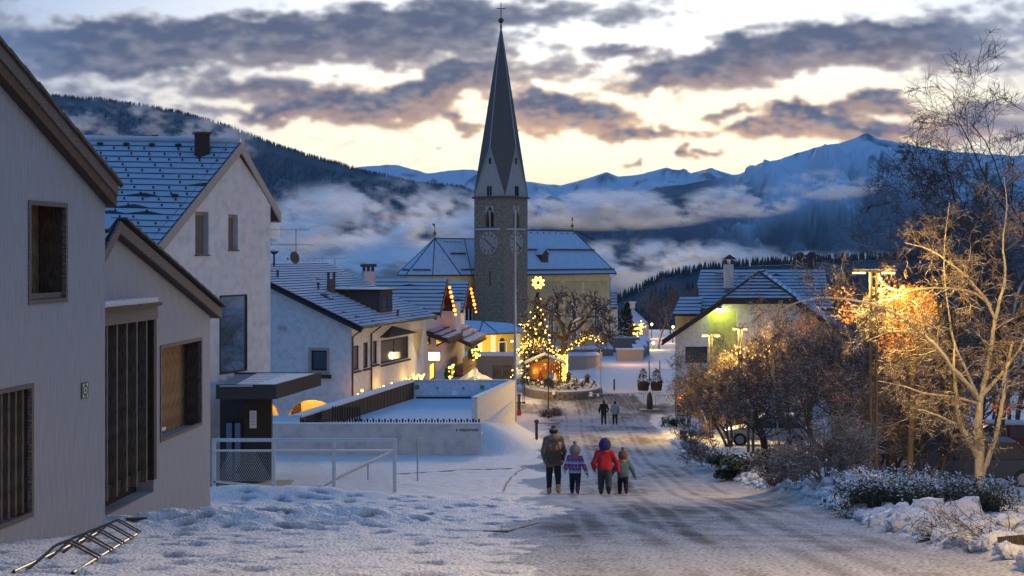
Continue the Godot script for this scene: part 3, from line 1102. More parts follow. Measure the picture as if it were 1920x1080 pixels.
	var ww := sp.size.x * 0.5
	for q in [[-0.8, 0.4, 1.0], [0.8, 0.4, 1.0], [-0.8, 0.4, -1.0], [0.8, 0.4, -1.0]]:
		em.box(Transform3D(Basis(u, Vector3.UP, nn), Vector3(a.x, cy + q[2] * sp.size.y * 0.38, a.z) + u * (cx + q[0] * ww * 0.62) + nn * 0.016), Vector3(ww * 0.3, sp.size.y * 0.07, 0.003))
		em.box(Transform3D(Basis(u, Vector3.UP, nn), Vector3(a.x, cy + q[2] * sp.size.y * 0.3, a.z) + u * (cx + q[0] * ww * 0.75) + nn * 0.0165), Vector3(ww * 0.14, sp.size.y * 0.14, 0.003))
	for k in 6:
		var an := TAU * k / 6.0
		em.box(Transform3D(Basis(u, Vector3.UP, nn) * Basis(Vector3.BACK, an), Vector3(a.x, cy + sin(an) * sp.size.y * 0.16, a.z) + u * (cx + cos(an) * ww * 0.42) + nn * 0.016), Vector3(sp.size.y * 0.05, sp.size.y * 0.17, 0.003))
	put("emblem", em, M.paper, sign)


func thing_part(called: String, parent: Node) -> Node3D:
	var o := Node3D.new()
	o.name = named(called, parent)
	parent.add_child(o, true)
	return o


func build_bike_rack() -> void:
	# a ground rail with leaning bent hoops beside the concrete wall
	var p0 := on(-3.62, 11.0)
	var p1 := on(-4.5, 15.9)
	var t := thing("bicycle_rack", "dark metal bicycle rack of bent hoops in the snow beside the concrete wall", "bicycle rack", p0)
	for q in [[-0.26, 0.03], [0.2, 0.02]]:
		var g := G.new()
		g.rod(p0 + Vector3(q[0], q[1], 0.2), p1 + Vector3(q[0], q[1], 0), 0.016)
		put("rail", g, M.metal_dark, t)
	for k in 5:
		var b := p0.lerp(p1, 0.06 + 0.2 * k)
		b.y = land(b.x, -b.z)
		var g := G.new()
		for q in [0.0, 0.08]:
			var f := Vector3(0, 0, -q)
			g.tube([b + Vector3(-0.2, 0.02, 0.34) + f, b + Vector3(-0.12, 0.1, 0.12) + f, b + Vector3(-0.07, 0.16, -0.03) + f, b + Vector3(0.0, 0.18, -0.12) + f, b + Vector3(0.05, 0.14, -0.18) + f, b + Vector3(0.2, 0.0, -0.33) + f], [0.01, 0.01, 0.01, 0.01, 0.01, 0.01], 6)
		put("hoop", g, M.metal_dark, t)


# ---------------------------------------------------------------- the second house, with the fins
func build_house_two() -> void:
	var u := Vector3(0.07, 0, -1.0).normalized()
	var a := Vector3(-7.04 + 0.07 * 18.0, 0, -18.0)
	var nn := u.cross(Vector3.UP)
	var end := on_wall(a, u, 394, 480).x
	var h := thing("house", "low concrete gable house with vertical fins and an amber-lined opening", "house", Vector3(a.x, -3.6, a.z))
	var ap := on_wall(a + nn * 0.12, u, 222, 437)
	var e1 := on_wall(a + nn * 0.12, u, 396, 583)
	var sl := (e1.y - ap.y) / (e1.x - ap.x)
	var lw := on_wall(a + nn * 0.12, u, 201, 478)
	var sl0 := (ap.y - lw.y) / (ap.x - lw.x)
	var open := hole(a, u, 300, 640, 378, 812)
	var bay := hole(a, u, 190, 600, 290, 945)
	bay.position.x = 0.0
	bay.size.x = on_wall(a, u, 288, 600).x
	var g := G.new()
	wall_panel(g, a, u, [Vector2(-2.0, ap.y - sl0 * (ap.x + 2.0)), Vector2(ap.x, ap.y), Vector2(end, ap.y + sl * (end - ap.x))], -5.6, [open, bay], 0.3)
	var c := a + u * end
	g.quad(Vector3(c.x, -5.6, c.z), Vector3(c.x, -5.6, c.z) - nn * 8.0, Vector3(c.x, e1.y, c.z) - nn * 8.0, Vector3(c.x, e1.y, c.z))
	put("wall", g, M.concrete, h)
	# opening
	var win := frame("window", a, u, Rect2(open.position + Vector2(0.05, 0.05), open.size - Vector2(0.1, 0.1)), 0.055, 0.015, 0.06, M.wood_grey, h)
	sheet("blind", a, u, open.grow(-0.004), -0.29, 0.02, M.wood_amber, win)
	sheet("pale_strip", a, u, Rect2(open.position.x + 0.06, open.position.y + 0.06, open.size.x * 0.45, 0.05), -0.25, 0.03, M.paper, win)  # pale strip along the foot of the blind
	var j := G.new()
	j.box(Transform3D(Basis(u, Vector3.UP, nn), Vector3(a.x, open.get_center().y, a.z) + u * (open.end.x - 0.03) - nn * 0.155), Vector3(0.03, open.size.y - 0.01, 0.25))
	put("jamb", j, M.wood_brown, win)
	# the fins
	var b := thing_part("bay", h)
	var out := 0.28
	var ao := a + nn * out
	var top := on_wall(ao, u, 250, 604).y
	var low := on_wall(ao, u, 250, 916).y
	for px in [202.5, 221, 239.5, 258, 276.5]:
		var s := on_wall(ao, u, px, 600).x
		sheet("fin", a, u, Rect2(s - 0.05, low, 0.05, top - low + 0.02), out, 0.24, M.wood_slat, b)
	var s1 := on_wall(ao, u, 293, 600).x
	sheet("post", a, u, Rect2(s1 - 0.14, low - 0.02, 0.13, top - low + 0.03), out + 0.01, 0.3, M.wood_dark, b)
	sheet("beam", a, u, Rect2(-0.5, top, s1 + 0.5 + 0.02, 0.2), out + 0.02, 0.36, M.wood_grey, b)
	sheet("bottom_rail", a, u, Rect2(-0.5, low + 0.02, s1 + 0.4, 0.16), out - 0.06, 0.1, M.wood_dark, b)
	sheet("cornice", a, u, Rect2(-0.5, top + 0.2, s1 + 0.56, 0.05), out + 0.07, 0.42, M.wood_dark, b)
	sheet("snow_cap", a, u, Rect2(-0.5, top + 0.253, s1 + 0.5, 0.07), out + 0.03, 0.38, M.snow, b)
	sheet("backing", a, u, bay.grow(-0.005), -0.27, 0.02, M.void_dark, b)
	# roof
	var r := thing_part("roof", h)
	var at := func(s: float, up: float, o: float) -> Vector3:
		var y: float = ap.y + (sl * (s - ap.x) if s > ap.x else sl0 * (s - ap.x))
		return Vector3(a.x, 0, a.z) + u * s + Vector3.UP * (y + up) + nn * o
	var p1 := end + 0.2
	for k in 2:
		var s0: float = ap.x if k == 0 else -2.0
		var s2: float = p1 if k == 0 else ap.x
		var q := G.new()
		q.slab([at.call(s0, 0.01, 0.11), at.call(s2, 0.01, 0.11), at.call(s2, 0.01, -8.0), at.call(s0, 0.01, -8.0)], Vector3.UP * 0.08)
		put("soffit", q, M.wood_brown, r)
		q = G.new()
		q.slab([at.call(s0, 0.0, 0.113), at.call(s2, 0.0, 0.113), at.call(s2, 0.17, 0.113), at.call(s0, 0.17, 0.113)], nn * 0.04)
		put("verge_board", q, M.wood_grey, r)
		q = G.new()
		q.slab([at.call(s0, 0.1, 0.1), at.call(s2, 0.1, 0.1), at.call(s2, 0.1, -8.0), at.call(s0, 0.1, -8.0)], Vector3.UP * 0.1)
		put("roof_boards", q, M.tile_dark, r)
	var eb := G.new()
	eb.slab([at.call(p1, 0.0, 0.11), at.call(p1, 0.0, -8.0), at.call(p1, 0.17, -8.0), at.call(p1, 0.17, 0.11)], u * 0.04)
	put("eave_board", eb, M.wood_grey, r)
	var s := p1 + 0.05
	while s > ap.x + 0.2:
		var t := G.new()
		t.bar(at.call(s, 0.22, 0.1), at.call(s - 0.4, 0.235, 0.1), 0.24, 0.03)
		put("tile", t, M.tile_dark, r)
		s -= 0.36
	# the snowy slope towards the nearest house
	roof_face(r, at.call(-2.0, 0.2, -8.0), at.call(-2.0, 0.2, 0.1), at.call(ap.x, 0.2, -8.0), at.call(ap.x, 0.2, 0.1), 12, false, 0.05)


# ---------------------------------------------------------------- the tall white house with the blue snow roof
func build_house_three() -> void:
	var c0 := Vector3(-9.79, 0, -38.0)
	var c1 := P(507, 480, 44.0)
	var u := (c1 - c0).normalized()
	u.y = 0
	u = u.normalized()
	var a := c0 - u * 3.0
	a.y = 0
	var nn := u.cross(Vector3.UP)
	var end := on_wall(a, u, 507, 480).x
	var h := thing("house", "tall white house with steep blue snow roof and two narrow windows in its gable", "house", Vector3(a.x, -6.8, a.z))
	var apex := P(450, 268, 42.0)
	var ridge := P(100, 262, 42.6)
	var ap := on_wall(a, u, 449, 284)
	var rt := on_wall(a, u, 507, 385)
	var lf := on_wall(a, u, 303, 470)
	var sl := (ap.y - lf.y) / (ap.x - lf.x)
	var n1 := hole(a, u, 366, 397, 391, 477)
	var n2 := hole(a, u, 428, 402, 446, 468)
	var tall := hole(a, u, 411.5, 553, 463, 699)
	tall.position.y = on_wall(a, u, 437, 699).y
	tall.size.y = on_wall(a, u, 437, 553).y - tall.position.y
	var g := G.new()
	wall_panel(g, a, u, [Vector2(0, ap.y - sl * ap.x), Vector2(ap.x, ap.y), Vector2(end, rt.y)], -7.4, [n1, n2, tall], 0.2)
	var c := a + u * end
	g.quad(Vector3(c.x, -7.4, c.z), Vector3(c.x, -7.4, c.z) - nn * 9.0, Vector3(c.x, rt.y, c.z) - nn * 9.0, Vector3(c.x, rt.y, c.z))
	put("wall", g, M.plaster_white, h)
	for w: Rect2 in [n1, n2]:
		var win := sheet("window", a, u, w.grow(-0.004), -0.19, 0.02, M.stone_trim, h)
		sheet("blind", a, u, Rect2(w.position.x + 0.02, w.position.y + 0.02, w.size.x - 0.04, w.size.y - 0.12), -0.165, 0.02, M.wood_grey, win)
		sheet("sill", a, u, Rect2(w.position.x - 0.03, w.position.y - 0.04, w.size.x + 0.06, 0.035), 0.05, 0.2, M.metal_bronze, win)
	var tw := frame("window", a, u, tall.grow(-0.05), 0.045, 0.02, 0.08, M.metal_bronze, h)
	sheet("pane", a, u, tall.grow(-0.05), -0.02, 0.02, M.glass_mirror, tw)
	# roof: the slope towards the street's upper end, and the far one
	var r := thing_part("roof", h)
	var lift := Vector3.UP * 0.12
	var low := P(283, 474, 37.75)
	var slope := low - apex
	slope.x = low.x - apex.x
	var ridge_dir := (ridge - apex)
	var l2 := low + ridge_dir
	var sw := G.new()
	var wl := low + Vector3(-0.35, -0.15, -0.6)
	var wf := l2 + Vector3(0, -0.15, -0.6)
	sw.quad(Vector3(wf.x, -7.4, wf.z), Vector3(wl.x, -7.4, wl.z), wl, wf)
	put("side_wall", sw, M.plaster_white, h)
	roof_face(r, l2, low, ridge, apex, 19, true, 0.03, 0.03)
	var far := P(524, 400, 44.9)
	roof_face(r, far, far + ridge_dir, apex, ridge, 12, false)
	for q in [[low, apex], [apex, far]]:
		var s: Vector3 = q[0]
		var e: Vector3 = q[1]
		var dn := Vector3.DOWN * 0.3
		var vb := G.new()
		vb.slab([s + nn * 0.02, s + dn + nn * 0.02, e + dn + nn * 0.02, e + nn * 0.02], nn * 0.05)
		put("verge_board", vb, M.stone_trim, r)
		var so := G.new()
		so.slab([s + dn * 0.72, s + dn * 0.72 - nn * 0.75, e + dn * 0.72 - nn * 0.75, e + dn * 0.72], Vector3.DOWN * 0.04)
		put("soffit", so, M.wood_dark, r)
	var eg := G.new()
	eg.slab([far, far + Vector3.DOWN * 0.3, far + Vector3.DOWN * 0.3 - nn * 3.0, far - nn * 3.0], u * 0.05)
	put("eave_board", eg, M.stone_trim, r)
	var cap := G.new()
	cap.tube([ridge + lift * 0.6, apex + lift * 0.6], [0.09, 0.09], 8)
	put("ridge_tile", cap, M.snow, r)
	# snow guards: small hooks in staggered rows, and ventilation tiles
	var rn := (low - l2).cross(ridge - l2).normalized()
	for k in range(1, 18):
		var cnt := 12
		for m in cnt:
			if rng.randf() < 0.2: continue
			var f := (m + (0.5 if k % 2 else 0.0) + rng.randf_range(-0.12, 0.12)) / cnt
			var p := l2.lerp(low, f).lerp(ridge.lerp(apex, f), (k + 0.35) / 19.0)
			var hg := G.new()
			hg.box(Transform3D(Basis.looking_at((low - l2).normalized().cross(rn), rn), p + rn * 0.07), Vector3(0.045, 0.05, 0.05))
			put("snow_guard", hg, M.tile_dark, r)
	for q in [[190, 273, 1], [239, 273, 1], [287, 273, 1], [336, 273, 1], [218, 368, 8], [275, 368, 8], [327, 368, 8]]:
		var t: float = (q[1] - 263.0) / 200.0
		var f: float = (q[0] - lerpf(100.0, -67.0, t)) / (lerpf(450.0, 283.0, t) - lerpf(100.0, -67.0, t))
		var p := ridge.lerp(apex, f).lerp(l2.lerp(low, f), t)
		var vt := G.new()
		vt.ball(p + rn * 0.08, Vector3(0.11, 0.045, 0.07), 8, 5)
		put("vent_tile", vt, M.tile_dark, r)
	# chimney
	var cp := P(379, 278, 41.6)
	var ch := G.new()
	ch.at(cp + Vector3.UP * 0.02, Vector3(0.36, 0.8, 0.36), 0.5)
	var chm := put("chimney", ch, M.wood_dark, r)
	ch = G.new()
	ch.at(cp + Vector3.UP * 0.45, Vector3(0.46, 0.06, 0.46), 0.5)
	put("cap", ch, M.metal_dark, chm)
	var ant := thing("aerial", "thin low aerial standing behind the ridge of the blue snow roof", "antenna", P(293, 268, 43.0))
	var ag := G.new()
	ag.rod(P(293, 268, 43.0), P(293, 252, 43.0), 0.02)
	ag.rod(P(230, 255, 43.0), P(297, 253, 43.0), 0.012)
	ag.rod(P(286, 254, 43.0), P(299, 256, 43.0), 0.03)
	put("mast", ag, M.metal_dark, ant)
	# entrance under the flat canopy
	var dk := 40.2
	var ent := thing_part("entrance", h)
	var bw := G.new()
	var q0 := P(457, 905, dk)
	var q1 := P(509, 740, dk)
	bw.box(Transform3D(Basis(), Vector3((q0.x + q1.x) * 0.5, (q0.y + q1.y) * 0.5 - 0.1, -dk - 0.1)), Vector3(q1.x - q0.x, q1.y - q0.y + 0.3, 0.2))
	put("porch_wall", bw, M.metal_bronze, ent)
	var dg := G.new()
	q0 = P(411, 910, dk + 0.6)
	q1 = P(457, 742, dk + 0.6)
	dg.box(Transform3D(Basis(), Vector3((q0.x + q1.x) * 0.5, (q0.y + q1.y) * 0.5, -dk - 0.75)), Vector3(q1.x - q0.x, q1.y - q0.y, 0.1))
	put("door_surround", dg, M.metal_dark, ent)
	for k in 2:
		var door := G.new()
		var s0 := P(423 + k * 16, 905, dk + 0.58)
		var s1 := P(437 + k * 16, 790, dk + 0.58)
		door.box(Transform3D(Basis(), (s0 + s1) * 0.5), Vector3(s1.x - s0.x, s1.y - s0.y, 0.05))
		var dm := put("door", door, M.metal_bronze, ent)
		door = G.new()
		door.box(Transform3D(Basis(), (s0 + s1) * 0.5 + Vector3(0, 0.03, 0.03)), Vector3(s1.x - s0.x - 0.05, s1.y - s0.y - 0.15, 0.02))
		put("pane", door, M.glass_mirror, dm)
	var po := thing("notice", "white notice sheet on the dark wall beside the entrance doors", "notice", P(468, 803, dk - 0.02))
	var pg := G.new()
	q0 = P(468, 803, dk - 0.02)
	q1 = P(481, 770, dk - 0.02)
	pg.box(Transform3D(Basis(), (q0 + q1) * 0.5), Vector3(q1.x - q0.x, q1.y - q0.y, 0.01))
	put("sheet", pg, M.paper, po)
	for k in 5:
		pg = G.new()
		pg.box(Transform3D(Basis(), (q0 + q1) * 0.5 + Vector3(rng.randf_range(-0.01, 0.01), 0.18 - 0.08 * k, 0.008)), Vector3(0.1 + 0.03 * (k % 2), 0.012, 0.002))
		put("line_of_print", pg, M.black, po)
	var mtg := thing("doormat", "large dark doormat before the entrance doors", "mat", on(-7.6, 38.6))
	pg = G.new()
	pg.slab([on(-8.3, 37.4) + Vector3.UP * 0.05, on(-6.1, 37.6) + Vector3.UP * 0.05, on(-6.3, 40.0) + Vector3.UP * 0.05, on(-8.3, 40.0) + Vector3.UP * 0.05], Vector3.UP * 0.03)
	put("mat", pg, M.rubber, mtg)
	# canopy
	var k0 := P(405, 721, 38.0)
	var k1 := P(518, 721, 38.0)
	var k2 := P(602, 699, 42.0)
	k2.y = k1.y
	var k3 := Vector3(k0.x - 0.3, k1.y, -42.0)
	var dn2 := Vector3.DOWN * 0.4
	var cn := thing_part("canopy", h)
	for q in [[k0, k1], [k1, k2], [k2, k3]]:
		var fc := G.new()
		var dir: Vector3 = (q[1] - q[0]).normalized().cross(Vector3.UP)
		fc.slab([q[0] + dn2, q[1] + dn2, q[1], q[0]], -dir * 0.06)
		put("fascia", fc, M.metal_bronze, cn)
	var cs := G.new()
	var w6 := Vector3.DOWN * 0.36
	cs.slab([k0 + w6 + Vector3(0, 0, -0.09), k1 + w6 + Vector3(-0.09, 0, -0.09), k2 + w6 + Vector3(-0.1, 0, 0.09), k3 + w6 + Vector3(0, 0, 0.09)], Vector3.UP * 0.1)
	put("soffit", cs, M.metal_dark, cn)
	cs = G.new()
	var w7 := Vector3.DOWN * 0.07
	var ins := Vector3(-0.08, 0, -0.08)
	cs.slab([k0 + w7 + Vector3(0.5, 0, -0.08), k1 + w7 + ins, k2 + w7 + Vector3(-0.08, 0, 0.08), k3 + w7 + Vector3(0.7, 0, 0.08)], Vector3.UP * 0.05)
	put("snow_cap", cs, M.snow, cn)
	for k in 7:
		var lg := G.new()
		var s: float = k / 7.0
		lg.bar(k0.lerp(k3, s) + Vector3(0.1, -0.04, 0), k0.lerp(k3, s) + Vector3(1.0 + 0.1 * k, -0.035, 0), 0.07, 0.05)
		put("lath", lg, M.metal_grey, cn)
	# overhead cable towards the street
	var cb := thing("cable", "thin dark cable hanging across the blue snow roof", "cable", P(428, 268, 41.4))
	var cg := G.new()
	var pts := []
	var rad := []
	for k in 13:
		var t := k / 12.0
		pts.append(P(lerpf(428, 290, t), lerpf(266, 440, t) + 10.0 * sin(PI * t), lerpf(41.4, 36.6, t)))
		rad.append(0.009)
	cg.tube(pts, rad, 4)
	put("strand", cg, M.metal_dark, cb)


# ---------------------------------------------------------------- railing, ramp and the library wall
func build_library_yard() -> void:
	var d := 31.0
	var t := thing("railing", "white metal railing with wire mesh panels in front of the entrance", "railing", on(P(513, 0, d).x, d))
	var top := P(0, 826, d).y
	var mid := P(0, 845, d).y
	var post_px := [401.0, 513.0, 626.0, 740.0]
	var tall_px := [908.0, 918.0, 928.0, 930.0]
	for k in 4:
		var p := P(post_px[k], tall_px[k], d)
		p.y -= 0.1
		var g := G.new()
		g.box(Transform3D(Basis(), Vector3(p.x, (p.y + top) * 0.5, -d)), Vector3(0.085, top - p.y, 0.04))
		put("post", g, M.metal_white, t)
	var x0 := P(401, 0, d).x
	var x1 := P(740, 0, d).x
	for y in [top, mid]:
		var g := G.new()
		g.box(Transform3D(Basis(), Vector3((x0 + x1) * 0.5, y, -d + 0.003)), Vector3(x1 - x0 + 0.08, 0.05 if y == top else 0.04, 0.06))
		put("rail", g, M.metal_white, t)
	var sc := G.new()
	sc.box(Transform3D(Basis(), Vector3((x0 + x1) * 0.5, top + 0.036, -d)), Vector3(x1 - x0 + 0.06, 0.02, 0.05))
	put("snow_cap", sc, M.snow, t)
	for k in range(1, 4):
		var a := P(post_px[k - 1], tall_px[k - 1], d)
		var b := P(post_px[k], tall_px[k], d)
		var g := G.new()
		g.bar(Vector3(a.x, a.y + 0.06, -d), Vector3(b.x, b.y + 0.06, -d), 0.04, 0.04)
		put("rail", g, M.metal_white, t)
		g = G.new()
		var y0 := a.y + 0.07
		var n := int((b.x - a.x) / 0.05)
		for m in n:
			var x := a.x + 0.05 * m
			g.rod(Vector3(x, y0, -d), Vector3(minf(x + (mid - y0) * 0.6, b.x), minf(mid, y0 + (b.x - x) / 0.6), -d), 0.0035, 3)
			g.rod(Vector3(x + 0.05, y0, -d - 0.002), Vector3(maxf(x + 0.05 - (mid - y0) * 0.6, a.x), minf(mid, y0 + (x + 0.05 - a.x) / 0.6), -d - 0.002), 0.0035, 3)
		put("wire_mesh", g, M.metal_white, t).set_meta("kind", "stuff")
	# sloping handrail behind it
	var hr := thing("handrail", "snowy sloping handrail rising behind the mesh railing", "handrail", P(640, 905, 33.0))
	var hg := G.new()
	hg.tube([P(410, 912, 32.0), P(606, 912, 32.0), P(640, 893, 33.2), P(735, 848, 36.0)], [0.03, 0.03, 0.03, 0.03], 6)
	put("rail", hg, M.metal_grey, hr)
	hg = G.new()
	hg.bar(P(640, 890, 33.2), P(733, 846, 36.0), 0.05, 0.02)
	put("snow_cap", hg, M.snow, hr)
	for q in [[617, 911, 926, 32.3], [690, 868, 900, 34.6]]:
		hg = G.new()
		hg.rod(P(q[0], q[1], q[3]), P(q[0], q[2], q[3]), 0.022)
		put("post", hg, M.metal_grey, hr)
	var sp := thing("post", "thin bare metal post standing alone in front of the library wall", "post", P(783, 898, 34.5))
	hg = G.new()
	hg.rod(P(783, 902, 34.5), P(783, 821, 34.5), 0.022)
	hg.rod(P(783, 855, 34.5), P(783, 825, 34.5), 0.027)
	put("pole", hg, M.metal_grey, sp)
	# the low wall with its lettering
	d = 56.0
	var w := thing("wall", "low grey rendered wall with black library lettering", "wall", P(700, 850, d))
	var p0 := P(505, 796, d)
	var p1 := P(902, 797, d)
	var g := G.new()
	g.box(Transform3D(Basis(), Vector3((p0.x + p1.x) * 0.5, p0.y - 0.9, -d - 0.15)), Vector3(p1.x - p0.x, 1.8, 0.3))
	put("masonry", g, M.plaster_old, w)
	g = G.new()
	g.box(Transform3D(Basis(), Vector3((p0.x + p1.x) * 0.5, p0.y + 0.025, -d - 0.14)), Vector3(p1.x - p0.x + 0.02, 0.045, 0.3))
	put("snow_cap", g, M.snow, w)
	var tp := P(879, 806.5, d)
	text_on("lettering", "BIBLIOTHEK", 0.128, Vector3(tp.x, tp.y, -d + 0.004), Basis(), M.black, w, 0.015, true)
	g = G.new()
	var ar := P(857, 806.5, d)
	g.slab([ar + Vector3(-0.035, -0.05, 0.002), ar + Vector3(0.05, 0, 0.002), ar + Vector3(-0.035, 0.05, 0.002)], Vector3.BACK * 0.012)
	put("arrow", g, M.black, w)
	# picket fence just behind
	var f := thing("picket_fence", "row of dark wooden pickets showing above the lettered wall", "fence", P(735, 795, 57.2))
	for k in 61:
		var q := P(568 + 5.5 * k, 800, 57.2)
		var hh := 0.33 if k % 2 == 0 else 0.27
		var pk := G.new()
		pk.box(Transform3D(Basis(), q + Vector3(0, hh * 0.5 - 0.03, 0)), Vector3(0.075 if k % 2 == 0 else 0.05, hh, 0.04))
		pk.lathe(Transform3D(Basis(), q + Vector3(0, hh - 0.035, 0)), [Vector2(0.04, 0), Vector2(0.034, 0.03), Vector2(0.0, 0.045)], 8)
		put("picket", pk, M.wood_dark, f)
	# the terrace: snow floor between three walls
	var fy := -7.4
	var tr := thing("terrace", "raised snow-covered terrace enclosed by low rendered walls", "terrace", Vector3(-5, fy, -65))
	g = G.new()
	var bl := P(775, 0, 72.0).x
	var br := P(965, 0, 72.0).x
	g.slab([Vector3(-8.9, fy, -57.4), Vector3(-1.3, fy, -57.4), Vector3(br, fy, -72), Vector3(bl, fy, -72)], Vector3.DOWN * 0.4)
	put("floor_snow", g, M.snow, tr)
	# back wall with coloured discs
	var by := P(0, 714.5, 72.0).y
	var bw := thing("wall", "low bluish wall with painted round dots closing the terrace", "wall", Vector3((bl + br) * 0.5, fy, -72))
	g = G.new()
	g.box(Transform3D(Basis(), Vector3((bl + br) * 0.5, (fy + by) * 0.5, -72.12)), Vector3(br - bl + 0.1, by - fy, 0.22))
	put("masonry", g, M.render_blue, bw)
	g = G.new()
	g.box(Transform3D(Basis(), Vector3((bl + br) * 0.5, by + 0.025, -72.12)), Vector3(br - bl + 0.14, 0.05, 0.26))
	put("snow_cap", g, M.snow, bw)
	g = G.new()
	g.box(Transform3D(Basis(), Vector3((bl + br) * 0.5, fy + 0.05, -71.98)), Vector3(br - bl - 0.3, 0.1, 0.05))
	put("base_board", g, M.metal_dark, bw)
	for q in [[782, 726, 0.125, "green"], [904, 726, 0.125, "green"], [820, 727.5, 0.06, "blue"], [869, 728, 0.065, "blue"], [852, 737, 0.13, "paper"], [807, 737, 0.05, "paper"], [916, 735, 0.05, "black"]]:
		var dp := P(q[0], q[1], 72.0)
		g = G.new()
		g.lathe(Transform3D(Basis(Vector3.RIGHT, PI / 2), Vector3(dp.x, dp.y, -72.008)), [Vector2(q[2], 0), Vector2(q[2], 0.02), Vector2(0, 0.02)], 18)
		put("dot", g, M[q[3]], bw)
	# boarded wall on the house side
	var lw := thing("board_wall", "long dark boarded wall with a snowy coping along the terrace", "wall", Vector3(-7, fy, -64))
	var s0 := Vector3(P(563, 0, 57.5).x, 0, -57.5)
	var s1 := Vector3(bl, 0, -72.0)
	var ld := (s1 - s0).normalized()
	var ty0 := P(0, 791, 57.5).y + 0.2
	var len := (s1 - s0).length()
	for k in 62:
		var m := (k + 0.5) / 62.0
		var q := s0.lerp(s1, m)
		var tt := lerpf(ty0, by, m)
		var b := G.new()
		b.box(Transform3D(Basis(ld, Vector3.UP, ld.cross(Vector3.UP)), Vector3(q.x, (fy + tt) * 0.5 - 0.02, q.z)), Vector3(len / 62.0 - 0.015, tt - fy, 0.05 + 0.015 * (k % 2)))
		put("board", b, M.wood_dark, lw)
	g = G.new()
	g.bar(s0 + Vector3(-0.15, ty0 + 0.03, 0), s1 + Vector3(-0.15, by + 0.03, 0), 0.5, 0.09)
	put("coping", g, M.snow, lw)
	# stacked picket panel leaning against it
	var rk := thing("fence_panel", "dark spare fence panel with pointed pickets leaning at the boarded wall", "fence", P(652, 785, 60.0))
	for k in 12:
		var q := P(624 + 4.6 * k, 790, 60.0)
		var b := G.new()
		var hh := 0.62
		b.box(Transform3D(Basis(), q + Vector3(0, hh * 0.5, 0)), Vector3(0.07, hh, 0.03))
		b.lathe(Transform3D(Basis(), q + Vector3(0, hh, 0)), [Vector2(0.035, 0), Vector2(0.0, 0.06)], 6)
		put("picket", b, M.wood_dark, rk)
	# wall on the street side
	var rw := thing("wall", "short pale wall with stained face between the terrace and the street", "wall", P(930, 790, 66.0))
	var r0 := P(895, 747, 60.0)
	var r1 := P(966, 715, 72.0)
	g = G.new()
	var rd := Vector3(r1.x - r0.x, 0, r1.z - r0.z).normalized()
	var rn := rd.cross(Vector3.UP)
	var b0 := Vector3(r0.x, -8.6, r0.z)
	var b1 := Vector3(r1.x, -9.6, r1.z)
	g.slab([b0, b1, r1, r0], -rn * 0.24)
	put("masonry", g, M.stained_wall, rw)
	g = G.new()
	g.slab([r0 + rn * 0.02 + Vector3.UP * 0.004, r1 + rn * 0.02 + Vector3.UP * 0.004, r1 - rn * 0.26 + Vector3.UP * 0.004, r0 - rn * 0.26 + Vector3.UP * 0.004], Vector3.UP * 0.06)
	put("snow_cap", g, M.snow, rw)


# ---------------------------------------------------------------- the long white house with the dormer
func hit(px: float, py: float, p: Vector3, nn: Vector3) -> Vector3:
	var r := Vector3((px - 960.0) / F, (480.0 - py) / F, -1.0)
	return r * (p.dot(nn) / r.dot(nn))


func arch_fill(g: G, a: Vector3, u: Vector3, h: Rect2, rise: float) -> void:  # closes the corners over a round arch in an opening
	var nn := u.cross(Vector3.UP)
	var at := func(s: float, y: float) -> Vector3: return Vector3(a.x, y, a.z) + u * s
	var n := 14
	var cx := h.get_center().x
	var rx := h.size.x * 0.5
	var y0 := h.end.y - rise
	for k in n:
		var t0 := PI - PI * k / n
		var t1 := PI - PI * (k + 1) / n
		var p: Vector3 = at.call(cx + rx * cos(t0), y0 + rise * sin(t0))
		var q: Vector3 = at.call(cx + rx * cos(t1), y0 + rise * sin(t1))
		var pt := Vector3(p.x, h.end.y, p.z)
		var qt := Vector3(q.x, h.end.y, q.z)
		g.quad(p, q, qt, pt)
		g.quad(p - nn * 0.3, q - nn * 0.3, q, p)


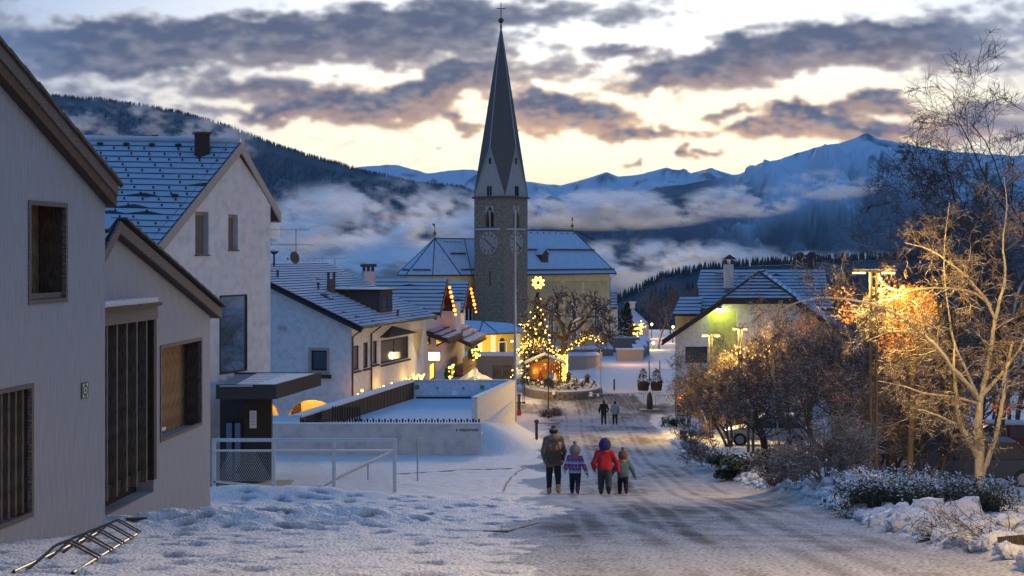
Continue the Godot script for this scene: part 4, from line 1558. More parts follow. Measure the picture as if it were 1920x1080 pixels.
func build_house_four() -> void:
	var c := P(658, 480, 78.0)
	c.y = 0
	var us := Vector3(0.243, 0, -1.0).normalized()  # along the street, away from the camera
	var uf := us.cross(Vector3.UP)  # towards the street
	var ye := -3.95
	var pitch := 0.45
	var len := 14.2
	var h := thing("house", "long white house with a tiled dormer and two lit arches in its gable wall", "house", Vector3(c.x, -9.6, c.z))
	var a := c - uf * 9.0
	var win := hole(a, uf, 583, 657, 613, 695)
	var ar1 := hole(a, uf, 541, 750, 632, 815)
	var ar2 := hole(a, uf, 470, 752, 523, 815)
	var g := G.new()
	var ywall := ye + 0.75 * pitch - 0.12
	wall_panel(g, a, uf, [Vector2(-6, ywall + 15.0 * pitch), Vector2(9.0, ywall)], -11.0, [win, ar1, ar2], 0.3)
	arch_fill(g, a, uf, ar1, 1.0)
	arch_fill(g, a, uf, ar2, 1.0)
	# street front
	var b := c
	var holes := []
	for q in [[662, 648, 673, 694], [681, 642, 690, 690], [699, 639, 707, 682], [714, 634, 766, 677]]:
		holes.append(hole(b, us, q[0], q[1], q[2], q[3]))
	wall_panel(g, b, us, [Vector2(0, ywall), Vector2(len - 0.3, ywall)], -11.0, holes, 0.2)
	put("wall", g, M.plaster_white, h)
	window_in(a, uf, win, 0.12, M.wood_dark, M.glass_dark, h, 0, 0.1)
	frame("window_surround", a, uf, win, 0.16, 0.03, 0.05, M.stone_trim, h)
	sheet("flower_box", a, uf, Rect2(win.position.x - 0.12, win.position.y - 0.42, win.size.x + 0.4, 0.2), 0.2, 0.2, M.wood_dark, h)
	for k in 4:
		var w := window_in(b, us, holes[k], 0.1, M.wood_dark, M.glass_dark if k > 0 else M.wood_grey, h, 1 if k == 3 else 0, 0.09)
		sheet("window_sill", b, us, Rect2(holes[k].position.x - 0.1, holes[k].position.y - 0.14, holes[k].size.x + 0.2, 0.1), 0.14, 0.2, M.wood_dark, w)
	# little roof over the broad window
	var hb: Rect2 = holes[3]
	var nn := uf
	var wp := func(s: float, y: float, o: float) -> Vector3: return Vector3(b.x, y, b.z) + us * s + nn * o
	var wr := G.new()
	var ty := on_wall(b, us, 740, 628).y
	var py2 := on_wall(b, us, 730, 612).y
	wr.slab([wp.call(hb.position.x - 0.3, ty, 0.5), wp.call(hb.end.x + 0.3, ty, 0.5), wp.call(hb.get_center().x - 0.6, py2, 0.01)], nn * 0.05)
	wr.tri(wp.call(hb.position.x - 0.3, ty, 0.5), wp.call(hb.get_center().x - 0.6, py2, 0.01), wp.call(hb.position.x - 0.3, ty, 0.01))
	wr.tri(wp.call(hb.end.x + 0.3, ty, 0.5), wp.call(hb.end.x + 0.3, ty, 0.01), wp.call(hb.get_center().x - 0.6, py2, 0.01))
	put("window_hood", wr, M.tile_dark, h)
	# painted shield
	var sh := [on_wall(b, us, 774, 619), on_wall(b, us, 792, 616), on_wall(b, us, 790, 640), on_wall(b, us, 784, 674), on_wall(b, us, 777, 650)]
	var sg := G.new()
	var pts := []
	for q: Vector2 in sh: pts.append(wp.call(q.x, q.y, 0.004))
	pts.reverse()
	var rev := pts.duplicate()
	rev.reverse()
	sg.slab(rev, nn * 0.01)
	put("painted_shield", sg, M.church_buff, h)
	# roof
	var e0 := c + uf * 0.75 - us * 0.4
	var e1 := c + uf * 0.75 + us * len
	e0.y = ye
	e1.y = ye
	var up := -uf * 7.9 + Vector3.UP * 7.9 * pitch
	var r := thing_part("roof", h)
	roof_face(r, e0, e1, e0 + up, e1 + up, 26, false, 0.04, 0.06)
	var back := -uf * 7.0 + Vector3.DOWN * 7.0 * pitch
	roof_face(r, e1 + up + back, e0 + up + back, e1 + up, e0 + up, 8, false, 0.06, 0.13)
	var vb := G.new()
	vb.slab([e0 + Vector3.DOWN * 0.34, e0 + Vector3.DOWN * 0.02, e0 + up + Vector3.DOWN * 0.02, e0 + up + Vector3.DOWN * 0.34], us * 0.1)
	put("verge_board", vb, M.wood_dark, r)
	vb = G.new()
	vb.slab([e1 + Vector3.DOWN * 0.3, e1 + up + Vector3.DOWN * 0.3, e1 + up, e1], -us * 0.06)
	put("verge_board", vb, M.wood_dark, r)
	var gt := G.new()
	gt.rod(e0 + uf * 0.05 + Vector3.DOWN * 0.06, e1 + uf * 0.05 + Vector3.DOWN * 0.06, 0.08, 8)
	put("gutter", gt, M.metal_dark, r)
	for q in [[0.05, 0.06], [3.2, 0.5]]:
		var dp := G.new()
		var p: Vector3 = c + us * q[0] + uf * 0.09
		var tp: Vector3 = c + uf * 0.75 + us * q[0]
		dp.tube([Vector3(tp.x, ye - 0.1, tp.z), Vector3(p.x, ye - 0.6, p.z), Vector3(p.x, -9.6, p.z)], [0.055, 0.055, 0.055], 6)
		put("downpipe", dp, M.metal_dark, h)
	# dormer
	var rn := (e1 - e0).cross(up).normalized()
	var f0 := hit(712, 588, e0, rn)
	var f1 := f0 + us * 2.4
	var ht := 42.0 / F * -f0.z
	var bk := ht / pitch
	var dz := thing_part("dormer", h)
	var dg := G.new()
	dg.fan([f0, f0 + Vector3.UP * ht, f0 - uf * bk + Vector3.UP * ht])
	dg.fan([f1, f1 - uf * bk + Vector3.UP * ht, f1 + Vector3.UP * ht])
	dg.quad(f0, f1, f1 + Vector3.UP * ht, f0 + Vector3.UP * ht)
	put("body", dg, M.tile_dark, dz)
	var cg := G.new()
	for k in 9:  # hung tiles of the cheek, whitened by snow
		var y0 := ht * k / 9.0
		var n := int(12 * (1.0 - k / 9.0)) + 2
		var w := bk * (1.0 - k / 9.0)
		for m in n:
			var x0 := w * m / n
			cg.col = Color(0.05, 0.045, 0.045) if m % 4 else Color(0.08, 0.06, 0.05)
			cg.box(Transform3D(Basis(uf, Vector3.UP, -us), f0 - uf * (x0 + bk * k / 9.0 * 0.98) * 1.0 + Vector3.UP * (y0 + ht / 18.0) - us * 0.03), Vector3(w / n - 0.04, ht / 9.0 - 0.03, 0.03))
			cg.col = Color(0.48, 0.52, 0.58)
			cg.box(Transform3D(Basis(uf, Vector3.UP, -us), f0 - uf * (x0 + bk * k / 9.0 * 0.98) + Vector3.UP * (y0 + ht / 9.0 * 0.3) - us * 0.045), Vector3(w / n - 0.09, ht / 9.0 * 0.4, 0.02))
	put("tiles", cg, M.roof_tiles, dz).set_meta("kind", "stuff")
	var dr := G.new()
	var o := Vector3.UP * (ht + 0.02)
	dr.slab([f0 + o + uf * 0.3 - us * 0.2, f1 + o + uf * 0.3 + us * 0.2, f1 + o - uf * bk + us * 0.2, f0 + o - uf * bk - us * 0.2], Vector3.UP * 0.08)
	put("roof_boards", dr, M.wood_dark, dz)
	dr = G.new()
	o += Vector3.UP * 0.083
	dr.slab([f0 + o + uf * 0.25 - us * 0.2, f1 + o + uf * 0.25 + us * 0.2, f1 + o - uf * bk + us * 0.2, f0 + o - uf * bk - us * 0.2], Vector3.UP * 0.06)
	put("snow_cap", dr, M.snow, dz)
	for k in 2:
		var wg := G.new()
		wg.box(Transform3D(Basis(us, Vector3.UP, uf), f0 + us * (0.65 + 1.1 * k) + Vector3.UP * ht * 0.5 + uf * 0.02), Vector3(0.95, ht * 0.7, 0.05))
		var wm := put("window", wg, M.wood_brown, dz)
		wg = G.new()
		wg.box(Transform3D(Basis(us, Vector3.UP, uf), f0 + us * (0.65 + 1.1 * k) + Vector3.UP * ht * 0.5 + uf * 0.05), Vector3(0.8, ht * 0.58, 0.02))
		put("pane", wg, M.glass_dark, wm)
	# chimney, pipes
	var cp := hit(621, 548, e0, rn)
	var ch := G.new()
	ch.at(cp + Vector3.UP * 0.25, Vector3(0.46, 1.1, 0.46), 0.24)
	var cm := put("chimney", ch, M.tile_brown, r)
	ch = G.new()
	for q in [-0.17, 0.17]:
		ch.at(cp + Vector3(q, 0.98, 0), Vector3(0.12, 0.4, 0.4), 0.24)
	ch.at(cp + Vector3.UP * 1.21, Vector3(0.62, 0.06, 0.6), 0.24)
	put("cap", ch, M.metal_dark, cm)
	for q in [[521, 520], [597, 543], [746, 594]]:
		var vp := hit(q[0], q[1], e0, rn)
		ch = G.new()
		ch.rod(vp, vp + Vector3.UP * 0.35, 0.07)
		ch.lathe(Transform3D(Basis(), vp + Vector3.UP * 0.35), [Vector2(0.1, 0), Vector2(0.1, 0.05), Vector2(0.0, 0.09)], 8)
		put("vent_pipe", ch, M.metal_dark, r)
	var sk := hit(612, 558, e0, rn)
	ch = G.new()
	ch.box(Transform3D(Basis(us, up.normalized(), us.cross(up.normalized())), sk + rn * 0.06), Vector3(0.5, 0.7, 0.1))
	put("roof_window", ch, M.metal_dark, r)
	# on and behind the ridge
	var fl := thing("flue", "thin flue pipe with a snow-capped hood above the ridge of the white house", "flue pipe", P(514, 497, 80.0))
	ch = G.new()
	ch.rod(P(514, 500, 80.0), P(514, 472, 80.0), 0.06)
	ch.lathe(Transform3D(Basis(), P(514, 473, 80.0)), [Vector2(0.1, -0.12), Vector2(0.27, 0.02), Vector2(0.27, 0.06)], 10)
	put("pipe", ch, M.metal_dark, fl)
	ch = G.new()
	ch.lathe(Transform3D(Basis(), P(514, 471, 80.0)), [Vector2(0.27, 0.0), Vector2(0.24, 0.08), Vector2(0.0, 0.13)], 10)
	put("snow_cap", ch, M.snow, fl)
	var di := thing("satellite_dish", "dark satellite dish under a tall rooftop aerial", "satellite dish", P(553, 496, 80.0))
	ch = G.new()
	ch.lathe(Transform3D(Basis(Vector3.UP, 0.9) * Basis(Vector3.RIGHT, PI / 2 - 0.2), P(552, 483, 79.9)), [Vector2(0.0, -0.08), Vector2(0.2, -0.05), Vector2(0.36, 0.03), Vector2(0.34, 0.03), Vector2(0.19, -0.035), Vector2(0.0, -0.06)], 16)
	put("dish", ch, M.tile_brown, di)
	ch = G.new()
	ch.rod(P(552, 488, 79.9), P(540, 485, 79.4), 0.015)
	ch.ball(P(539, 485, 79.4), Vector3(0.06, 0.06, 0.06), 8, 5)
	put("receiver_arm", ch, M.metal_dark, di)
	build_aerial("tall rooftop aerial with two crossbars above the satellite dish", P(555, 496, 80.2), 2.05, [[0.95, 1.45, 0.02], [0.25, 1.8, 0.03]], true)
	build_aerial("small aerial beside the end of the white house's ridge", P(628, 506, 100.0), 0.85, [[0.6, 1.5, 0.02]], false)
	# lamp on the gable wall
	var lp := on_wall(a, uf, 530.5, 614)
	var lm := thing("wall_lamp", "small dark oval lamp, unlit, on the bluish gable wall", "lamp", Vector3(a.x, lp.y, a.z) + uf * lp.x + us.cross(Vector3.UP) * 0.0)
	ch = G.new()
	var lpos := Vector3(a.x, lp.y, a.z) + uf * lp.x - us * 0.12
	ch.ball(lpos, Vector3(0.25, 0.09, 0.14), 10, 6)
	ch.rod(lpos + us * 0.15, lpos, 0.04)
	put("housing", ch, M.metal_grey, lm)
	# inside the arches
	var arc := thing_part("arcade", h)
	ch = G.new()
	var ib := a + us * 2.2
	ch.quad(Vector3(ib.x, -11, ib.z) - uf * 4.0, Vector3(ib.x, -11, ib.z) + uf * 8.5, Vector3(ib.x, -7.2, ib.z) + uf * 8.5, Vector3(ib.x, -7.2, ib.z) - uf * 4.0)
	ch.quad(Vector3(a.x, -7.45, a.z) - uf * 4.0 + us * 0.3, Vector3(ib.x, -7.45, ib.z) - uf * 4.0, Vector3(ib.x, -7.45, ib.z) + uf * 8.5, Vector3(a.x, -7.45, a.z) + uf * 8.5 + us * 0.3)
	put("vault", ch, M.church_cream, arc)
	ch = G.new()
	var dp0 := on_wall(ib, uf, 548, 760)
	ch.box(Transform3D(Basis(uf, Vector3.UP, -us), Vector3(ib.x, -9.3, ib.z) + uf * (dp0.x + 0.1) - us * 0.03), Vector3(0.9, 2.6, 0.05))
	put("door", ch, M.wood_brown, arc)
	ch = G.new()
	ch.box(Transform3D(Basis(uf, Vector3.UP, -us), Vector3(ib.x, -9.3, ib.z) + uf * (dp0.x + 2.5) - us * 0.03), Vector3(0.35, 2.6, 0.05))
	put("door", ch, M.wood_amber, arc)
	for s in [dp0.x + 1.4, dp0.x - 2.0]:
		var bp: Vector3 = Vector3(a.x, -7.75, a.z) + uf * s + us * 1.1
		ch = G.new()
		ch.ball(bp, Vector3(0.14, 0.1, 0.14), 10, 6)
		var bl := thing("arcade_lamp", "lit ceiling lamp inside the broad arch" if s > dp0.x else "lit ceiling lamp inside the narrow arch by the porch wall", "lamp", bp)
		put("bulb", ch, M.lamp_strip, bl)
		lamp("arcade_light", bp, 2.0, Color(1.0, 0.78, 0.42), 0.1)


func build_aerial(label: String, foot: Vector3, high: float, arms: Array, comb: bool) -> void:
	var t := thing("aerial", label, "antenna", foot)
	var g := G.new()
	g.rod(foot, foot + Vector3.UP * high, 0.022)
	put("mast", g, M.metal_dark, t)
	for q in arms:
		g = G.new()
		var y: float = high * 0.98 - (0.0 if q == arms[0] else high * 0.42)
		var p := foot + Vector3.UP * y
		g.rod(p + Vector3(-q[1], 0, 0.1), p + Vector3(q[1] * 0.55, 0, -0.1), 0.014)
		if comb and q != arms[0]:
			for k in 14:
				g.rod(p + Vector3(-q[1] + k * 0.13, -0.07, 0), p + Vector3(-q[1] + k * 0.13, 0.07, 0), 0.008, 4)
		else:
			g.rod(p + Vector3(-q[1] * 0.6, -0.4, 0), p + Vector3(-q[1] * 0.6, 0.2, 0), 0.01, 4)
		put("crossbar", g, M.metal_dark, t)


# ---------------------------------------------------------------- the inn with two lit gables
func bulbs(parent: Node, pts: Array, r: float, m: Material) -> void:
	if not shared.has("bulb"):
		var g := G.new()
		g.ball(Vector3.ZERO, Vector3.ONE, 8, 5)
		shared["bulb"] = g.mesh()
	for p: Vector3 in pts:
		place("bulb", shared["bulb"], m, Transform3D(Basis().scaled(Vector3.ONE * r * rng.randf_range(0.35, 0.9)), p), parent)


var shared := {}


func build_house_five() -> void:
	var u := Vector3(0.087, 0, -1.0).normalized()
	var out := u.cross(Vector3.UP)
	var a := Vector3(-5.9, 0, -93.0)
	var h := thing("inn", "white inn with two small wooden gables edged in orange bulbs", "building", Vector3(a.x, -12.6, a.z))
	var w: Array = []
	for q in [[802, 618, 808, 646], [818, 612, 834, 646], [846, 612, 853, 642], [806, 680, 816, 712], [845, 684, 853, 712]]:
		w.append(hole(a, u, q[0], q[1], q[2], q[3]))
	var g := G.new()
	wall_panel(g, a, u, [Vector2(0, -3.6), Vector2(22.5, -3.6)], -13.5, w, 0.2)
	var c := a + u * 22.5
	g.quad(Vector3(c.x, -13.5, c.z), Vector3(c.x, -13.5, c.z) - out * 9.0, Vector3(c.x, -3.6, c.z) - out * 9.0, Vector3(c.x, -3.6, c.z))
	g.quad(Vector3(a.x, -13.5, a.z) - out * 9.0, Vector3(a.x, -13.5, a.z), Vector3(a.x, -3.6, a.z), Vector3(a.x, -3.6, a.z) - out * 9.0)
	put("wall", g, M.plaster_old, h)
	for k in w.size():
		window_in(a, u, w[k], 0.1, M.wood_dark, M.glass_dark if k < 3 else M.window_lit, h, 0, 0.08)
	# two cross gables
	var ends := [[1.5, 8.3, -1.62, -3.75], [14.2, 21.6, -2.05, -4.1]]
	for k in 2:
		var q: Array = ends[k]
		var gb := thing_part("gable", h)
		var mid: float = (q[0] + q[1]) * 0.5
		var at := func(s: float, y: float, o: float) -> Vector3: return Vector3(a.x, y, a.z) + u * s + out * o
		var over := 0.9
		var tri := G.new()
		tri.slab([at.call(q[0] + 0.2, q[3], 0.35), at.call(q[1] - 0.2, q[3], 0.35), at.call(mid, q[2] - 0.1, 0.35)], -out * 0.1)
		put("gable_boards", tri, M.wood_amber, gb)
		var lx := -11.0 if k == 0 else -5.0
		roof_face(gb, at.call(q[0] - 0.3, q[3] - 0.15, lx), at.call(q[0] - 0.3, q[3] - 0.15, over), at.call(mid, q[2], lx), at.call(mid, q[2], over), 9, false, 0.06, 0.09)
		roof_face(gb, at.call(q[1] + 0.3, q[3] - 0.15, over), at.call(q[1] + 0.3, q[3] - 0.15, lx), at.call(mid, q[2], over), at.call(mid, q[2], lx), 9, false, 0.06, 0.09)
		for sd in [[q[0] - 0.3, mid], [mid, q[1] + 0.3]]:
			var v := G.new()
			var p: Vector3 = at.call(sd[0], q[3] - 0.15 if sd[1] == mid else q[2], over)
			var p2: Vector3 = at.call(sd[1], q[2] if sd[1] == mid else q[3] - 0.15, over)
			v.slab([p + Vector3.DOWN * 0.3, p2 + Vector3.DOWN * 0.3, p2, p], out * 0.06)
			put("verge_board", v, M.wood_brown, gb)
		var st := thing("light_string", "row of orange bulbs edging the first wooden gable of the inn" if k == 0 else "row of orange bulbs edging the gable of the inn nearest the church", "fairy lights", at.call(q[1], q[3], over))
		var pts := []
		for m in 7:
			var t := 0.12 + 0.15 * m
			pts.append(at.call(lerpf(mid, q[1] + 0.3, t), lerpf(q[2], q[3] - 0.15, t) - 0.34, over + 0.12))
		bulbs(st, pts, 0.14, M.bulb_orange)
		var lpt: Vector3 = at.call(mid + 1.2, q[3] + 0.7, over + 0.15)
		lamp("gable_light", lpt, 0.5, Color(1.0, 0.45, 0.12), 0.1)
	# turret-like bay, lower roofs and balcony
	var at2 := func(s: float, y: float, o: float) -> Vector3: return Vector3(a.x, y, a.z) + u * s + out * o
	var bay := G.new()
	bay.slab([at2.call(9.4, -6.2, 0.0), at2.call(12.6, -6.2, 0.0), at2.call(12.6, -3.5, 0.0), at2.call(9.4, -3.5, 0.0)], out * 0.9)
	put("oriel", bay, M.plaster_old, h)
	for q in [[1.0, 9.0, -5.1, -5.7, 1.5], [10.5, 21.5, -5.6, -6.6, 1.9]]:
		roof_face(h, at2.call(q[0], q[3], q[4]), at2.call(q[1], q[3], q[4]), at2.call(q[0], q[2], 0.02), at2.call(q[1], q[2], 0.02), 3, false, 0.12, 0.2)
		for k in int((q[1] - q[0]) / 0.6):
			var rf := G.new()
			rf.bar(at2.call(q[0] + 0.3 + 0.6 * k, q[3] - 0.2, q[4] + 0.1), at2.call(q[0] + 0.3 + 0.6 * k, q[2] - 0.25, 0.0), 0.12, 0.16)
			put("rafter", rf, M.wood_brown, h)
	var bal := G.new()
	bal.slab([at2.call(11.0, -8.7, 0.01), at2.call(20.0, -8.7, 0.01), at2.call(20.0, -8.7, 1.3), at2.call(11.0, -8.7, 1.3)], Vector3.DOWN * 0.2)
	var bm := put("balcony", bal, M.wood_brown, h)
	for k in 18:
		bal = G.new()
		bal.box(Transform3D(Basis(u, Vector3.UP, out), at2.call(11.25 + 0.5 * k, -8.15, 1.27)), Vector3(0.4, 1.0, 0.04))
		put("board", bal, M.wood_brown, bm)
	var fas := G.new()
	fas.box(Transform3D(Basis(u, Vector3.UP, out), at2.call(11.0, -9.35, 0.6)), Vector3(20.0, 0.5, 1.1))
	put("fascia", fas, M.plaster_white, h)
	var door := G.new()
	door.box(Transform3D(Basis(u, Vector3.UP, out), at2.call(12.4, -11.4, 0.1)), Vector3(2.6, 2.9, 0.12))
	put("door", door, M.red, h)
	for s in [2.0, 5.5, 9.5, 16.0, 19.5]:
		door = G.new()
		door.box(Transform3D(Basis(u, Vector3.UP, out), at2.call(s, -11.2, 0.12)), Vector3(1.4, 3.4, 0.2))
		put("panel", door, M.wood_brown, h)
	# lit sign box with lettering, garlands and strings of bulbs
	var sp := on_wall(a + out * 1.2, u, 814, 668)
	var sc: Vector3 = at2.call(sp.x, sp.y, 1.2)
	var sg := thing("shop_sign", "small lit white box sign on the front of the inn", "sign", sc)
	var sb := G.new()
	sb.box(Transform3D(Basis(), sc), Vector3(0.72, 0.5, 0.2))
	put("sign_box", sb, M.sign_lit, sg)
	for k in 3:
		sb = G.new()
		sb.box(Transform3D(Basis(), sc + Vector3(-0.02 + 0.05 * (k - 1), 0.1 - 0.12 * k, 0.102)), Vector3(0.42 - 0.1 * k, 0.045, 0.004))
		put("line_of_print", sb, M.wood_brown, sg)
	lamp("shop_sign_light", sc + Vector3(0, 0, 0.25), 1.2, Color(1.0, 0.85, 0.5), 0.2)
	for q in [["garland of bright yellow bulbs on the balcony of the inn", 15.0, 20.5, -7.75, 30, "bulb_warm"], ["garland of yellow bulbs behind the lit box sign of the inn", 1.2, 4.0, -8.0, 18, "bulb_warm"]]:
		var gd := thing("garland", q[0], "fairy lights", at2.call(q[1], q[3], 1.4))
		var gr := G.new()
		for k in 60:
			gr.col = Color(0.03, 0.06, 0.025)
			gr.ball(at2.call(lerpf(q[1], q[2], k / 59.0), q[3] + rng.randf_range(-0.3, 0.3), 1.35 + rng.randf_range(-0.1, 0.1)), Vector3.ONE * rng.randf_range(0.12, 0.25), 5, 3)
		put("greenery", gr, M.needles, gd).set_meta("kind", "stuff")
		var pts := []
		for k in q[4]:
			pts.append(at2.call(lerpf(q[1], q[2], (k + 0.5) / q[4]), q[3] + rng.randf_range(-0.42, 0.42), 1.5))
		bulbs(gd, pts, 0.1, M[q[5]])
		lamp("garland_light", at2.call((q[1] + q[2]) * 0.5, q[3] - 0.2, 2.0), 3.0, Color(1.0, 0.72, 0.28), 0.3)
	var st2 := thing("light_string", "swag of warm bulbs under the balcony of the inn", "fairy lights", at2.call(12.0, -9.8, 1.4))
	var pts2 := []
	for k in 22:
		pts2.append(at2.call(9.0 + 0.55 * k, -9.75 - 0.55 * absf(sin(k * 0.62)), 1.45))
	bulbs(st2, pts2, 0.1, M.bulb_warm)
	st2 = thing("light_string", "swag of warm bulbs over the shop windows below the box sign", "fairy lights", at2.call(3.0, -10.0, 1.0))
	pts2 = []
	for k in 11:
		pts2.append(at2.call(0.8 + 0.6 * k, -9.9 - 0.35 * absf(sin(k * 0.7 + 0.4)), 1.0))
	bulbs(st2, pts2, 0.1, M.bulb_warm)
	var rb := thing("light_string", "few red bulbs beside the red door of the inn", "fairy lights", at2.call(14.2, -11.0, 1.0))
	bulbs(rb, [at2.call(14.4, -10.3, 0.8), at2.call(14.5, -10.6, 0.8)], 0.13, M.bulb_red)
	lamp("porch_light", at2.call(8.0, -10.2, 2.2), 5.0, Color(1.0, 0.62, 0.25), 0.3)
	lamp("porch_light", at2.call(17.5, -10.3, 2.2), 7.0, Color(1.0, 0.7, 0.32), 0.3)
	# chimney house behind
	var cp := P(691, 522, 96.0)
	var chm := G.new()
	chm.at(cp + Vector3.UP * 0.0, Vector3(0.8, 1.0, 0.8), 0.3)
	var cm := put("chimney", chm, M.plaster_old, h)
	chm = G.new()
	for q in [-0.3, 0.0, 0.3]:
		chm.at(cp + Vector3(q, 0.66, 0.1), Vector3(0.12, 0.34, 0.5), 0.3)
	chm.at(cp + Vector3.UP * 0.9, Vector3(0.95, 0.2, 0.95), 0.3)
	put("cap", chm, M.tile_dark, cm)
	# bulbs along the greenery on top of the terrace wall
	var hg := thing("planting", "low clipped greenery with fairy lights along the boarded terrace wall", "hedge", P(720, 740, 78.0))
	var pl := G.new()
	var pb := []
	for k in 90:
		var t := k / 89.0
		var p := P(lerpf(661, 797, t), lerpf(752, 712, t), lerpf(76.0, 90.0, t))
		pl.col = Color(0.03, 0.05, 0.025).lerp(Color(0.6, 0.6, 0.62), 0.5 if k % 3 == 0 else 0.0)
		pl.ball(p + Vector3(rng.randf_range(-0.1, 0.1), rng.randf_range(-0.25, 0.05), 0), Vector3.ONE * rng.randf_range(0.15, 0.28), 6, 4)
		if k % 2 == 0: pb.append(p + Vector3(rng.randf_range(-0.1, 0.1), 0.1 + 0.22 * absf(sin(k * 0.55)) + rng.randf_range(-0.1, 0.12), 0.25))
	put("greenery", pl, M.needles, hg).set_meta("kind", "stuff")
	for k in 16:
		pb.append(P(770 + 1.6 * k, 712 - 9.0 * absf(sin(k * 0.5)), 89.0))
	bulbs(hg, pb, 0.085, M.bulb_warm)
	for k in 3:
		lamp("hedge_light", P(680 + 45 * k, 738 - 13 * k, 77.0 + 5 * k), 0.9, Color(1.0, 0.72, 0.3), 0.3)


# ---------------------------------------------------------------- the church
func build_church() -> void:
	var e := Vector3(0.7071, 0, -0.7071)
	var p := Vector3(0.7071, 0, 0.7071)
	var ax := Vector3(-1.84, 0, -181.9)
	var ch := thing("church", "cream and yellow village church with steep blue snow roofs", "church", Vector3(0, -12.6, -181))
	var ridge := 3.43
	var eave := -2.05
	var hw := 5.5
	# nave walls
	var u := e
	var a := ax + p * (hw - 0.4)
	var holes := []
	for q in [[1023, 560, 1041, 640], [1066, 560, 1084, 640], [1109, 560, 1127, 640]]:
		holes.append(hole(a, u, q[0], q[1], q[2], q[3]))
	var g := G.new()
	var s0 := -1.0
	var s1 := 16.4
	wall_panel(g, a + u * s0, u, [Vector2(0, eave + 0.1), Vector2(s1 - s0, eave + 0.1)], -14.0, [], 0.3)
	var c := a + u * s1
	g.quad(Vector3(c.x, -14, c.z), Vector3(c.x, -14, c.z) - p * 10.2, Vector3(c.x, eave, c.z) - p * 10.2, Vector3(c.x, eave, c.z))
	put("wall", g, M.church_cream, ch)
	var nn := u.cross(Vector3.UP)
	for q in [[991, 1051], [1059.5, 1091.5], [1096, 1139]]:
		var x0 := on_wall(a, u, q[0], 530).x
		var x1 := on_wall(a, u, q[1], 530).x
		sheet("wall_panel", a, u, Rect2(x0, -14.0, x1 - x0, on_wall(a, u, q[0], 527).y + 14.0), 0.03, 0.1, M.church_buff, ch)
	for h: Rect2 in holes:
		var cx := h.get_center().x
		var fr := G.new()
		var at := func(s: float, y: float, o: float) -> Vector3: return Vector3(a.x, y, a.z) + u * s + nn * o
		fr.slab([at.call(cx - 0.62, h.position.y, 0.05), at.call(cx + 0.62, h.position.y, 0.05), at.call(cx + 0.62, h.end.y - 0.7, 0.05), at.call(cx + 0.35, h.end.y - 0.25, 0.05), at.call(cx, h.end.y, 0.05), at.call(cx - 0.35, h.end.y - 0.25, 0.05), at.call(cx - 0.62, h.end.y - 0.7, 0.05)], nn * 0.04)
		var wn := put("window", fr, M.trim_white, ch)
		for sd in [-0.22, 0.22]:
			fr = G.new()
			fr.slab([at.call(cx + sd - 0.16, h.position.y + 0.1, 0.092), at.call(cx + sd + 0.16, h.position.y + 0.1, 0.092), at.call(cx + sd + 0.16, h.end.y - 1.0, 0.092), at.call(cx + sd, h.end.y - 0.72, 0.092), at.call(cx + sd - 0.16, h.end.y - 1.0, 0.092)], nn * 0.015)
			put("pane", fr, M.glass_dark, wn)
	# nave roof
	var rf := thing_part("roof", ch)
	var at3 := func(t: float, o: float, y: float) -> Vector3: return ax + e * t + p * o + Vector3.UP * y
	var low0: Vector3 = at3.call(-2.0, hw + 0.3, eave - 0.25)
	var low1: Vector3 = at3.call(17.0, hw + 0.3, eave - 0.25)
	var b0: Vector3 = at3.call(-2.0, 0, ridge)
	var b1: Vector3 = at3.call(14.6, 0, ridge)
	var l2: Vector3 = at3.call(17.0, -hw - 0.3, eave - 0.25)
	var l3: Vector3 = at3.call(-2.0, -hw - 0.3, eave - 0.25)
	var sg := G.new()
	sg.fan([low0, low1, b1, b0])
	sg.fan([low1, l2, b1])
	sg.fan([l2, l3, b0, b1])
	sg.fan([l3, low0, b0])
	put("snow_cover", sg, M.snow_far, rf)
	var fb := G.new()
	fb.bar(low0 + Vector3.DOWN * 0.1, low1 + Vector3.DOWN * 0.1, 0.12, 0.2)
	put("gutter", fb, M.metal_dark, rf)
	for q in [[0.06, 0.0], [0.52, 0.0]]:
		var f: float = q[0]
		var sb := G.new()
		var qa := low0.lerp(b0, f)
		var qb := low1.lerp(b1, f)
		if f > 0.3: qa = qa.lerp(qb, 0.22)
		sb.bar(qa + Vector3(0.1, 0.16, 0.16), qb + Vector3(0.1, 0.16, 0.16), 0.1, 0.22)
		put("snow_fence", sb, M.tile_brown, rf)
	for k in 14:
		var hk := G.new()
		hk.at(low0.lerp(b0, 0.93).lerp(low1.lerp(b1, 0.93), (k + 0.5) / 14.0) + Vector3(0.05, 0.1, 0.1), Vector3(0.16, 0.14, 0.14))
		put("snow_guard", hk, M.tile_dark, rf)
	var cap := G.new()
	cap.bar(b0 + Vector3.UP * 0.06, b1 + Vector3.UP * 0.06, 0.2, 0.14)
	cap.bar(b1 + Vector3.UP * 0.05, low1 + Vector3.UP * 0.02, 0.1, 0.1)
	put("ridge_cap", cap, M.metal_dark, rf)
	# roof dormer
	var rn := (low1 - low0).cross(b0 - low0).normalized()
	var dp := hit(1022, 492, low0, rn)
	var dg := G.new()
	dg.slab([dp - e * 0.6, dp + e * 0.6, dp + e * 0.6 + Vector3.UP * 1.1, dp + Vector3.UP * 1.7, dp - e * 0.6 + Vector3.UP * 1.1], -p * 0.1)
	dg.fan([dp - e * 0.6 - p * 1.6 + Vector3.UP * 1.1, dp - e * 0.6, dp - e * 0.6 + Vector3.UP * 1.1])
	var dm := put("dormer", dg, M.tile_brown, rf)
	dg = G.new()
	var dt := dp + Vector3.UP * 1.75
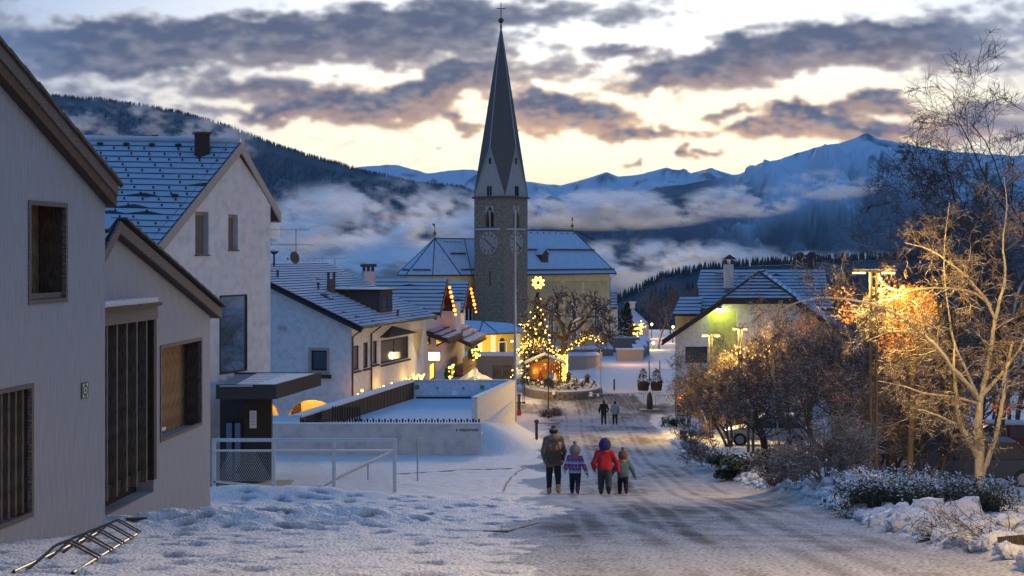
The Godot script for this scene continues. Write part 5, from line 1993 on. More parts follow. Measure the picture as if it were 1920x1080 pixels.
	dg.slab([dt + p * 0.2, dt - e * 0.8 - Vector3.UP * 0.75 + p * 0.2, dt - e * 0.8 - Vector3.UP * 0.75 - p * 1.4, dt - p * 2.0], Vector3.UP * 0.08)
	dg.slab([dt + p * 0.2, dt - p * 2.0, dt + e * 0.8 - Vector3.UP * 0.75 - p * 1.4, dt + e * 0.8 - Vector3.UP * 0.75 + p * 0.2], Vector3.UP * 0.08)
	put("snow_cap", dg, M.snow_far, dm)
	var dpipe := G.new()
	var dq := a + u * s1
	dpipe.tube([low1 + Vector3.DOWN * 0.2, Vector3(dq.x, eave - 0.9, dq.z) + p * 0.12, Vector3(dq.x, -13.0, dq.z) + p * 0.12], [0.07, 0.07, 0.07], 6)
	put("downpipe", dpipe, M.metal_grey, ch)
	# choir with its faceted end
	var cc := ax + e * -11.1
	var cr := 2.2
	var ce := -2.1
	var ring := []
	var wring := []
	for k in 5:
		var an := PI * 0.25 + PI * 0.25 * k
		var dd := Vector3(cos(an), 0, sin(an))
		ring.append(cc + dd * 4.75 + Vector3.UP * (ce - 0.2))
		wring.append(cc + dd * 4.35)
	var cg := G.new()
	var cr0 := cc + Vector3.UP * cr
	var cr1 := cc + e * 12.0 + Vector3.UP * cr
	for k in 4:
		cg.fan([ring[k + 1], ring[k], cr0])
	cg.fan([ring[0], ring[0] + e * 12.0, cr1, cr0])
	cg.fan([ring[4] + e * 12.0, ring[4], cr0, cr1])
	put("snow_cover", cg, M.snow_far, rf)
	var hips := G.new()
	for k in 4: hips.bar(cr0 + Vector3.UP * 0.03, ring[k] + Vector3.UP * 0.03, 0.09, 0.09)
	hips.bar(cr0 + Vector3.UP * 0.03, cr1 + Vector3.UP * 0.03, 0.12, 0.1)
	hips.bar(cr0.lerp(cr1, 0.42) + Vector3.UP * 0.03, (ring[0] as Vector3).lerp(ring[0] + e * 12.0, 0.16) + Vector3.UP * 0.03, 0.09, 0.09)
	put("ridge_cap", hips, M.metal_dark, rf)
	var gut := G.new()
	for k in 4: gut.bar(ring[k] + Vector3.DOWN * 0.08, ring[k + 1] + Vector3.DOWN * 0.08, 0.14, 0.18)
	gut.bar(ring[0] + Vector3.DOWN * 0.08, ring[0] + e * 12.0 + Vector3.DOWN * 0.08, 0.14, 0.18)
	put("gutter", gut, M.metal_dark, rf)
	for k in 3:
		var q0: Vector3 = ring[k] if k > 0 else ring[0] + e * 3.4
		var q1: Vector3 = ring[k + 1] if k > 0 else ring[0]
		var sf := G.new()
		sf.bar(q0.lerp(cr0 if k > 0 else cr0 + e * 3.4, 0.1).lerp(q1.lerp(cr0, 0.1), 0.12) + Vector3(0.08, 0.16, 0.16), q1.lerp(cr0, 0.1).lerp(q0.lerp(cr0 if k > 0 else cr0 + e * 3.4, 0.1), 0.12) + Vector3(0.08, 0.16, 0.16), 0.08, 0.2)
		put("snow_fence", sf, M.tile_brown, rf)
	var sf2 := G.new()
	var m0 := hit(845, 477, ring[0], (e * 1.0).cross(cr0 - ring[0]).normalized())
	sf2.bar(m0 + Vector3(0, 0.12, 0.1), m0 + e * 2.6 + Vector3(0, 0.12, 0.1), 0.08, 0.2)
	put("snow_fence", sf2, M.tile_brown, rf)
	for k in 7:
		var hk := G.new()
		hk.at(cr0.lerp(cr1, 0.1 + 0.04 * k) + p * 0.5 + Vector3.DOWN * 0.42, Vector3(0.13, 0.12, 0.13))
		put("snow_guard", hk, M.tile_dark, rf)
	var wg := G.new()
	for k in 4:
		wg.quad(wring[k + 1] + Vector3.UP * -14, wring[k] + Vector3.UP * -14, wring[k] + Vector3.UP * ce, wring[k + 1] + Vector3.UP * ce)
	wg.quad(wring[0] + Vector3.UP * -14, wring[0] + e * 12.0 + Vector3.UP * -14, wring[0] + e * 12.0 + Vector3.UP * ce, wring[0] + Vector3.UP * ce)
	put("wall", wg, M.church_cream, ch)
	var ca: Vector3 = wring[0]
	var y1 := on_wall(ca, e, 880, 531).y
	var yl := on_wall(ca, e, 868, 531).x
	sheet("wall_panel", ca, e, Rect2(yl, -14.0, 9.0, y1 + 14.0), 0.03, 0.1, M.church_yellow, ch)
	var wx := on_wall(ca, e, 877.5, 590)
	var wy0 := on_wall(ca, e, 877, 618).y
	var wy1 := on_wall(ca, e, 877, 555).y
	var wn2 := G.new()
	var at4 := func(s: float, y: float, o: float) -> Vector3: return Vector3(ca.x, y, ca.z) + e * s + p * o
	wn2.slab([at4.call(wx.x - 0.75, wy0 - 0.3, 0.05), at4.call(wx.x + 0.75, wy0 - 0.3, 0.05), at4.call(wx.x + 0.75, wy1 - 1.2, 0.05), at4.call(wx.x + 0.3, wy1 - 0.9, 0.05), at4.call(wx.x, wy1, 0.05), at4.call(wx.x - 0.3, wy1 - 0.9, 0.05), at4.call(wx.x - 0.75, wy1 - 1.2, 0.05)], p * 0.05)
	var wm2 := put("window", wn2, M.trim_white, ch)
	for sd in [-0.3, 0.3]:
		wn2 = G.new()
		wn2.slab([at4.call(wx.x + sd - 0.2, wy0 - 0.2, 0.102), at4.call(wx.x + sd + 0.2, wy0 - 0.2, 0.102), at4.call(wx.x + sd + 0.2, wy1 - 1.5, 0.102), at4.call(wx.x + sd, wy1 - 1.1, 0.102), at4.call(wx.x + sd - 0.2, wy1 - 1.5, 0.102)], p * 0.015)
		put("pane", wn2, M.glass_dark, wm2)
	# weather vanes on both roof ends
	for q in [[815, 447, 174.0, 26.0, "weather vane on a gilded ball above the faceted choir roof"], [1073, 433, 192.0, 26.0, "slender cross on a ball at the far end of the nave ridge"]]:
		var vt := thing("weather_vane", q[4], "weather vane", P(q[0], q[1], q[2]))
		var vg := G.new()
		vg.rod(P(q[0], q[1] + 1, q[2]), P(q[0], q[1] - q[3], q[2]), 0.045)
		put("rod", vg, M.metal_dark, vt)
		vg = G.new()
		vg.ball(P(q[0], q[1] - 9.5, q[2]), Vector3.ONE * 0.22, 10, 6)
		put("ball", vg, M.wood_amber, vt)
		vg = G.new()
		if q[0] < 900:
			vg.slab([P(q[0] - 4, q[1] - 25, q[2]), P(q[0], q[1] - 22, q[2]), P(q[0], q[1] - 27, q[2]), P(q[0] - 4, q[1] - 28, q[2])], Vector3(0, 0, 0.04))
		else:
			vg.bar(P(q[0] - 3.5, q[1] - 20, q[2]), P(q[0] + 3.5, q[1] - 20, q[2]), 0.05, 0.05)
			vg.ball(P(q[0], q[1] - 23, q[2]), Vector3.ONE * 0.12, 8, 5)
		put("vane", vg, M.metal_dark, vt)
	build_tower()


func build_tower() -> void:
	var s := 4.74
	var n := P(947, 480, 169.0)
	n.y = 0
	var lf := Vector3(-0.809, 0, -0.588)  # from the near corner along the face that looks up the street
	var rt := Vector3(0.588, 0, -0.809)
	var t := thing("church_tower", "tall rubble stone church tower with two clock faces and a pointed shingled spire", "tower", Vector3(n.x, -12.6, n.z))
	var y_c := 7.15
	var g := G.new()
	var cor := [n + lf * s, n, n + rt * s, n + rt * s + lf * s]
	var faces := [[n + lf * s, -lf], [n, rt], [n + rt * s, lf], [n + rt * s + lf * s, -rt]]
	var belfry := Rect2(s * 0.5 - 0.62, 3.55, 1.24, 2.6)
	for f in faces:
		wall_panel(g, f[0], f[1], [Vector2(0, y_c), Vector2(s, y_c)], -14.0, [belfry], 0.5)
	put("wall", g, M.tower_stone, t)
	for k in 2:
		var a: Vector3 = faces[k][0]
		var u: Vector3 = faces[k][1]
		var nn := u.cross(Vector3.UP)
		var at := func(x: float, y: float, o: float) -> Vector3: return Vector3(a.x, y, a.z) + u * x + nn * o
		# pointed twin belfry opening: the stone over the arch, the mullion
		var w := G.new()
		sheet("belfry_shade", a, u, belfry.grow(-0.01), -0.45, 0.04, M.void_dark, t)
		for sd in [-1.0, 1.0]:
			w.slab([at.call(s * 0.5 + sd * 0.62, 6.15, 0.0), at.call(s * 0.5, 6.15, 0.0), at.call(s * 0.5 + sd * 0.3, 5.75, 0.0), at.call(s * 0.5 + sd * 0.62, 5.1, 0.0)], -nn * 0.3)
		w.slab([at.call(s * 0.5 - 0.07, 3.55, -0.05), at.call(s * 0.5 + 0.07, 3.55, -0.05), at.call(s * 0.5 + 0.07, 5.3, -0.05), at.call(s * 0.5 + 0.3, 5.8, -0.05), at.call(s * 0.5, 5.5, -0.05), at.call(s * 0.5 - 0.3, 5.8, -0.05), at.call(s * 0.5 - 0.07, 5.3, -0.05)], -nn * 0.2)
		put("belfry_tracery", w, M.tower_plaster, t)
		# string course and cornice
		sheet("string_course", a, u, Rect2(0.35 if k == 0 else 0.3, 3.22, s - 1.0, 0.16), 0.16, 0.2, M.snow_far, t)
		# plastered clock field and clock
		var ck := thing_part("clock", t)
		var cy := 1.6
		var cx := s * 0.5 - (0.1 if k == 0 else 0.12)
		var bs := Basis(u, nn, -Vector3.UP)
		var cg := G.new()
		cg.lathe(Transform3D(bs, at.call(cx, cy, 0.02)), [Vector2(1.42, 0), Vector2(1.42, 0.05), Vector2(0.0, 0.05)], 36)
		put("dial", cg, M.clock_face, ck)
		cg = G.new()
		cg.lathe(Transform3D(bs, at.call(cx, cy, 0.072)), [Vector2(0.78, 0.0), Vector2(0.78, 0.012), Vector2(0.72, 0.012), Vector2(0.72, 0.0)], 36)
		put("ring", cg, M.tower_plaster, ck)
		for m in 12:
			var an := TAU * m / 12.0
			var d := u * sin(an) + Vector3.UP * cos(an)
			cg = G.new()
			cg.bar(at.call(cx, cy, 0.085) + d * 0.86, at.call(cx, cy, 0.085) + d * 1.32, 0.17, 0.02, nn.cross(d))
			put("hour_mark", cg, M.tile_brown, ck)
		for q in [[TAU * (10.37 / 12.0), 0.85, 0.17], [TAU * (22.0 / 60.0), 1.2, 0.12]]:
			var d: Vector3 = u * sin(q[0]) + Vector3.UP * cos(q[0])
			cg = G.new()
			cg.bar(at.call(cx, cy, 0.11) - d * 0.3, at.call(cx, cy, 0.11) + d * q[1], q[2], 0.03, nn.cross(d))
			put("clock_hand", cg, M.black, ck)
		# slit
		sheet("slit", a, u, Rect2(s * 0.5, -3.6, 0.16, 1.7), 0.01, 0.03, M.void_dark, t)
	var co := G.new()
	var mid: Vector3 = (cor[0] + cor[2]) * 0.5
	co.box(Transform3D(Basis(-lf, Vector3.UP, (-lf).cross(Vector3.UP)), mid + Vector3.UP * (y_c + 0.06)), Vector3(s + 0.44, 0.22, s + 0.44))
	put("cornice", co, M.tile_brown, t)
	# gables and spire
	var y0 := y_c + 0.17
	var yg := y0 + 6.1
	var tip := mid + Vector3.UP * 28.9
	var cr := []
	for q: Vector3 in cor: cr.append(mid + (q - mid) * 1.0 + Vector3.UP * y0)
	for k in 4:
		var a: Vector3 = cr[k]
		var b: Vector3 = cr[(k + 1) % 4]
		var ap := (a + b) * 0.5 + Vector3.UP * (yg - y0)
		ap = Vector3(mid.x, ap.y, mid.z) + (ap - Vector3(mid.x, ap.y, mid.z)) * 0.93
		var gg := G.new()
		gg.fan([a, b, ap])
		put("gable_wall", gg, M.tower_plaster, t)
		var nn := (b - a).normalized().cross(Vector3.UP)
		for q in [[0.5, 0.0, 1.15, -0.2], [0.5, 0.0, 1.15, 0.2], [0.5, 3.9, 0.75, 0.0]]:
			var o := G.new()
			var c: Vector3 = a.lerp(b, q[0]) + (b - a).normalized() * q[3] + Vector3.UP * (0.1 + q[1])
			var inn: float = 0.12 - (0.17 * (q[1] + 0.5) / 6.1)
			o.box(Transform3D(Basis((b - a).normalized(), Vector3.UP, nn), c + Vector3.UP * q[2] * 0.5 + nn * (inn - 0.05)), Vector3(0.2, q[2], 0.12))
			put("opening", o, M.void_dark, t)
	var sp := thing_part("spire", t)
	for k in 4:
		var a: Vector3 = cr[k]
		var f := func(i: int) -> Vector3:
			var m: Vector3 = (cr[i % 4] + cr[(i + 1) % 4]) * 0.5
			return Vector3(mid.x, yg, mid.z) + (Vector3(m.x, yg, m.z) - Vector3(mid.x, yg, mid.z)) * 0.97
		var l: Vector3 = f.call(k + 3)
		var r: Vector3 = f.call(k)
		var gg := G.new()
		var ev := (a - Vector3(mid.x, a.y, mid.z)).normalized() * 0.1
		gg.fan([a + ev, r, tip, l])
		put("spire_face", gg, M.shingle_grey, sp)
		gg = G.new()
		gg.tube([r, tip], [0.09, 0.03], 5)
		gg.tube([r, cr[(k + 1) % 4]], [0.07, 0.07], 4)
		gg.tube([r, cr[k]], [0.07, 0.07], 4)
		put("spire_edge", gg, M.metal_grey, sp)
	var fin := G.new()
	fin.lathe(Transform3D(Basis(), tip + Vector3.DOWN * 0.6), [Vector2(0.14, 0), Vector2(0.07, 0.7)], 8)
	fin.ball(tip + Vector3.UP * 0.35, Vector3.ONE * 0.34, 12, 8)
	var fm := put("ball", fin, M.wood_brown, sp)
	fin = G.new()
	fin.rod(tip + Vector3.UP * 0.5, tip + Vector3.UP * 2.6, 0.06)
	fin.bar(tip + Vector3(-0.55, 1.85, 0), tip + Vector3(0.55, 1.85, 0), 0.09, 0.09)
	put("cross", fin, M.metal_dark, fm)
	fin = G.new()
	fin.rod(P(968, 246, 168.0), P(973, 244, 167.5), 0.05, 5)
	put("hook", fin, M.metal_dark, sp)


# ---------------------------------------------------------------- sacristy and churchyard walls
func build_churchyard() -> void:
	var t := thing("chapel", "low yellow chapel with white pilasters and a snowy hipped roof", "chapel", P(900, 700, 150.0))
	var k := P(898, 480, 148.0)
	k.y = 0
	var r := P(986, 480, 153.0)
	var l := P(846, 480, 153.5)
	r.y = 0
	l.y = 0
	var ur := (r - k).normalized()
	var ul := (k - l).normalized()
	var ye := -8.25
	var g := G.new()
	var win := hole(k, ur, 936, 633, 949, 662)
	var dr := hole(l, ul, 856, 641, 869, 690)
	wall_panel(g, k, ur, [Vector2(0, ye), Vector2((r - k).length(), ye)], -13.5, [win], 0.25)
	wall_panel(g, l, ul, [Vector2(0, ye), Vector2((k - l).length(), ye)], -13.5, [dr], 0.25)
	arch_fill(g, k, ur, win, win.size.x * 0.5)
	arch_fill(g, l, ul, dr, dr.size.x * 0.5)
	put("wall", g, M.church_yellow, t)
	sheet("window", k, ur, win.grow(-0.01), -0.2, 0.02, M.glass_dark, t)
	frame("window_surround", k, ur, Rect2(win.position, Vector2(win.size.x, win.size.y - win.size.x * 0.5)), 0.1, 0.02, 0.05, M.trim_white, t)
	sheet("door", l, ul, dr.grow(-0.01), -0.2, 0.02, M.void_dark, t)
	frame("door_surround", l, ul, Rect2(dr.position, Vector2(dr.size.x, dr.size.y - dr.size.x * 0.5)), 0.12, 0.02, 0.05, M.trim_white, t)
	for q in [[k, ur, 894.5, 903.0], [k, ur, 920.0, 929.0], [k, ur, 967.0, 975.0]]:
		var s0 := on_wall(q[0], q[1], q[2], 640).x
		var s1 := on_wall(q[0], q[1], q[3], 640).x
		sheet("pilaster", q[0], q[1], Rect2(s0, -13.5, s1 - s0, ye + 13.4), 0.05, 0.1, M.trim_white, t)
	var sx := G.new()
	var ro := Vector3.UP * (ye - 0.05)
	var o := Vector3(0, 0, 0.45)
	var top := P(905, 602, 155.5)
	var top2 := P(958, 606, 157.0)
	var kk := k + o + ro
	var rr := r + o + Vector3(0.4, 0, 0) + ro
	var ll := l + o + Vector3(-0.4, 0, 0) + ro
	var midr := kk.lerp(rr, 0.36)
	sx.fan([ll, kk, top])
	sx.fan([kk, midr, top])
	sx.fan([midr, rr, top2, top])
	sx.fan([ll, top, P(862, 600, 158.0)])
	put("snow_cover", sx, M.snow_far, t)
	var eb := G.new()
	eb.bar(ll + Vector3.DOWN * 0.08, kk + Vector3.DOWN * 0.08, 0.15, 0.16)
	eb.bar(kk + Vector3.DOWN * 0.08, rr + Vector3.DOWN * 0.08, 0.15, 0.16)
	eb.bar(kk + Vector3.UP * 0.03, top + Vector3.UP * 0.03, 0.08, 0.08)
	eb.bar(midr + Vector3.UP * 0.03, top + Vector3.UP * 0.03, 0.08, 0.08)
	put("gutter", eb, M.metal_dark, t)
	# notice case under the window
	var nc := thing("notice_case", "small dark glazed notice case under the arched chapel window", "notice board", P(943, 668, 149.0))
	var ng := G.new()
	var np := on_wall(k, ur, 944, 668)
	for q in 2:
		ng = G.new()
		ng.box(Transform3D(Basis(ur, Vector3.UP, ur.cross(Vector3.UP)), k + ur * (np.x - 0.35 + 0.75 * q) + Vector3.UP * np.y + ur.cross(Vector3.UP) * 0.08), Vector3(0.7, 0.75, 0.12))
		put("case", ng, M.wood_brown, nc)
		ng = G.new()
		ng.box(Transform3D(Basis(ur, Vector3.UP, ur.cross(Vector3.UP)), k + ur * (np.x - 0.35 + 0.75 * q) + Vector3.UP * np.y + ur.cross(Vector3.UP) * 0.145), Vector3(0.56, 0.6, 0.01))
		put("pane", ng, M.glass_dark, nc)
	lamp("chapel_light", P(925, 664, 145.0), 9.0, Color(1.0, 0.86, 0.4), 0.2)
	lamp("chapel_light", P(960, 640, 146.0), 9.0, Color(1.0, 0.86, 0.4), 0.2)
	var fl := thing("flood_lamp", "small lit floodlight on the ground before the yellow chapel", "lamp", P(925, 666, 145.0))
	ng = G.new()
	ng.ball(P(925, 664, 145.0), Vector3.ONE * 0.12, 8, 5)
	put("bulb", ng, M.lamp_white, fl)
	fl = thing("flood_lamp", "small lit floodlight close to the arched chapel window", "lamp", P(960, 641, 146.0))
	ng = G.new()
	ng.ball(P(960, 640, 146.0), Vector3.ONE * 0.12, 8, 5)
	put("bulb", ng, M.lamp_white, fl)
	# churchyard walls
	for q in [["grey churchyard wall with deep snow coping before the yellow chapel", [[852, 667, 140.0], [965, 668, 140.0]], 700.0, "stone_wall"], ["curved tan churchyard wall to the side of the lit trunk", [[1066, 668, 146.0], [1100, 668, 147.0], [1117, 667, 149.0], [1125, 667, 153.0]], 695.0, "stone_trim"], ["plain churchyard wall running on below the nave", [[960, 655, 160.0], [1150, 655, 166.0]], 690.0, "stone_wall"]]:
		var w := thing("wall", q[0], "wall", P(q[1][0][0], q[2], q[1][0][2]))
		for m in q[1].size() - 1:
			var a := P(q[1][m][0], q[1][m][1], q[1][m][2])
			var b := P(q[1][m + 1][0], q[1][m + 1][1], q[1][m + 1][2])
			g = G.new()
			var dir := Vector3(b.x - a.x, 0, b.z - a.z).normalized().cross(Vector3.UP)
			g.slab([Vector3(a.x, -13.4, a.z), Vector3(b.x, -13.4, b.z), b, a], -dir * 0.45)
			put("masonry", g, M[q[3]], w)
			g = G.new()
			g.slab([a + dir * 0.12, b + dir * 0.12, b - dir * 0.3 + Vector3.UP * 0.3, a - dir * 0.3 + Vector3.UP * 0.3], Vector3.UP * 0.1)
			g.slab([a - dir * 0.3 + Vector3.UP * 0.3, b - dir * 0.3 + Vector3.UP * 0.3, b - dir * 0.7, a - dir * 0.7], Vector3.UP * 0.1)
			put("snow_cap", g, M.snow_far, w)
	# the lit end block with stepped coping
	var eb2 := thing("wall", "bright tan wall block with stepped snowy coping lit by a street lamp", "wall", P(1185, 684, 158.0))
	g = G.new()
	var b0 := P(1156, 683, 158.0)
	var b1 := P(1206, 656, 158.0)
	g.box(Transform3D(Basis(), (b0 + b1) * 0.5 + Vector3(0, -0.3, -0.4)), Vector3(b1.x - b0.x, b1.y - b0.y + 0.6, 0.8))
	put("masonry", g, M.stone_trim, eb2)
	g = G.new()
	g.box(Transform3D(Basis(), Vector3((b0.x + b1.x) * 0.5, b1.y + 0.08, -158.4)), Vector3(b1.x - b0.x + 0.2, 0.14, 1.0))
	put("snow_cap", g, M.snow_far, eb2)
	for m in 3:
		var s0 := P(1196 + 6 * m, 655 - 8 * m, 160.0 + 3.5 * m)
		g = G.new()
		g.box(Transform3D(Basis(), s0 + Vector3(0.2, -1.6, -1.8)), Vector3(0.9, 3.2, 3.4))
		put("masonry", g, M.stone_trim, eb2)
		g = G.new()
		g.box(Transform3D(Basis(Vector3.RIGHT, 0.12), s0 + Vector3(0.2, 0.1, -1.8)), Vector3(1.2, 0.16, 3.5))
		put("snow_cap", g, M.snow_far, eb2)
	var bw := thing("wall", "dark upper churchyard wall behind the bright tan wall block", "wall", P(1150, 655, 170.0))
	g = G.new()
	b0 = P(1146, 672, 172.0)
	b1 = P(1215, 634, 172.0)
	g.box(Transform3D(Basis(), (b0 + b1) * 0.5), Vector3(b1.x - b0.x, b1.y - b0.y, 0.5))
	put("masonry", g, M.stone_wall, bw)
	g = G.new()
	g.box(Transform3D(Basis(), Vector3((b0.x + b1.x) * 0.5, b1.y + 0.08, -172)), Vector3(b1.x - b0.x, 0.15, 0.7))
	put("snow_cap", g, M.snow_far, bw)
	lamp("street_light", P(1180, 640, 152.0), 10.0, Color(1.0, 0.72, 0.32), 0.2)


# ---------------------------------------------------------------- street lamps
func street_lamp(label: String, foot: Vector3, top: float, head: float, power: float, cone := 0.0) -> void:
	var t := thing("street_lamp", label, "street lamp", foot, "double-armed street lamps along the slope")
	for k in [-1.0, 1.0]:
		var g := G.new()
		g.box(Transform3D(Basis(), Vector3(foot.x + k * 0.07, (foot.y + top) * 0.5, foot.z)), Vector3(0.055, top - foot.y, 0.075))
		put("post", g, M.metal_bronze, t)
	var g := G.new()
	g.box(Transform3D(Basis(), Vector3(foot.x, foot.y + 0.08, foot.z)), Vector3(0.3, 0.16, 0.22))
	put("base", g, M.metal_dark, t)
	g = G.new()
	g.box(Transform3D(Basis(), Vector3(foot.x, top + 0.035, foot.z)), Vector3(head, 0.06, 0.16))
	put("lamp_head", g, M.metal_dark, t)
	g = G.new()
	g.box(Transform3D(Basis(), Vector3(foot.x, top + 0.075, foot.z)), Vector3(head * 0.96, 0.02, 0.14))
	put("snow_cap", g, M.snow, t)
	for k in [-1.0, 1.0]:
		g = G.new()
		g.box(Transform3D(Basis(), Vector3(foot.x + k * head * 0.34, top - 0.012, foot.z)), Vector3(head * 0.28, 0.03, 0.12))
		put("lamp_glass", g, M.lamp_strip, t)
		lamp("street_light", Vector3(foot.x + k * head * 0.34, top - 0.14, foot.z), power * 0.5, Color(1.0, 0.8, 0.4), 0.15, cone)


func build_lamps() -> void:
	var p := P(1638, 511, 34.0)
	street_lamp("double-armed street lamp beside the glowing copper-leaved tree", on(p.x, 34.0), p.y, 1.05, 30.0)
	p = P(1333, 630, 75.0)
	street_lamp("double-armed street lamp in front of the pale gable's dark window", on(p.x, 75.0), p.y, 1.0, 60.0)
	p = P(1388, 617, 71.0)
	street_lamp("double-armed street lamp before the green-lit wall, half hidden by twigs", on(p.x, 71.0), p.y, 0.8, 52.0)
	p = P(982, 608, 121.0)
	street_lamp("double-armed street lamp on the square beside the Christmas tree", on(p.x, 121.0), p.y, 0.9, 55.0)
	street_lamp("double-armed street lamp at the top of the slope, the nearest to the viewer", on(4.9, 6.5), 3.4, 1.05, 50.0, 80.0)
	street_lamp("double-armed street lamp of the car park, close to the pale birch", on(12.7, 30.5), -0.2, 1.05, 36.0)
	# small far street lights
	for q in [[1222, 608, 200.0, "small lit street light before the far little house"], [1262, 613, 190.0, "small lit street light near the big gable's lower eave"], [1225, 643, 176.0, "small low street light behind the stepped wall"]]:
		var f := P(q[0], q[1], q[2])
		var t := thing("street_light", q[3], "street lamp", Vector3(f.x, -13.6, f.z))
		var g := G.new()
		g.rod(Vector3(f.x, -13.6, f.z - 0.2), f + Vector3(0, 0, -0.2), 0.06)
		put("post", g, M.metal_dark, t)
		g = G.new()
		g.ball(f, Vector3.ONE * 0.19, 8, 6)
		put("bulb", g, M.lamp_strip, t)
		lamp("far_light", f, 8.0, Color(1.0, 0.75, 0.35), 0.15)


# ---------------------------------------------------------------- houses on the other side
func build_house_six() -> void:
	var d := 110.0
	var a := P(1268, 480, d)
	a.y = 0
	var u := Vector3.RIGHT
	var h := thing("house", "pale half-hipped gable house with a green-lit wall recess", "house", Vector3(a.x, -13, a.z))
	var tops := []
	for q in [[1268, 622], [1355, 564], [1491, 564], [1600, 640]]:
		tops.append(on_wall(a, u, q[0], q[1]))
	var win := hole(a, u, 1285, 650, 1326, 681)
	var rec := hole(a, u, 1329, 585, 1382, 682)
	var g := G.new()
	wall_panel(g, a, u, tops, -14.0, [win, rec], 0.3)
	g.quad(Vector3(a.x + 3.0, -14, a.z - 14), Vector3(a.x, -14, a.z), Vector3(a.x, tops[0].y, a.z), Vector3(a.x + 3.0, tops[0].y, a.z - 14))
	put("wall", g, M.plaster_white, h)
	window_in(a, u, win, 0.2, M.wood_dark, M.glass_dark, h, 1, 0.08)
	sheet("recess", a, u, rec.grow(-0.005), -0.28, 0.02, M.render_green_lit, h)  # back of the recess, the lamp's green painted into its colour
	var lp := P(1351, 582, d - 0.5)
	var wl := thing("wall_lamp", "bright round lamp over the green-lit wall recess", "lamp", lp)
	g = G.new()
	g.ball(lp, Vector3(0.3, 0.14, 0.2), 10, 6)
	put("bulb", g, M.lamp_white, wl)
	g = G.new()
	g.bar(lp + Vector3(0, 0.19, -0.5), lp + Vector3(0, 0.19, 0.1), 0.3, 0.08)
	put("bracket", g, M.metal_dark, wl)
	lamp("wall_light", lp + Vector3(0, -0.05, 0), 7.0, Color(0.93, 1.0, 0.45), 0.2)
	# roof
	var r := thing_part("roof", h)
	var e0 := P(1241, 639, d - 0.7)
	var k0 := P(1355, 561, d - 0.7)
	var k1 := P(1491, 561, d - 0.7)
	var e1 := P(1604, 639, d - 0.7)
	var ap := P(1423, 512, d + 3.0)
	var bk := Vector3(3.4, 0, -15.6)
	roof_face(r, e0 + bk, e0, ap + bk * 0.8, ap, 18, false, 0.06, 0.08)
	roof_face(r, e1, e1 + bk, ap, ap + bk * 0.8, 18, false, 0.06, 0.08)
	roof_face(r, k0, k1, ap, ap + Vector3(0.01, 0, 0), 8, false, 0.09, 0.2)
	for q in [[e0, k0], [k1, e1], [k0, k1]]:
		var v := G.new()
		v.slab([q[0] + Vector3.DOWN * 0.38, q[1] + Vector3.DOWN * 0.38, q[1] + Vector3.UP * 0.05, q[0] + Vector3.UP * 0.05], Vector3.BACK * 0.07)
		put("verge_board", v, M.wood_dark, r)
		v = G.new()
		v.slab([q[0] + Vector3.DOWN * 0.3, q[1] + Vector3.DOWN * 0.3, q[1] + Vector3(0, -0.3, -0.9), q[0] + Vector3(0, -0.3, -0.9)], Vector3.DOWN * 0.05)
		put("soffit", v, M.wood_dark, r)
	for q in [[k0, ap], [k1, ap], [ap, ap + bk * 0.8]]:
		var v := G.new()
		v.tube([q[0] + Vector3.UP * 0.1, q[1] + Vector3.UP * 0.1], [0.11, 0.11], 6)
		put("ridge_tile", v, M.tile_dark, r)
	# three clusters of fairy lights by the entrance side
	for q in [[1386, 655, "first cluster of yellow fairy lights beyond the shrubs, beside the green-lit wall"], [1408, 658, "middle cluster of yellow fairy lights beyond the shrubs"], [1440, 656, "last cluster of yellow fairy lights beyond the shrubs, before the dark stems"]]:
		var st := thing("light_string", q[2], "fairy lights", P(q[0], q[1], 108.0))
		var pts := []
		for k in 16:
			pts.append(P(q[0] + rng.randfn() * 6.0, q[1] + rng.randfn() * 6.0, 108.0 + rng.randf()))
		bulbs(st, pts, 0.1, M.bulb_warm)
		lamp("cluster_light", P(q[0], q[1], 107.4), 0.5, Color(1.0, 0.8, 0.3), 0.3)
	# the longer house behind
	var h2 := thing("house", "long house with broad snowy tiled roof and white chimney behind the half-hipped gable", "house", P(1400, 700, 126.0))
	var f0 := P(1296, 580, 126.0)
	var f1 := P(1560, 580, 126.0)
	var b0 := P(1314, 506, 131.0)
	var b1 := P(1506, 506, 131.0)
	roof_face(h2, f0, f1, b0, b1 + Vector3(2, 0, 0), 12, false, 0.07, 0.09)
	roof_face(h2, P(1261, 590, 124.0), P(1312, 590, 124.0), P(1275, 557, 127.0), P(1318, 557, 127.0), 5, false, 0.07, 0.1)
	g = G.new()
	g.slab([P(1281, 563, 127.5), P(1306, 563, 126.5), P(1306, 533, 129.0)], Vector3(0.2, 0, -0.2))
	put("gable_boards", g, M.wood_brown, h2)
	g = G.new()
	var w0 := P(1266, 590, 125.0)
	var w1 := P(1560, 590, 126.5)
	g.quad(Vector3(w0.x, -14, w0.z), Vector3(w1.x, -14, w1.z), Vector3(w1.x, w1.y + 0.3, w1.z), Vector3(w0.x, w0.y - 0.05, w0.z))
	put("wall", g, M.church_cream, h2)
	var cp := P(1366, 518, 128.0)
	g = G.new()
	g.at(cp, Vector3(0.8, 2.2, 0.8))
	var cm := put("chimney", g, M.plaster_old, h2)
	g = G.new()
	for s in [-0.35, 0.35]: g.at(cp + Vector3(s, 1.3, 0), Vector3(0.14, 0.45, 0.7))
	g.fan([cp + Vector3(-0.6, 1.55, 0.6), cp + Vector3(0.6, 1.55, 0.6), cp + Vector3(0, 1.95, 0.6)])
	g.slab([cp + Vector3(-0.6, 1.55, 0.6), cp + Vector3(0, 1.95, 0.6), cp + Vector3(0, 1.95, -0.6), cp + Vector3(-0.6, 1.55, -0.6)], Vector3.UP * 0.08)
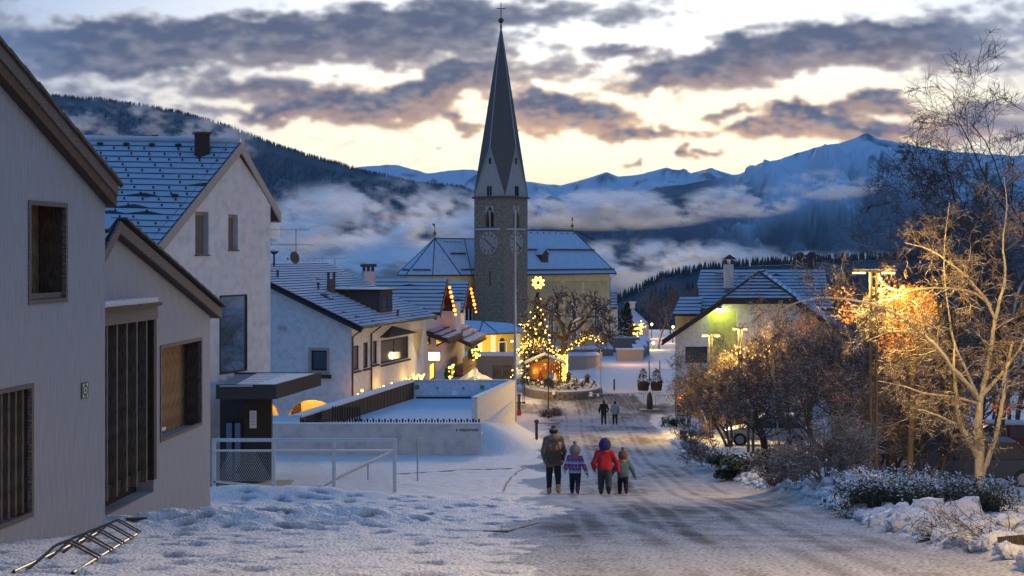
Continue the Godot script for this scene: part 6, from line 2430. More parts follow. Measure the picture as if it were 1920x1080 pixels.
	g.slab([cp + Vector3(0, 1.95, 0.6), cp + Vector3(0.6, 1.55, 0.6), cp + Vector3(0.6, 1.55, -0.6), cp + Vector3(0, 1.95, -0.6)], Vector3.UP * 0.08)
	put("cap", g, M.tile_dark, cm)
	for q in [[1500, 497], [1522, 496]]:
		var c2 := P(q[0], q[1], 132.0)
		g = G.new()
		g.at(c2, Vector3(0.7, 1.5, 0.8))
		cm = put("chimney", g, M.tile_dark, h2)
		g = G.new()
		g.at(c2 + Vector3.UP * 0.85, Vector3(1.0, 0.2, 1.0))
		g.ball(c2 + Vector3.UP * 1.0, Vector3(0.4, 0.25, 0.4), 8, 5)
		put("cap", g, M.tile_dark, cm)
	g = G.new()
	g.at(P(1351, 515, 129.4) + Vector3(0, 0.1, 0), Vector3(0.9, 0.12, 0.9))
	put("roof_window", g, M.metal_dark, h2)
	build_aerial("wide aerial above the dark chimneys of the long roof", P(1490, 503, 133.0), 1.75, [[1.6, 1.9, 0.02]], true)
	build_aerial("taller thin aerial behind the last dark chimney", P(1527, 500, 134.0), 2.2, [[1.6, 0.9, 0.02]], true)
	# far little houses beside the church
	var h3 := thing("house", "little far house with a snowy hipped roof beside the dark conifer", "house", P(1205, 640, 205.0))
	g = G.new()
	var c3 := P(1216, 606, 205.0)
	var t3 := P(1186, 578, 209.0)
	g.fan([P(1166, 606, 205.0), c3, t3])
	g.fan([c3, c3 + Vector3(0, 0, -8), t3])
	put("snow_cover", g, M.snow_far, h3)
	g = G.new()
	g.at(P(1191, 640, 209.5), Vector3(3.4, 5.2, 7.0))
	put("wall", g, M.plaster_old, h3)
	g = G.new()
	g.at(P(1184, 573, 207.0), Vector3(1.0, 0.8, 1.0))
	cm = put("chimney", g, M.plaster_old, h3)
	g = G.new()
	g.at(P(1184, 567, 207.0), Vector3(1.3, 0.2, 1.3))
	put("snow_cap", g, M.snow_far, cm)
	var h4 := thing("house", "narrow glimpse of a white house with tiled roof right behind the nave", "house", P(1150, 640, 196.0))
	roof_face(h4, P(1140, 578, 195.0), P(1157, 578, 195.0), P(1140, 545, 198.0), P(1157, 545, 198.0), 6, false, 0.1, 0.18)
	g = G.new()
	g.at(P(1149, 615, 197.0), Vector3(1.25, 6.4, 2.0))
	put("wall", g, M.plaster_white, h4)


# ---------------------------------------------------------------- the square
func build_square() -> void:
	var gy0 := -12.88
	# round planting bed with a rubble wall
	var bd := thing("planting_bed", "round raised bed with a grey stone wall around the Christmas tree", "planter", Vector3(4.7, gy0, -128.0))
	var cx := 4.72
	var cz := -129.0
	var n := 26
	for k in n:
		for row in 3:
			var a0 := TAU * (k + (0.5 if row == 1 else 0.0)) / n
			var dirv := Vector3(sin(a0), 0, cos(a0))
			var p := Vector3(cx + dirv.x * 3.45, gy0 + 0.11 + 0.235 * row, cz + dirv.z * 5.2)
			var tangent := Vector3(cos(a0) * 3.45, 0, -sin(a0) * 5.2)
			var wl := tangent.length() * TAU / n
			var g := G.new()
			g.box(Transform3D(Basis(tangent.normalized(), Vector3.UP, tangent.normalized().cross(Vector3.UP)), p), Vector3(wl - 0.03, 0.215, 0.4 + rng.randf_range(-0.05, 0.05)))
			put("stone", g, M.stone_wall, bd)
	var g := G.new()
	var top := []
	for k in 24:
		var a0 := TAU * k / 24.0
		top.append(Vector3(cx + sin(a0) * 3.5, gy0 + 0.72, cz + cos(a0) * 5.25))
	g.slab(top, Vector3.UP * 0.06)
	put("snow_cover", g, M.snow_far, bd)
	for q in [[1038, 736, "white notice sheet fixed to the stone bed below the hut"], [1108, 739, "white notice sheet fixed to the stone bed at its far rim"]]:
		var t := thing("notice", q[2], "notice", P(q[0], q[1], 123.6))
		g = G.new()
		g.box(Transform3D(Basis(), P(q[0], q[1], 123.6)), Vector3(0.26, 0.4, 0.02))
		put("sheet", g, M.paper, t)
	var ev := thing("evergreen_cuttings", "snow-dusted evergreen cuttings heaped on the stone bed", "plants", Vector3(cx, gy0 + 0.85, cz))
	g = G.new()
	for k in 420:
		var a0 := rng.randf() * TAU
		var rr := sqrt(rng.randf())
		needle_spray(g, Vector3(cx + sin(a0) * 3.2 * rr, gy0 + 0.85 + rng.randf() * 0.5, cz + cos(a0) * 4.6 * rr), rng.randf_range(0.35, 0.7), 0.35)
	put("sprays", g, M.needles, ev).set_meta("kind", "stuff")
	for q in [[1066, 708, 0.26], [1101, 712, 0.3]]:
		var lt := thing("lantern", "small dark roofed lantern near the lit trunk" if q[0] < 1080 else "dark roofed lantern standing at the edge of the evergreen cuttings", "lantern", P(q[0], q[1] + 12, 127.0))
		var lp := P(q[0], q[1], 127.0)
		g = G.new()
		g.at(lp, Vector3(0.4, 0.5, 0.4))
		put("housing", g, M.wood_dark, lt)
		g = G.new()
		g.lathe(Transform3D(Basis(), lp + Vector3.UP * 0.25), [Vector2(0.36, 0), Vector2(0.0, 0.35)], 4)
		put("roof", g, M.tile_brown, lt)
	# nativity hut
	var ht := thing("nativity_hut", "small open wooden hut glowing orange under a snowy roof beside the Christmas tree", "hut", P(1022, 712, 128.0))
	var o := P(1024, 713, 128.0)
	for q in [[-1.5, 0.7], [1.35, 0.7], [-1.5, -0.9], [1.35, -0.9]]:
		g = G.new()
		g.at(o + Vector3(q[0], 0.75, q[1]), Vector3(0.13, 1.5, 0.13))
		put("post", g, M.wood_brown, ht)
	for k in 14:
		g = G.new()
		g.at(o + Vector3(-1.43 + 0.215 * k, 0.8, -0.95), Vector3(0.2, 1.6, 0.05))
		put("plank", g, M.wood_amber, ht)
	for k in 7:
		for sd in [-1.55, 1.4]:
			g = G.new()
			g.at(o + Vector3(sd, 0.14 + 0.22 * k, -0.1), Vector3(0.05, 0.2, 1.5))
			put("plank", g, M.wood_amber, ht)
	g = G.new()
	var ax := o + Vector3(-0.1, 2.3, 0)
	g.slab([ax + Vector3(0, 0, 1.1), ax + Vector3(-2.0, -0.85, 1.1), ax + Vector3(-2.0, -0.85, -1.2), ax + Vector3(0, 0, -1.2)], Vector3.UP * 0.1)
	g.slab([ax + Vector3(0, 0, -1.2), ax + Vector3(1.9, -0.8, -1.2), ax + Vector3(1.9, -0.8, 1.1), ax + Vector3(0, 0, 1.1)], Vector3.UP * 0.1)
	var hr := put("roof", g, M.wood_brown, ht)
	g = G.new()
	ax += Vector3.UP * 0.105
	g.slab([ax + Vector3(0, 0, 1.05), ax + Vector3(-1.95, -0.83, 1.05), ax + Vector3(-1.95, -0.83, -1.2), ax + Vector3(0, 0, -1.2)], Vector3.UP * 0.1)
	g.slab([ax + Vector3(0, 0, -1.2), ax + Vector3(1.85, -0.78, -1.2), ax + Vector3(1.85, -0.78, 1.05), ax + Vector3(0, 0, 1.05)], Vector3.UP * 0.1)
	put("snow_cover", g, M.snow_far, hr)
	g = G.new()
	g.fan([o + Vector3(-1.5, 1.55, 0.72), o + Vector3(1.35, 1.55, 0.72), o + Vector3(-0.1, 2.2, 0.72)])
	put("gable_boards", g, M.wood_amber, ht)
	var fig := 0
	for q in [[-0.55, 0.95, "car_red", "small figure in dark red beside the manger in the hut"], [0.35, 0.85, "blue", "small figure in blue beside the manger in the hut"], [0.85, 0.7, "paper", "small pale figure at the end of the hut"]]:
		var ft := thing("figurine", q[3], "figurine", o + Vector3(q[0], 0, 0.1))
		g = G.new()
		g.lathe(Transform3D(Basis(), o + Vector3(q[0], 0, 0.1)), [Vector2(0.2, 0), Vector2(0.22, 0.1), Vector2(0.13, q[1] * 0.6), Vector2(0.17, q[1] * 0.72), Vector2(0.06, q[1] * 0.82), Vector2(0.1, q[1] * 0.92), Vector2(0.0, q[1] * 1.04)], 10)
		put("body", g, M[q[2]], ft)
		fig += 1
	g = G.new()
	var hb := thing("hut_lamp", "lit bulb hanging inside the nativity hut", "lamp", o + Vector3(-0.1, 1.5, -0.2))
	g.ball(o + Vector3(-0.1, 1.5, -0.2), Vector3.ONE * 0.1, 8, 5)
	put("bulb", g, M.bulb_orange, hb)
	lamp("hut_light", o + Vector3(-0.1, 1.5, -0.2), 1.1, Color(1.0, 0.6, 0.25), 0.08)
	# tall flagpole, sign poles
	var fp := thing("flagpole", "very tall thin grey pole at the end of the terrace wall, crossing the church tower", "pole", on(P(966, 0, 73.0).x, 73.0))
	g = G.new()
	g.tube([P(966, 790, 73.0), P(966, 395, 73.0)], [0.085, 0.05], 10)
	g.ball(P(966, 394, 73.0), Vector3.ONE * 0.07, 8, 5)
	put("mast", g, M.metal_grey, fp)
	var sp := thing("sign_pole", "dark pole carrying a round traffic sign seen from behind", "traffic sign", on(P(1028, 0, 108.0).x, 108.0))
	g = G.new()
	g.rod(P(1028, 785, 108.0), P(1028, 640, 108.0), 0.05)
	put("pole", g, M.metal_dark, sp)
	g = G.new()
	g.lathe(Transform3D(Basis(Vector3.RIGHT, PI / 2), P(1028, 716, 108.0) + Vector3(0, 0, 0.06)), [Vector2(0.32, 0), Vector2(0.32, 0.03), Vector2(0, 0.03)], 20)
	put("disc", g, M.metal_dark, sp)
	sp = thing("sign_pole", "thin pole with two small pale plates standing on the square", "traffic sign", P(1126, 740, 127.0))
	g = G.new()
	g.rod(P(1126, 742, 127.0), P(1126, 655, 127.0), 0.045)
	put("pole", g, M.metal_grey, sp)
	for q in [[1126, 690, 0.42, 0.3], [1127, 666, 0.25, 0.5]]:
		g = G.new()
		g.at(P(q[0], q[1], 126.9), Vector3(q[2], q[3], 0.03))
		put("plate", g, M.metal_grey, sp)
	# show cases
	var sc := thing("notice_board", "dark double notice board on slim legs before the churchyard wall", "notice board", P(941, 715, 134.0))
	for k in 2:
		var c := P(932 + 19 * k, 697, 134.0 + 0.3 * k)
		g = G.new()
		g.at(c, Vector3(0.9, 1.25, 0.12))
		var cm := put("case", g, M.metal_dark, sc)
		g = G.new()
		g.at(c + Vector3(0, 0, 0.065), Vector3(0.74, 1.05, 0.012))
		put("pane", g, M.glass_dark, cm)
		for s in [-0.4, 0.4]:
			g = G.new()
			g.rod(c + Vector3(s, -1.5, -0.02), c + Vector3(s, 0.5, -0.02), 0.035)
			put("leg", g, M.metal_dark, sc)
	# bench under a black cover, and the ploughed heap
	var bn := thing("bench", "dark reddish bench with a black covered shape behind it", "bench", P(896, 714, 128.0))
	g = G.new()
	g.at(P(896, 707, 128.0), Vector3(1.9, 0.5, 0.5))
	put("seat", g, M.tile_brown, bn)
	g = G.new()
	g.at(P(896, 702, 128.3), Vector3(1.9, 0.2, 0.08))
	put("backrest", g, M.wood_brown, bn)
	var cv := thing("covered_table", "black-covered pointed shape behind the bench", "cover", P(896, 705, 129.5))
	g = G.new()
	g.lathe(Transform3D(Basis(), P(896, 708, 129.5)), [Vector2(0.6, 0), Vector2(0.5, 0.3), Vector2(0.25, 0.6), Vector2(0.05, 0.85), Vector2(0, 0.87)], 9)
	put("cover", g, M.black, cv)
	var hp := thing("snow_heap", "tall ploughed snow heap beside the inn, lit warm", "snow heap", P(866, 714, 122.0))
	g = G.new()
	for q in [[858, 704, 1.0, 1.4], [872, 708, 1.3, 0.9], [888, 711, 1.4, 0.55], [850, 692, 0.6, 0.9]]:
		g.ball(P(q[0], q[1], 122.0), Vector3(q[2], q[3], 1.0), 18, 12, 0.55, n_b)
	put("snow", g, M.snow, hp)
	# tubs with small conifers
	for q in [[1206, "conifer in a wooden barrel, one of two beside the barrier, nearer the sign pole"], [1231, "conifer in a wooden barrel, one of two beside the barrier, nearer the gable house"]]:
		var o2 := P(q[0], 732, 131.0)
		var tb := thing("tub_conifer", q[1], "potted tree", o2)
		g = G.new()
		g.lathe(Transform3D(Basis(), o2), [Vector2(0.48, 0), Vector2(0.56, 0.45), Vector2(0.52, 0.85), Vector2(0.46, 0.86), Vector2(0.0, 0.8)], 14)
		put("barrel", g, M.wood_dark, tb)
		for y in [0.15, 0.65]:
			g = G.new()
			g.lathe(Transform3D(Basis(), o2 + Vector3.UP * y), [Vector2(0.565, 0), Vector2(0.57, 0.07), Vector2(0.55, 0.07)], 14)
			put("hoop", g, M.metal_dark, tb)
		g = G.new()
		for k in 150:
			var y := rng.randf()
			var a0 := rng.randf() * TAU
			var rr := (1.0 - y * 0.8) * 0.75 * sqrt(rng.randf())
			needle_spray(g, o2 + Vector3(cos(a0) * rr, 0.8 + y * 1.25, sin(a0) * rr), rng.randf_range(0.25, 0.5), 0.25)
		put("crown", g, M.needles, tb)
	for q in [[1217, 1.9], [1237, 2.2]]:
		var st := thing("stake", "pale wooden stake leaning above the potted conifers" if q[0] < 1230 else "second pale wooden stake above the potted conifers, nearer the gable house", "stake", P(q[0], 720, 132.0))
		g = G.new()
		g.rod(P(q[0] + 1, 722, 132.0), P(q[0], 676, 132.0), 0.06)
		put("pole", g, M.wood_amber, st)
	# crowd barriers
	for q in [[1104, 1134, 738, 764, "steel crowd barrier half in front of the stone bed"], [1152, 1207, 737, 762, "steel crowd barrier with a small plate between the couple and the barrels"], [1229, 1272, 741, 765, "steel crowd barrier next to the dark pointed bollard"]]:
		var db := 118.5
		var p0 := P(q[0], q[3], db)
		var p1 := P(q[1], q[3], db)
		var ty := P(0, q[2], db).y
		var b := thing("crowd_barrier", q[4], "barrier", (p0 + p1) * 0.5, "crowd barriers closing the square")
		g = G.new()
		g.tube([p0, Vector3(p0.x, ty - 0.15, p0.z), Vector3(p0.x + 0.06, ty - 0.04, p0.z), Vector3(p0.x + 0.2, ty, p0.z), Vector3(p1.x - 0.2, ty, p1.z), Vector3(p1.x - 0.06, ty - 0.04, p1.z), Vector3(p1.x, ty - 0.15, p1.z), p1], [0.025, 0.025, 0.025, 0.025, 0.025, 0.025, 0.025, 0.025], 6)
		put("frame", g, M.metal_grey, b)
		g = G.new()
		g.rod(Vector3(p0.x, p0.y + 0.2, p0.z), Vector3(p1.x, p0.y + 0.2, p0.z), 0.02)
		put("rail", g, M.metal_grey, b)
		var cnt := int((p1.x - p0.x) / 0.16)
		for k in range(1, cnt):
			g = G.new()
			g.rod(Vector3(lerpf(p0.x, p1.x, float(k) / cnt), p0.y + 0.2, p0.z), Vector3(lerpf(p0.x, p1.x, float(k) / cnt), ty, p0.z), 0.008, 4)
			put("bar", g, M.metal_grey, b)
		for x in [p0.x, p1.x]:
			g = G.new()
			g.rod(Vector3(x, p0.y + 0.02, p0.z - 0.3), Vector3(x, p0.y + 0.02, p0.z + 0.3), 0.025)
			put("foot", g, M.metal_grey, b)
		g = G.new()
		g.at(Vector3((p0.x + p1.x) * 0.5 + 0.1, ty - 0.12, p0.z + 0.03), Vector3(0.2, 0.24, 0.02))
		put("plate", g, M.paper, b)
	# bollards
	var bl := thing("bollard", "dark pointed round bollard standing in the cross street", "bollard", P(1218, 768, 115.5))
	g = G.new()
	g.lathe(Transform3D(Basis(), P(1218, 769, 115.5)), [Vector2(0.24, 0), Vector2(0.27, 0.3), Vector2(0.26, 0.9), Vector2(0.19, 1.3), Vector2(0.08, 1.5), Vector2(0, 1.52)], 14)
	put("body", g, M.metal_dark, bl)
	g = G.new()
	g.at(P(1218, 769, 115.5) + Vector3(0, 0.04, 0), Vector3(1.6, 0.1, 0.8))
	put("base", g, M.stone_trim, bl)
	bl = thing("bollard", "thin dark post standing alone on the snowy square", "bollard", P(1151.5, 730, 133.0))
	g = G.new()
	g.rod(P(1151.5, 731, 133.0), P(1151.5, 711, 133.0), 0.09)
	put("body", g, M.metal_dark, bl)
	bl = thing("bollard_light", "slim grey bollard with a dark cap behind the woman", "bollard", on(P(1006, 0, 69.0).x, 69.0))
	var bp := on(P(1006, 0, 69.0).x, 69.0)
	g = G.new()
	g.rod(bp, bp + Vector3.UP * 0.82, 0.075, 10)
	put("body", g, M.metal_bronze, bl)
	g = G.new()
	g.lathe(Transform3D(Basis(), bp + Vector3.UP * 0.82), [Vector2(0.075, 0), Vector2(0.12, 0.03), Vector2(0.12, 0.14), Vector2(0.0, 0.2)], 12)
	put("cap", g, M.metal_dark, bl)
	bl = thing("hydrant", "dark hydrant with a red foot behind the terrace wall's end", "hydrant", P(973, 776, 112.0))
	g = G.new()
	g.rod(P(973, 778, 112.0), P(973, 742, 112.0), 0.13, 10)
	g.ball(P(973, 741, 112.0), Vector3(0.17, 0.14, 0.17), 10, 6)
	g.at(P(973, 755, 112.0), Vector3(0.42, 0.16, 0.16))
	put("body", g, M.metal_dark, bl)
	g = G.new()
	g.lathe(Transform3D(Basis(), P(973, 778, 112.0)), [Vector2(0.2, 0), Vector2(0.2, 0.35), Vector2(0.14, 0.4)], 10)
	put("foot", g, M.car_red, bl)
	# kiosk-like show case with goods
	var ks := thing("show_case", "glazed show case with orange goods under a snowy lid, beside the shrubs", "display case", P(1285, 785, 104.0))
	var kb := P(1285, 784, 104.0)
	for s in [-0.72, 0.0, 0.72]:
		g = G.new()
		g.at(kb + Vector3(s, 0.9, 0.3), Vector3(0.06, 1.8, 0.06))
		put("post", g, M.metal_grey, ks)
	g = G.new()
	g.at(kb + Vector3(0, 0.95, -0.3), Vector3(1.5, 1.7, 0.05))
	put("back_panel", g, M.wood_amber, ks)
	g = G.new()
	g.at(kb + Vector3(0, 1.82, 0), Vector3(1.7, 0.07, 0.9))
	var lid := put("lid", g, M.metal_grey, ks)
	g = G.new()
	g.at(kb + Vector3(0, 1.9, 0), Vector3(1.66, 0.08, 0.86))
	put("snow_cap", g, M.snow_far, lid)
	for r in 4:
		g = G.new()
		g.at(kb + Vector3(-0.36, 0.3 + 0.36 * r, 0.0), Vector3(0.62, 0.03, 0.5))
		put("shelf", g, M.metal_grey, ks)
		for k in 4:
			var gd := G.new()
			gd.ball(kb + Vector3(-0.58 + 0.15 * k, 0.42 + 0.36 * r, 0.12), Vector3(0.065, 0.1, 0.065), 8, 5)
			put("goods", gd, M.leaf_orange, ks)
	lamp("show_case_light", kb + Vector3(-0.36, 1.7, 0.25), 0.8, Color(1.0, 0.6, 0.25), 0.1)
	var kbulb := thing("case_lamp", "small lit tube under the lid of the show case", "lamp", kb + Vector3(-0.36, 1.74, 0.25))
	g = G.new()
	g.at(kb + Vector3(-0.36, 1.76, 0.25), Vector3(0.5, 0.04, 0.05))
	put("tube", g, M.lamp_strip, kbulb)
	# shrubs by the sign pole, kerb bits, yellow drain lid by the lettered wall
	for q in [[1024, 778, 0.42], [1042, 776, 0.5]]:
		var sb := thing("shrub", "low brown clipped shrub at the foot of the sign pole" if q[0] < 1030 else "low brown clipped shrub next to the sign pole, towards the road", "shrub", P(q[0], q[1] + 5, 107.0))
		g = G.new()
		for k in 260:
			var a0 := rng.randf() * TAU
			var b0 := rng.randf_range(0.0, 1.5)
			var dv := Vector3(cos(a0) * cos(b0), sin(b0), sin(a0) * cos(b0))
			var c0 := P(q[0], q[1] + 4, 107.0)
			g.col = Color(0.07, 0.045, 0.03) if k % 3 else Color(0.5, 0.5, 0.52)
			g.rod(c0, c0 + dv * q[2] * rng.randf_range(1.0, 1.9) * Vector3(1.0, 0.85, 1.0), 0.012, 3)
		put("twigs", g, M.needles, sb)
	var kr := thing("kerb", "short dark kerb edging in the snow below the sign pole", "kerb", on(2.7, 104.0))
	g = G.new()
	g.bar(on(1.9, 104.0), on(3.6, 104.0), 0.15, 0.1)
	put("stone", g, M.stone_wall, kr)
	var dl := thing("step", "small yellowish step at the end of the lettered wall", "step", P(912, 845, 57.5))
	g = G.new()
	g.at(P(913, 843, 57.5), Vector3(0.45, 0.14, 0.5))
	put("slab", g, M.church_yellow, dl)
	g = G.new()
	g.at(P(913, 838.5, 57.5), Vector3(0.5, 0.04, 0.55))
	put("snow_cap", g, M.snow, dl)
	# drain channels and a curved kerb showing through the snow
	for q in [["long dark joint of a drain showing through the snow across the yard", [[205, 972], [240, 973], [275, 973]], 0.03], ["curved dark kerb line breaking the snow beside the woman", [[944, 922], [949, 908], [958, 896], [972, 884], [990, 876]], 0.045], ["short dark joint line in the trodden snow before the drain curve", [[905, 997], [950, 997], [985, 987], [1010, 981]], 0.035], ["thin long tarmac strip cleared between railing post and kerb", [[745, 889], [800, 886], [870, 881], [960, 879]], 0.08]]:
		var c := thing("kerb_line", q[0], "kerb", ground_hit(q[1][0][0], q[1][0][1]))
		g = G.new()
		for k in q[1].size() - 1:
			g.bar(ground_hit(q[1][k][0], q[1][k][1]) + Vector3.DOWN * 0.012, ground_hit(q[1][k + 1][0], q[1][k + 1][1]) + Vector3.DOWN * 0.012, q[2], 0.05)
		put("stone", g, M.stone_dark, c)


func ground_hit(px: float, py: float) -> Vector3:
	var d := 8.0
	while d < 200.0:
		var p := P(px, py, d)
		if p.y <= land(p.x, d): return on(p.x, d)
		d += 0.05
	return P(px, py, d)


func needle_spray(g: G, p: Vector3, size: float, snow: float) -> void:
	var dir := Vector3(rng.randfn(), rng.randfn() * 0.5 + 0.1, rng.randfn()).normalized()
	var side := dir.cross(Vector3.UP).normalized()
	g.col = Color(0.62, 0.64, 0.68) if rng.randf() < snow else Color(0.022, 0.036, 0.02).lerp(Color(0.05, 0.07, 0.035), rng.randf())
	var a := p - dir * size * 0.5
	var b := p + dir * size * 0.5
	g.tri(a, p + side * size * 0.22, b)
	g.tri(a, b, p - side * size * 0.22 + Vector3.DOWN * size * 0.08)


# ---------------------------------------------------------------- Christmas tree
func build_christmas_tree() -> void:
	var o := P(1003, 716, 131.5)
	var top := P(1008, 545, 131.5)
	var hh := top.y - o.y
	var t := thing("christmas_tree", "tall Christmas tree hung with warm bulbs and topped by a lit star", "tree", o)
	var g := G.new()
	g.col = Color(0.06, 0.045, 0.035)
	g.tube([o, Vector3(top.x, top.y, o.z)], [0.16, 0.03], 7)
	put("trunk", g, M.bark, t)
	g = G.new()
	for k in 3800:
		var y := pow(rng.randf(), 1.25)
		var a := rng.randf() * TAU
		var tier := 0.82 + 0.18 * sin(y * 44.0)
		var r := (1.0 - y) * 2.3 * tier * (0.35 + 0.65 * sqrt(rng.randf())) + 0.08
		var p := Vector3(lerpf(o.x, top.x, y) + cos(a) * r, o.y + 0.25 + y * (hh - 0.25) - r * 0.22, o.z + sin(a) * r)
		var dir := Vector3(cos(a), -0.35, sin(a))
		var side := Vector3(-sin(a), 0, cos(a))
		var s := rng.randf_range(0.22, 0.5) * (1.0 - 0.5 * y)
		g.col = Color(0.5, 0.52, 0.55) if rng.randf() < 0.14 else Color(0.018, 0.03, 0.016).lerp(Color(0.04, 0.055, 0.028), rng.randf())
		g.tri(p - dir * s * 0.5, p + side * s * 0.3, p + dir * s * 0.6)
		g.tri(p - dir * s * 0.5, p + dir * s * 0.6, p - side * s * 0.3)
	put("crown", g, M.needles, t)
	var ls := thing("light_string", "warm bulbs scattered over the Christmas tree", "fairy lights", o)
	var pts := []
	for k in 90:
		var y := (k + 0.5) / 90.0
		y = 1.0 - sqrt(y) * 0.97
		var a := k * 2.4
		var r := (1.0 - y) * 2.35 + 0.12
		pts.append(Vector3(lerpf(o.x, top.x, y) + cos(a) * r, o.y + 0.4 + y * (hh - 0.6) - r * 0.15, o.z + absf(sin(a)) * r + 0.1))
	bulbs(ls, pts, 0.1, M.bulb_warm)
	for y in [0.15, 0.4, 0.65]:
		lamp("tree_light", Vector3(lerpf(o.x, top.x, y), o.y + hh * y, o.z + 2.6 * (1.0 - y) + 0.4), 1.6, Color(1.0, 0.74, 0.32), 0.4)
	# star: eight loops round a ring
	var sc := P(1009, 530, 131.5)
	var st := thing("star_light", "lit eight-pointed star on the tip of the Christmas tree", "star", sc)
	g = G.new()
	g.rod(Vector3(sc.x, top.y - 0.2, sc.z - 0.05), Vector3(sc.x, sc.y - 0.25, sc.z - 0.05), 0.03)
	put("stem", g, M.metal_dark, st)
	g = G.new()
	var ring := []
	var rad := []
	for k in 21:
		var a := TAU * k / 20.0
		ring.append(sc + Vector3(cos(a), sin(a), 0) * 0.24)
		rad.append(0.045)
	g.tube(ring, rad, 5, false)
	put("light_ring", g, M.bulb_warm, st)
	for k in 8:
		var a := TAU * (k + 0.5) / 8.0
		g = G.new()
		var loop := []
		var lr := []
		for m in 7:
			var w := lerpf(-0.36, 0.36, m / 6.0)
			var rr := 0.27 + 0.33 * (1.0 - pow(absf(m - 3.0) / 3.0, 1.6))
			loop.append(sc + Vector3(cos(a + w), sin(a + w), 0) * rr)
			lr.append(0.04)
		g.tube(loop, lr, 5, false)
		put("light_ray", g, M.bulb_warm, st)
	lamp("star_glow", sc + Vector3(0, 0, 0.35), 1.5, Color(1.0, 0.78, 0.36), 0.3)


# ---------------------------------------------------------------- cars
func make_car(label: String, paint: Material, at: Vector3, yaw: float, snow: bool) -> Node3D:
	var t := thing("parked_car", label, "car", Vector3.ZERO, "cars parked behind the shrubs")
	var low := [Vector2(-2.1, 0.32), Vector2(2.08, 0.32), Vector2(2.14, 0.52), Vector2(2.06, 0.72), Vector2(1.2, 0.88), Vector2(-1.95, 0.95), Vector2(-2.15, 0.85), Vector2(-2.18, 0.5)]
	var g := G.new()
	loft(g, low, [[-0.86, 0.97, 0.02], [-0.8, 1.0, 0.0], [0.8, 1.0, 0.0], [0.86, 0.97, 0.02]])
	put("body", g, paint, t)
	var cab := [Vector2(-1.75, 0.93), Vector2(1.05, 0.87), Vector2(0.35, 1.36), Vector2(-0.1, 1.42), Vector2(-1.2, 1.38)]
	g = G.new()
	loft(g, cab, [[-0.74, 1.0, 0.0], [0.74, 1.0, 0.0]])
	put("window", g, M.glass_car, t)
	g = G.new()
	g.box(Transform3D(Basis(), Vector3(-0.42, 1.42, 0)), Vector3(1.55, 0.05, 1.3))
	for q in [[1.04, 0.88, 0.34, 1.4], [-1.74, 0.94, -1.19, 1.42], [-0.45, 0.92, -0.4, 1.42]]:
		for s in [-0.73, 0.73]:
			g.bar(Vector3(q[0], q[1], s), Vector3(q[2], q[3], s * 0.95), 0.07, 0.06)
	put("roof", g, paint, t)
	for x in [-1.35, 1.3]:
		for s in [-0.78, 0.78]:
			g = G.new()
			g.lathe(Transform3D(Basis(Vector3.RIGHT, PI / 2), Vector3(x, 0.32, s - 0.1)), [Vector2(0.2, 0), Vector2(0.31, 0.0), Vector2(0.33, 0.04), Vector2(0.33, 0.16), Vector2(0.31, 0.2), Vector2(0.2, 0.2)], 18)
			var w := put("wheel", g, M.rubber, t)
			g = G.new()
			g.lathe(Transform3D(Basis(Vector3.RIGHT, PI / 2), Vector3(x, 0.32, s - 0.085)), [Vector2(0.0, 0), Vector2(0.2, 0.0), Vector2(0.2, 0.17), Vector2(0.0, 0.17)], 14)
			put("rim", g, M.metal_grey, w)
	for s in [-0.62, 0.62]:
		g = G.new()
		g.box(Transform3D(Basis(), Vector3(-2.14, 0.78, s)), Vector3(0.1, 0.2, 0.3))
		put("tail_lamp", g, M.lamp_red, t)
		g = G.new()
		g.box(Transform3D(Basis(), Vector3(2.03, 0.66, s)), Vector3(0.14, 0.14, 0.34))
		put("headlamp", g, M.metal_white, t)
		g = G.new()
		g.ball(Vector3(0.72, 0.98, s * 1.48), Vector3(0.06, 0.07, 0.11), 8, 5)
		put("mirror", g, paint, t)
	g = G.new()
	g.box(Transform3D(Basis(), Vector3(-2.19, 0.6, 0)), Vector3(0.02, 0.12, 0.5))
	put("number_plate", g, M.paper, t)
	if snow:
		g = G.new()
		g.box(Transform3D(Basis(), Vector3(-0.42, 1.475, 0)), Vector3(1.45, 0.06, 1.22))
		put("snow_cap", g, M.snow, t)
	t.transform = Transform3D(Basis(Vector3.UP, yaw), at)
	return t


func loft(g: G, prof: Array, cuts: Array) -> void:  # a side profile carried across the car's width
	var rings := []
	for c in cuts:
		var r := []
		for q: Vector2 in prof: r.append(Vector3(q.x * c[1], q.y - c[2] if q.y > 0.6 else q.y + c[2], c[0] * (1.0 if q.y < 1.1 else 0.9)))
		rings.append(r)
	for k in rings.size() - 1:
		for m in prof.size():
			var w := (m + 1) % prof.size()
			g.quad(rings[k + 1][m], rings[k + 1][w], rings[k][w], rings[k][m])
	g.fan(rings[-1])
	var first: Array = rings[0].duplicate()
	first.reverse()
	g.fan(first)


func build_cars() -> void:
	make_car("silver estate car with a snowy windscreen, seen between tree stakes", M.car_silver, on(P(1442, 0, 66.0).x, 66.0), PI - 0.25, true)
	make_car("dark grey car with a red tail lamp behind the pale birch trunk", M.car_dark, on(P(1825, 0, 44.0).x, 44.0) + Vector3.UP * 0.02, PI - 0.12, false)
	make_car("black car in shadow behind the thin stems left of the birch", M.car_dark, on(P(1690, 0, 53.0).x, 53.0), PI + 0.1, true)
	make_car("dark red car half hidden behind the grey one", M.car_red, on(P(1865, 0, 55.0).x, 55.0), PI - 0.2, true)


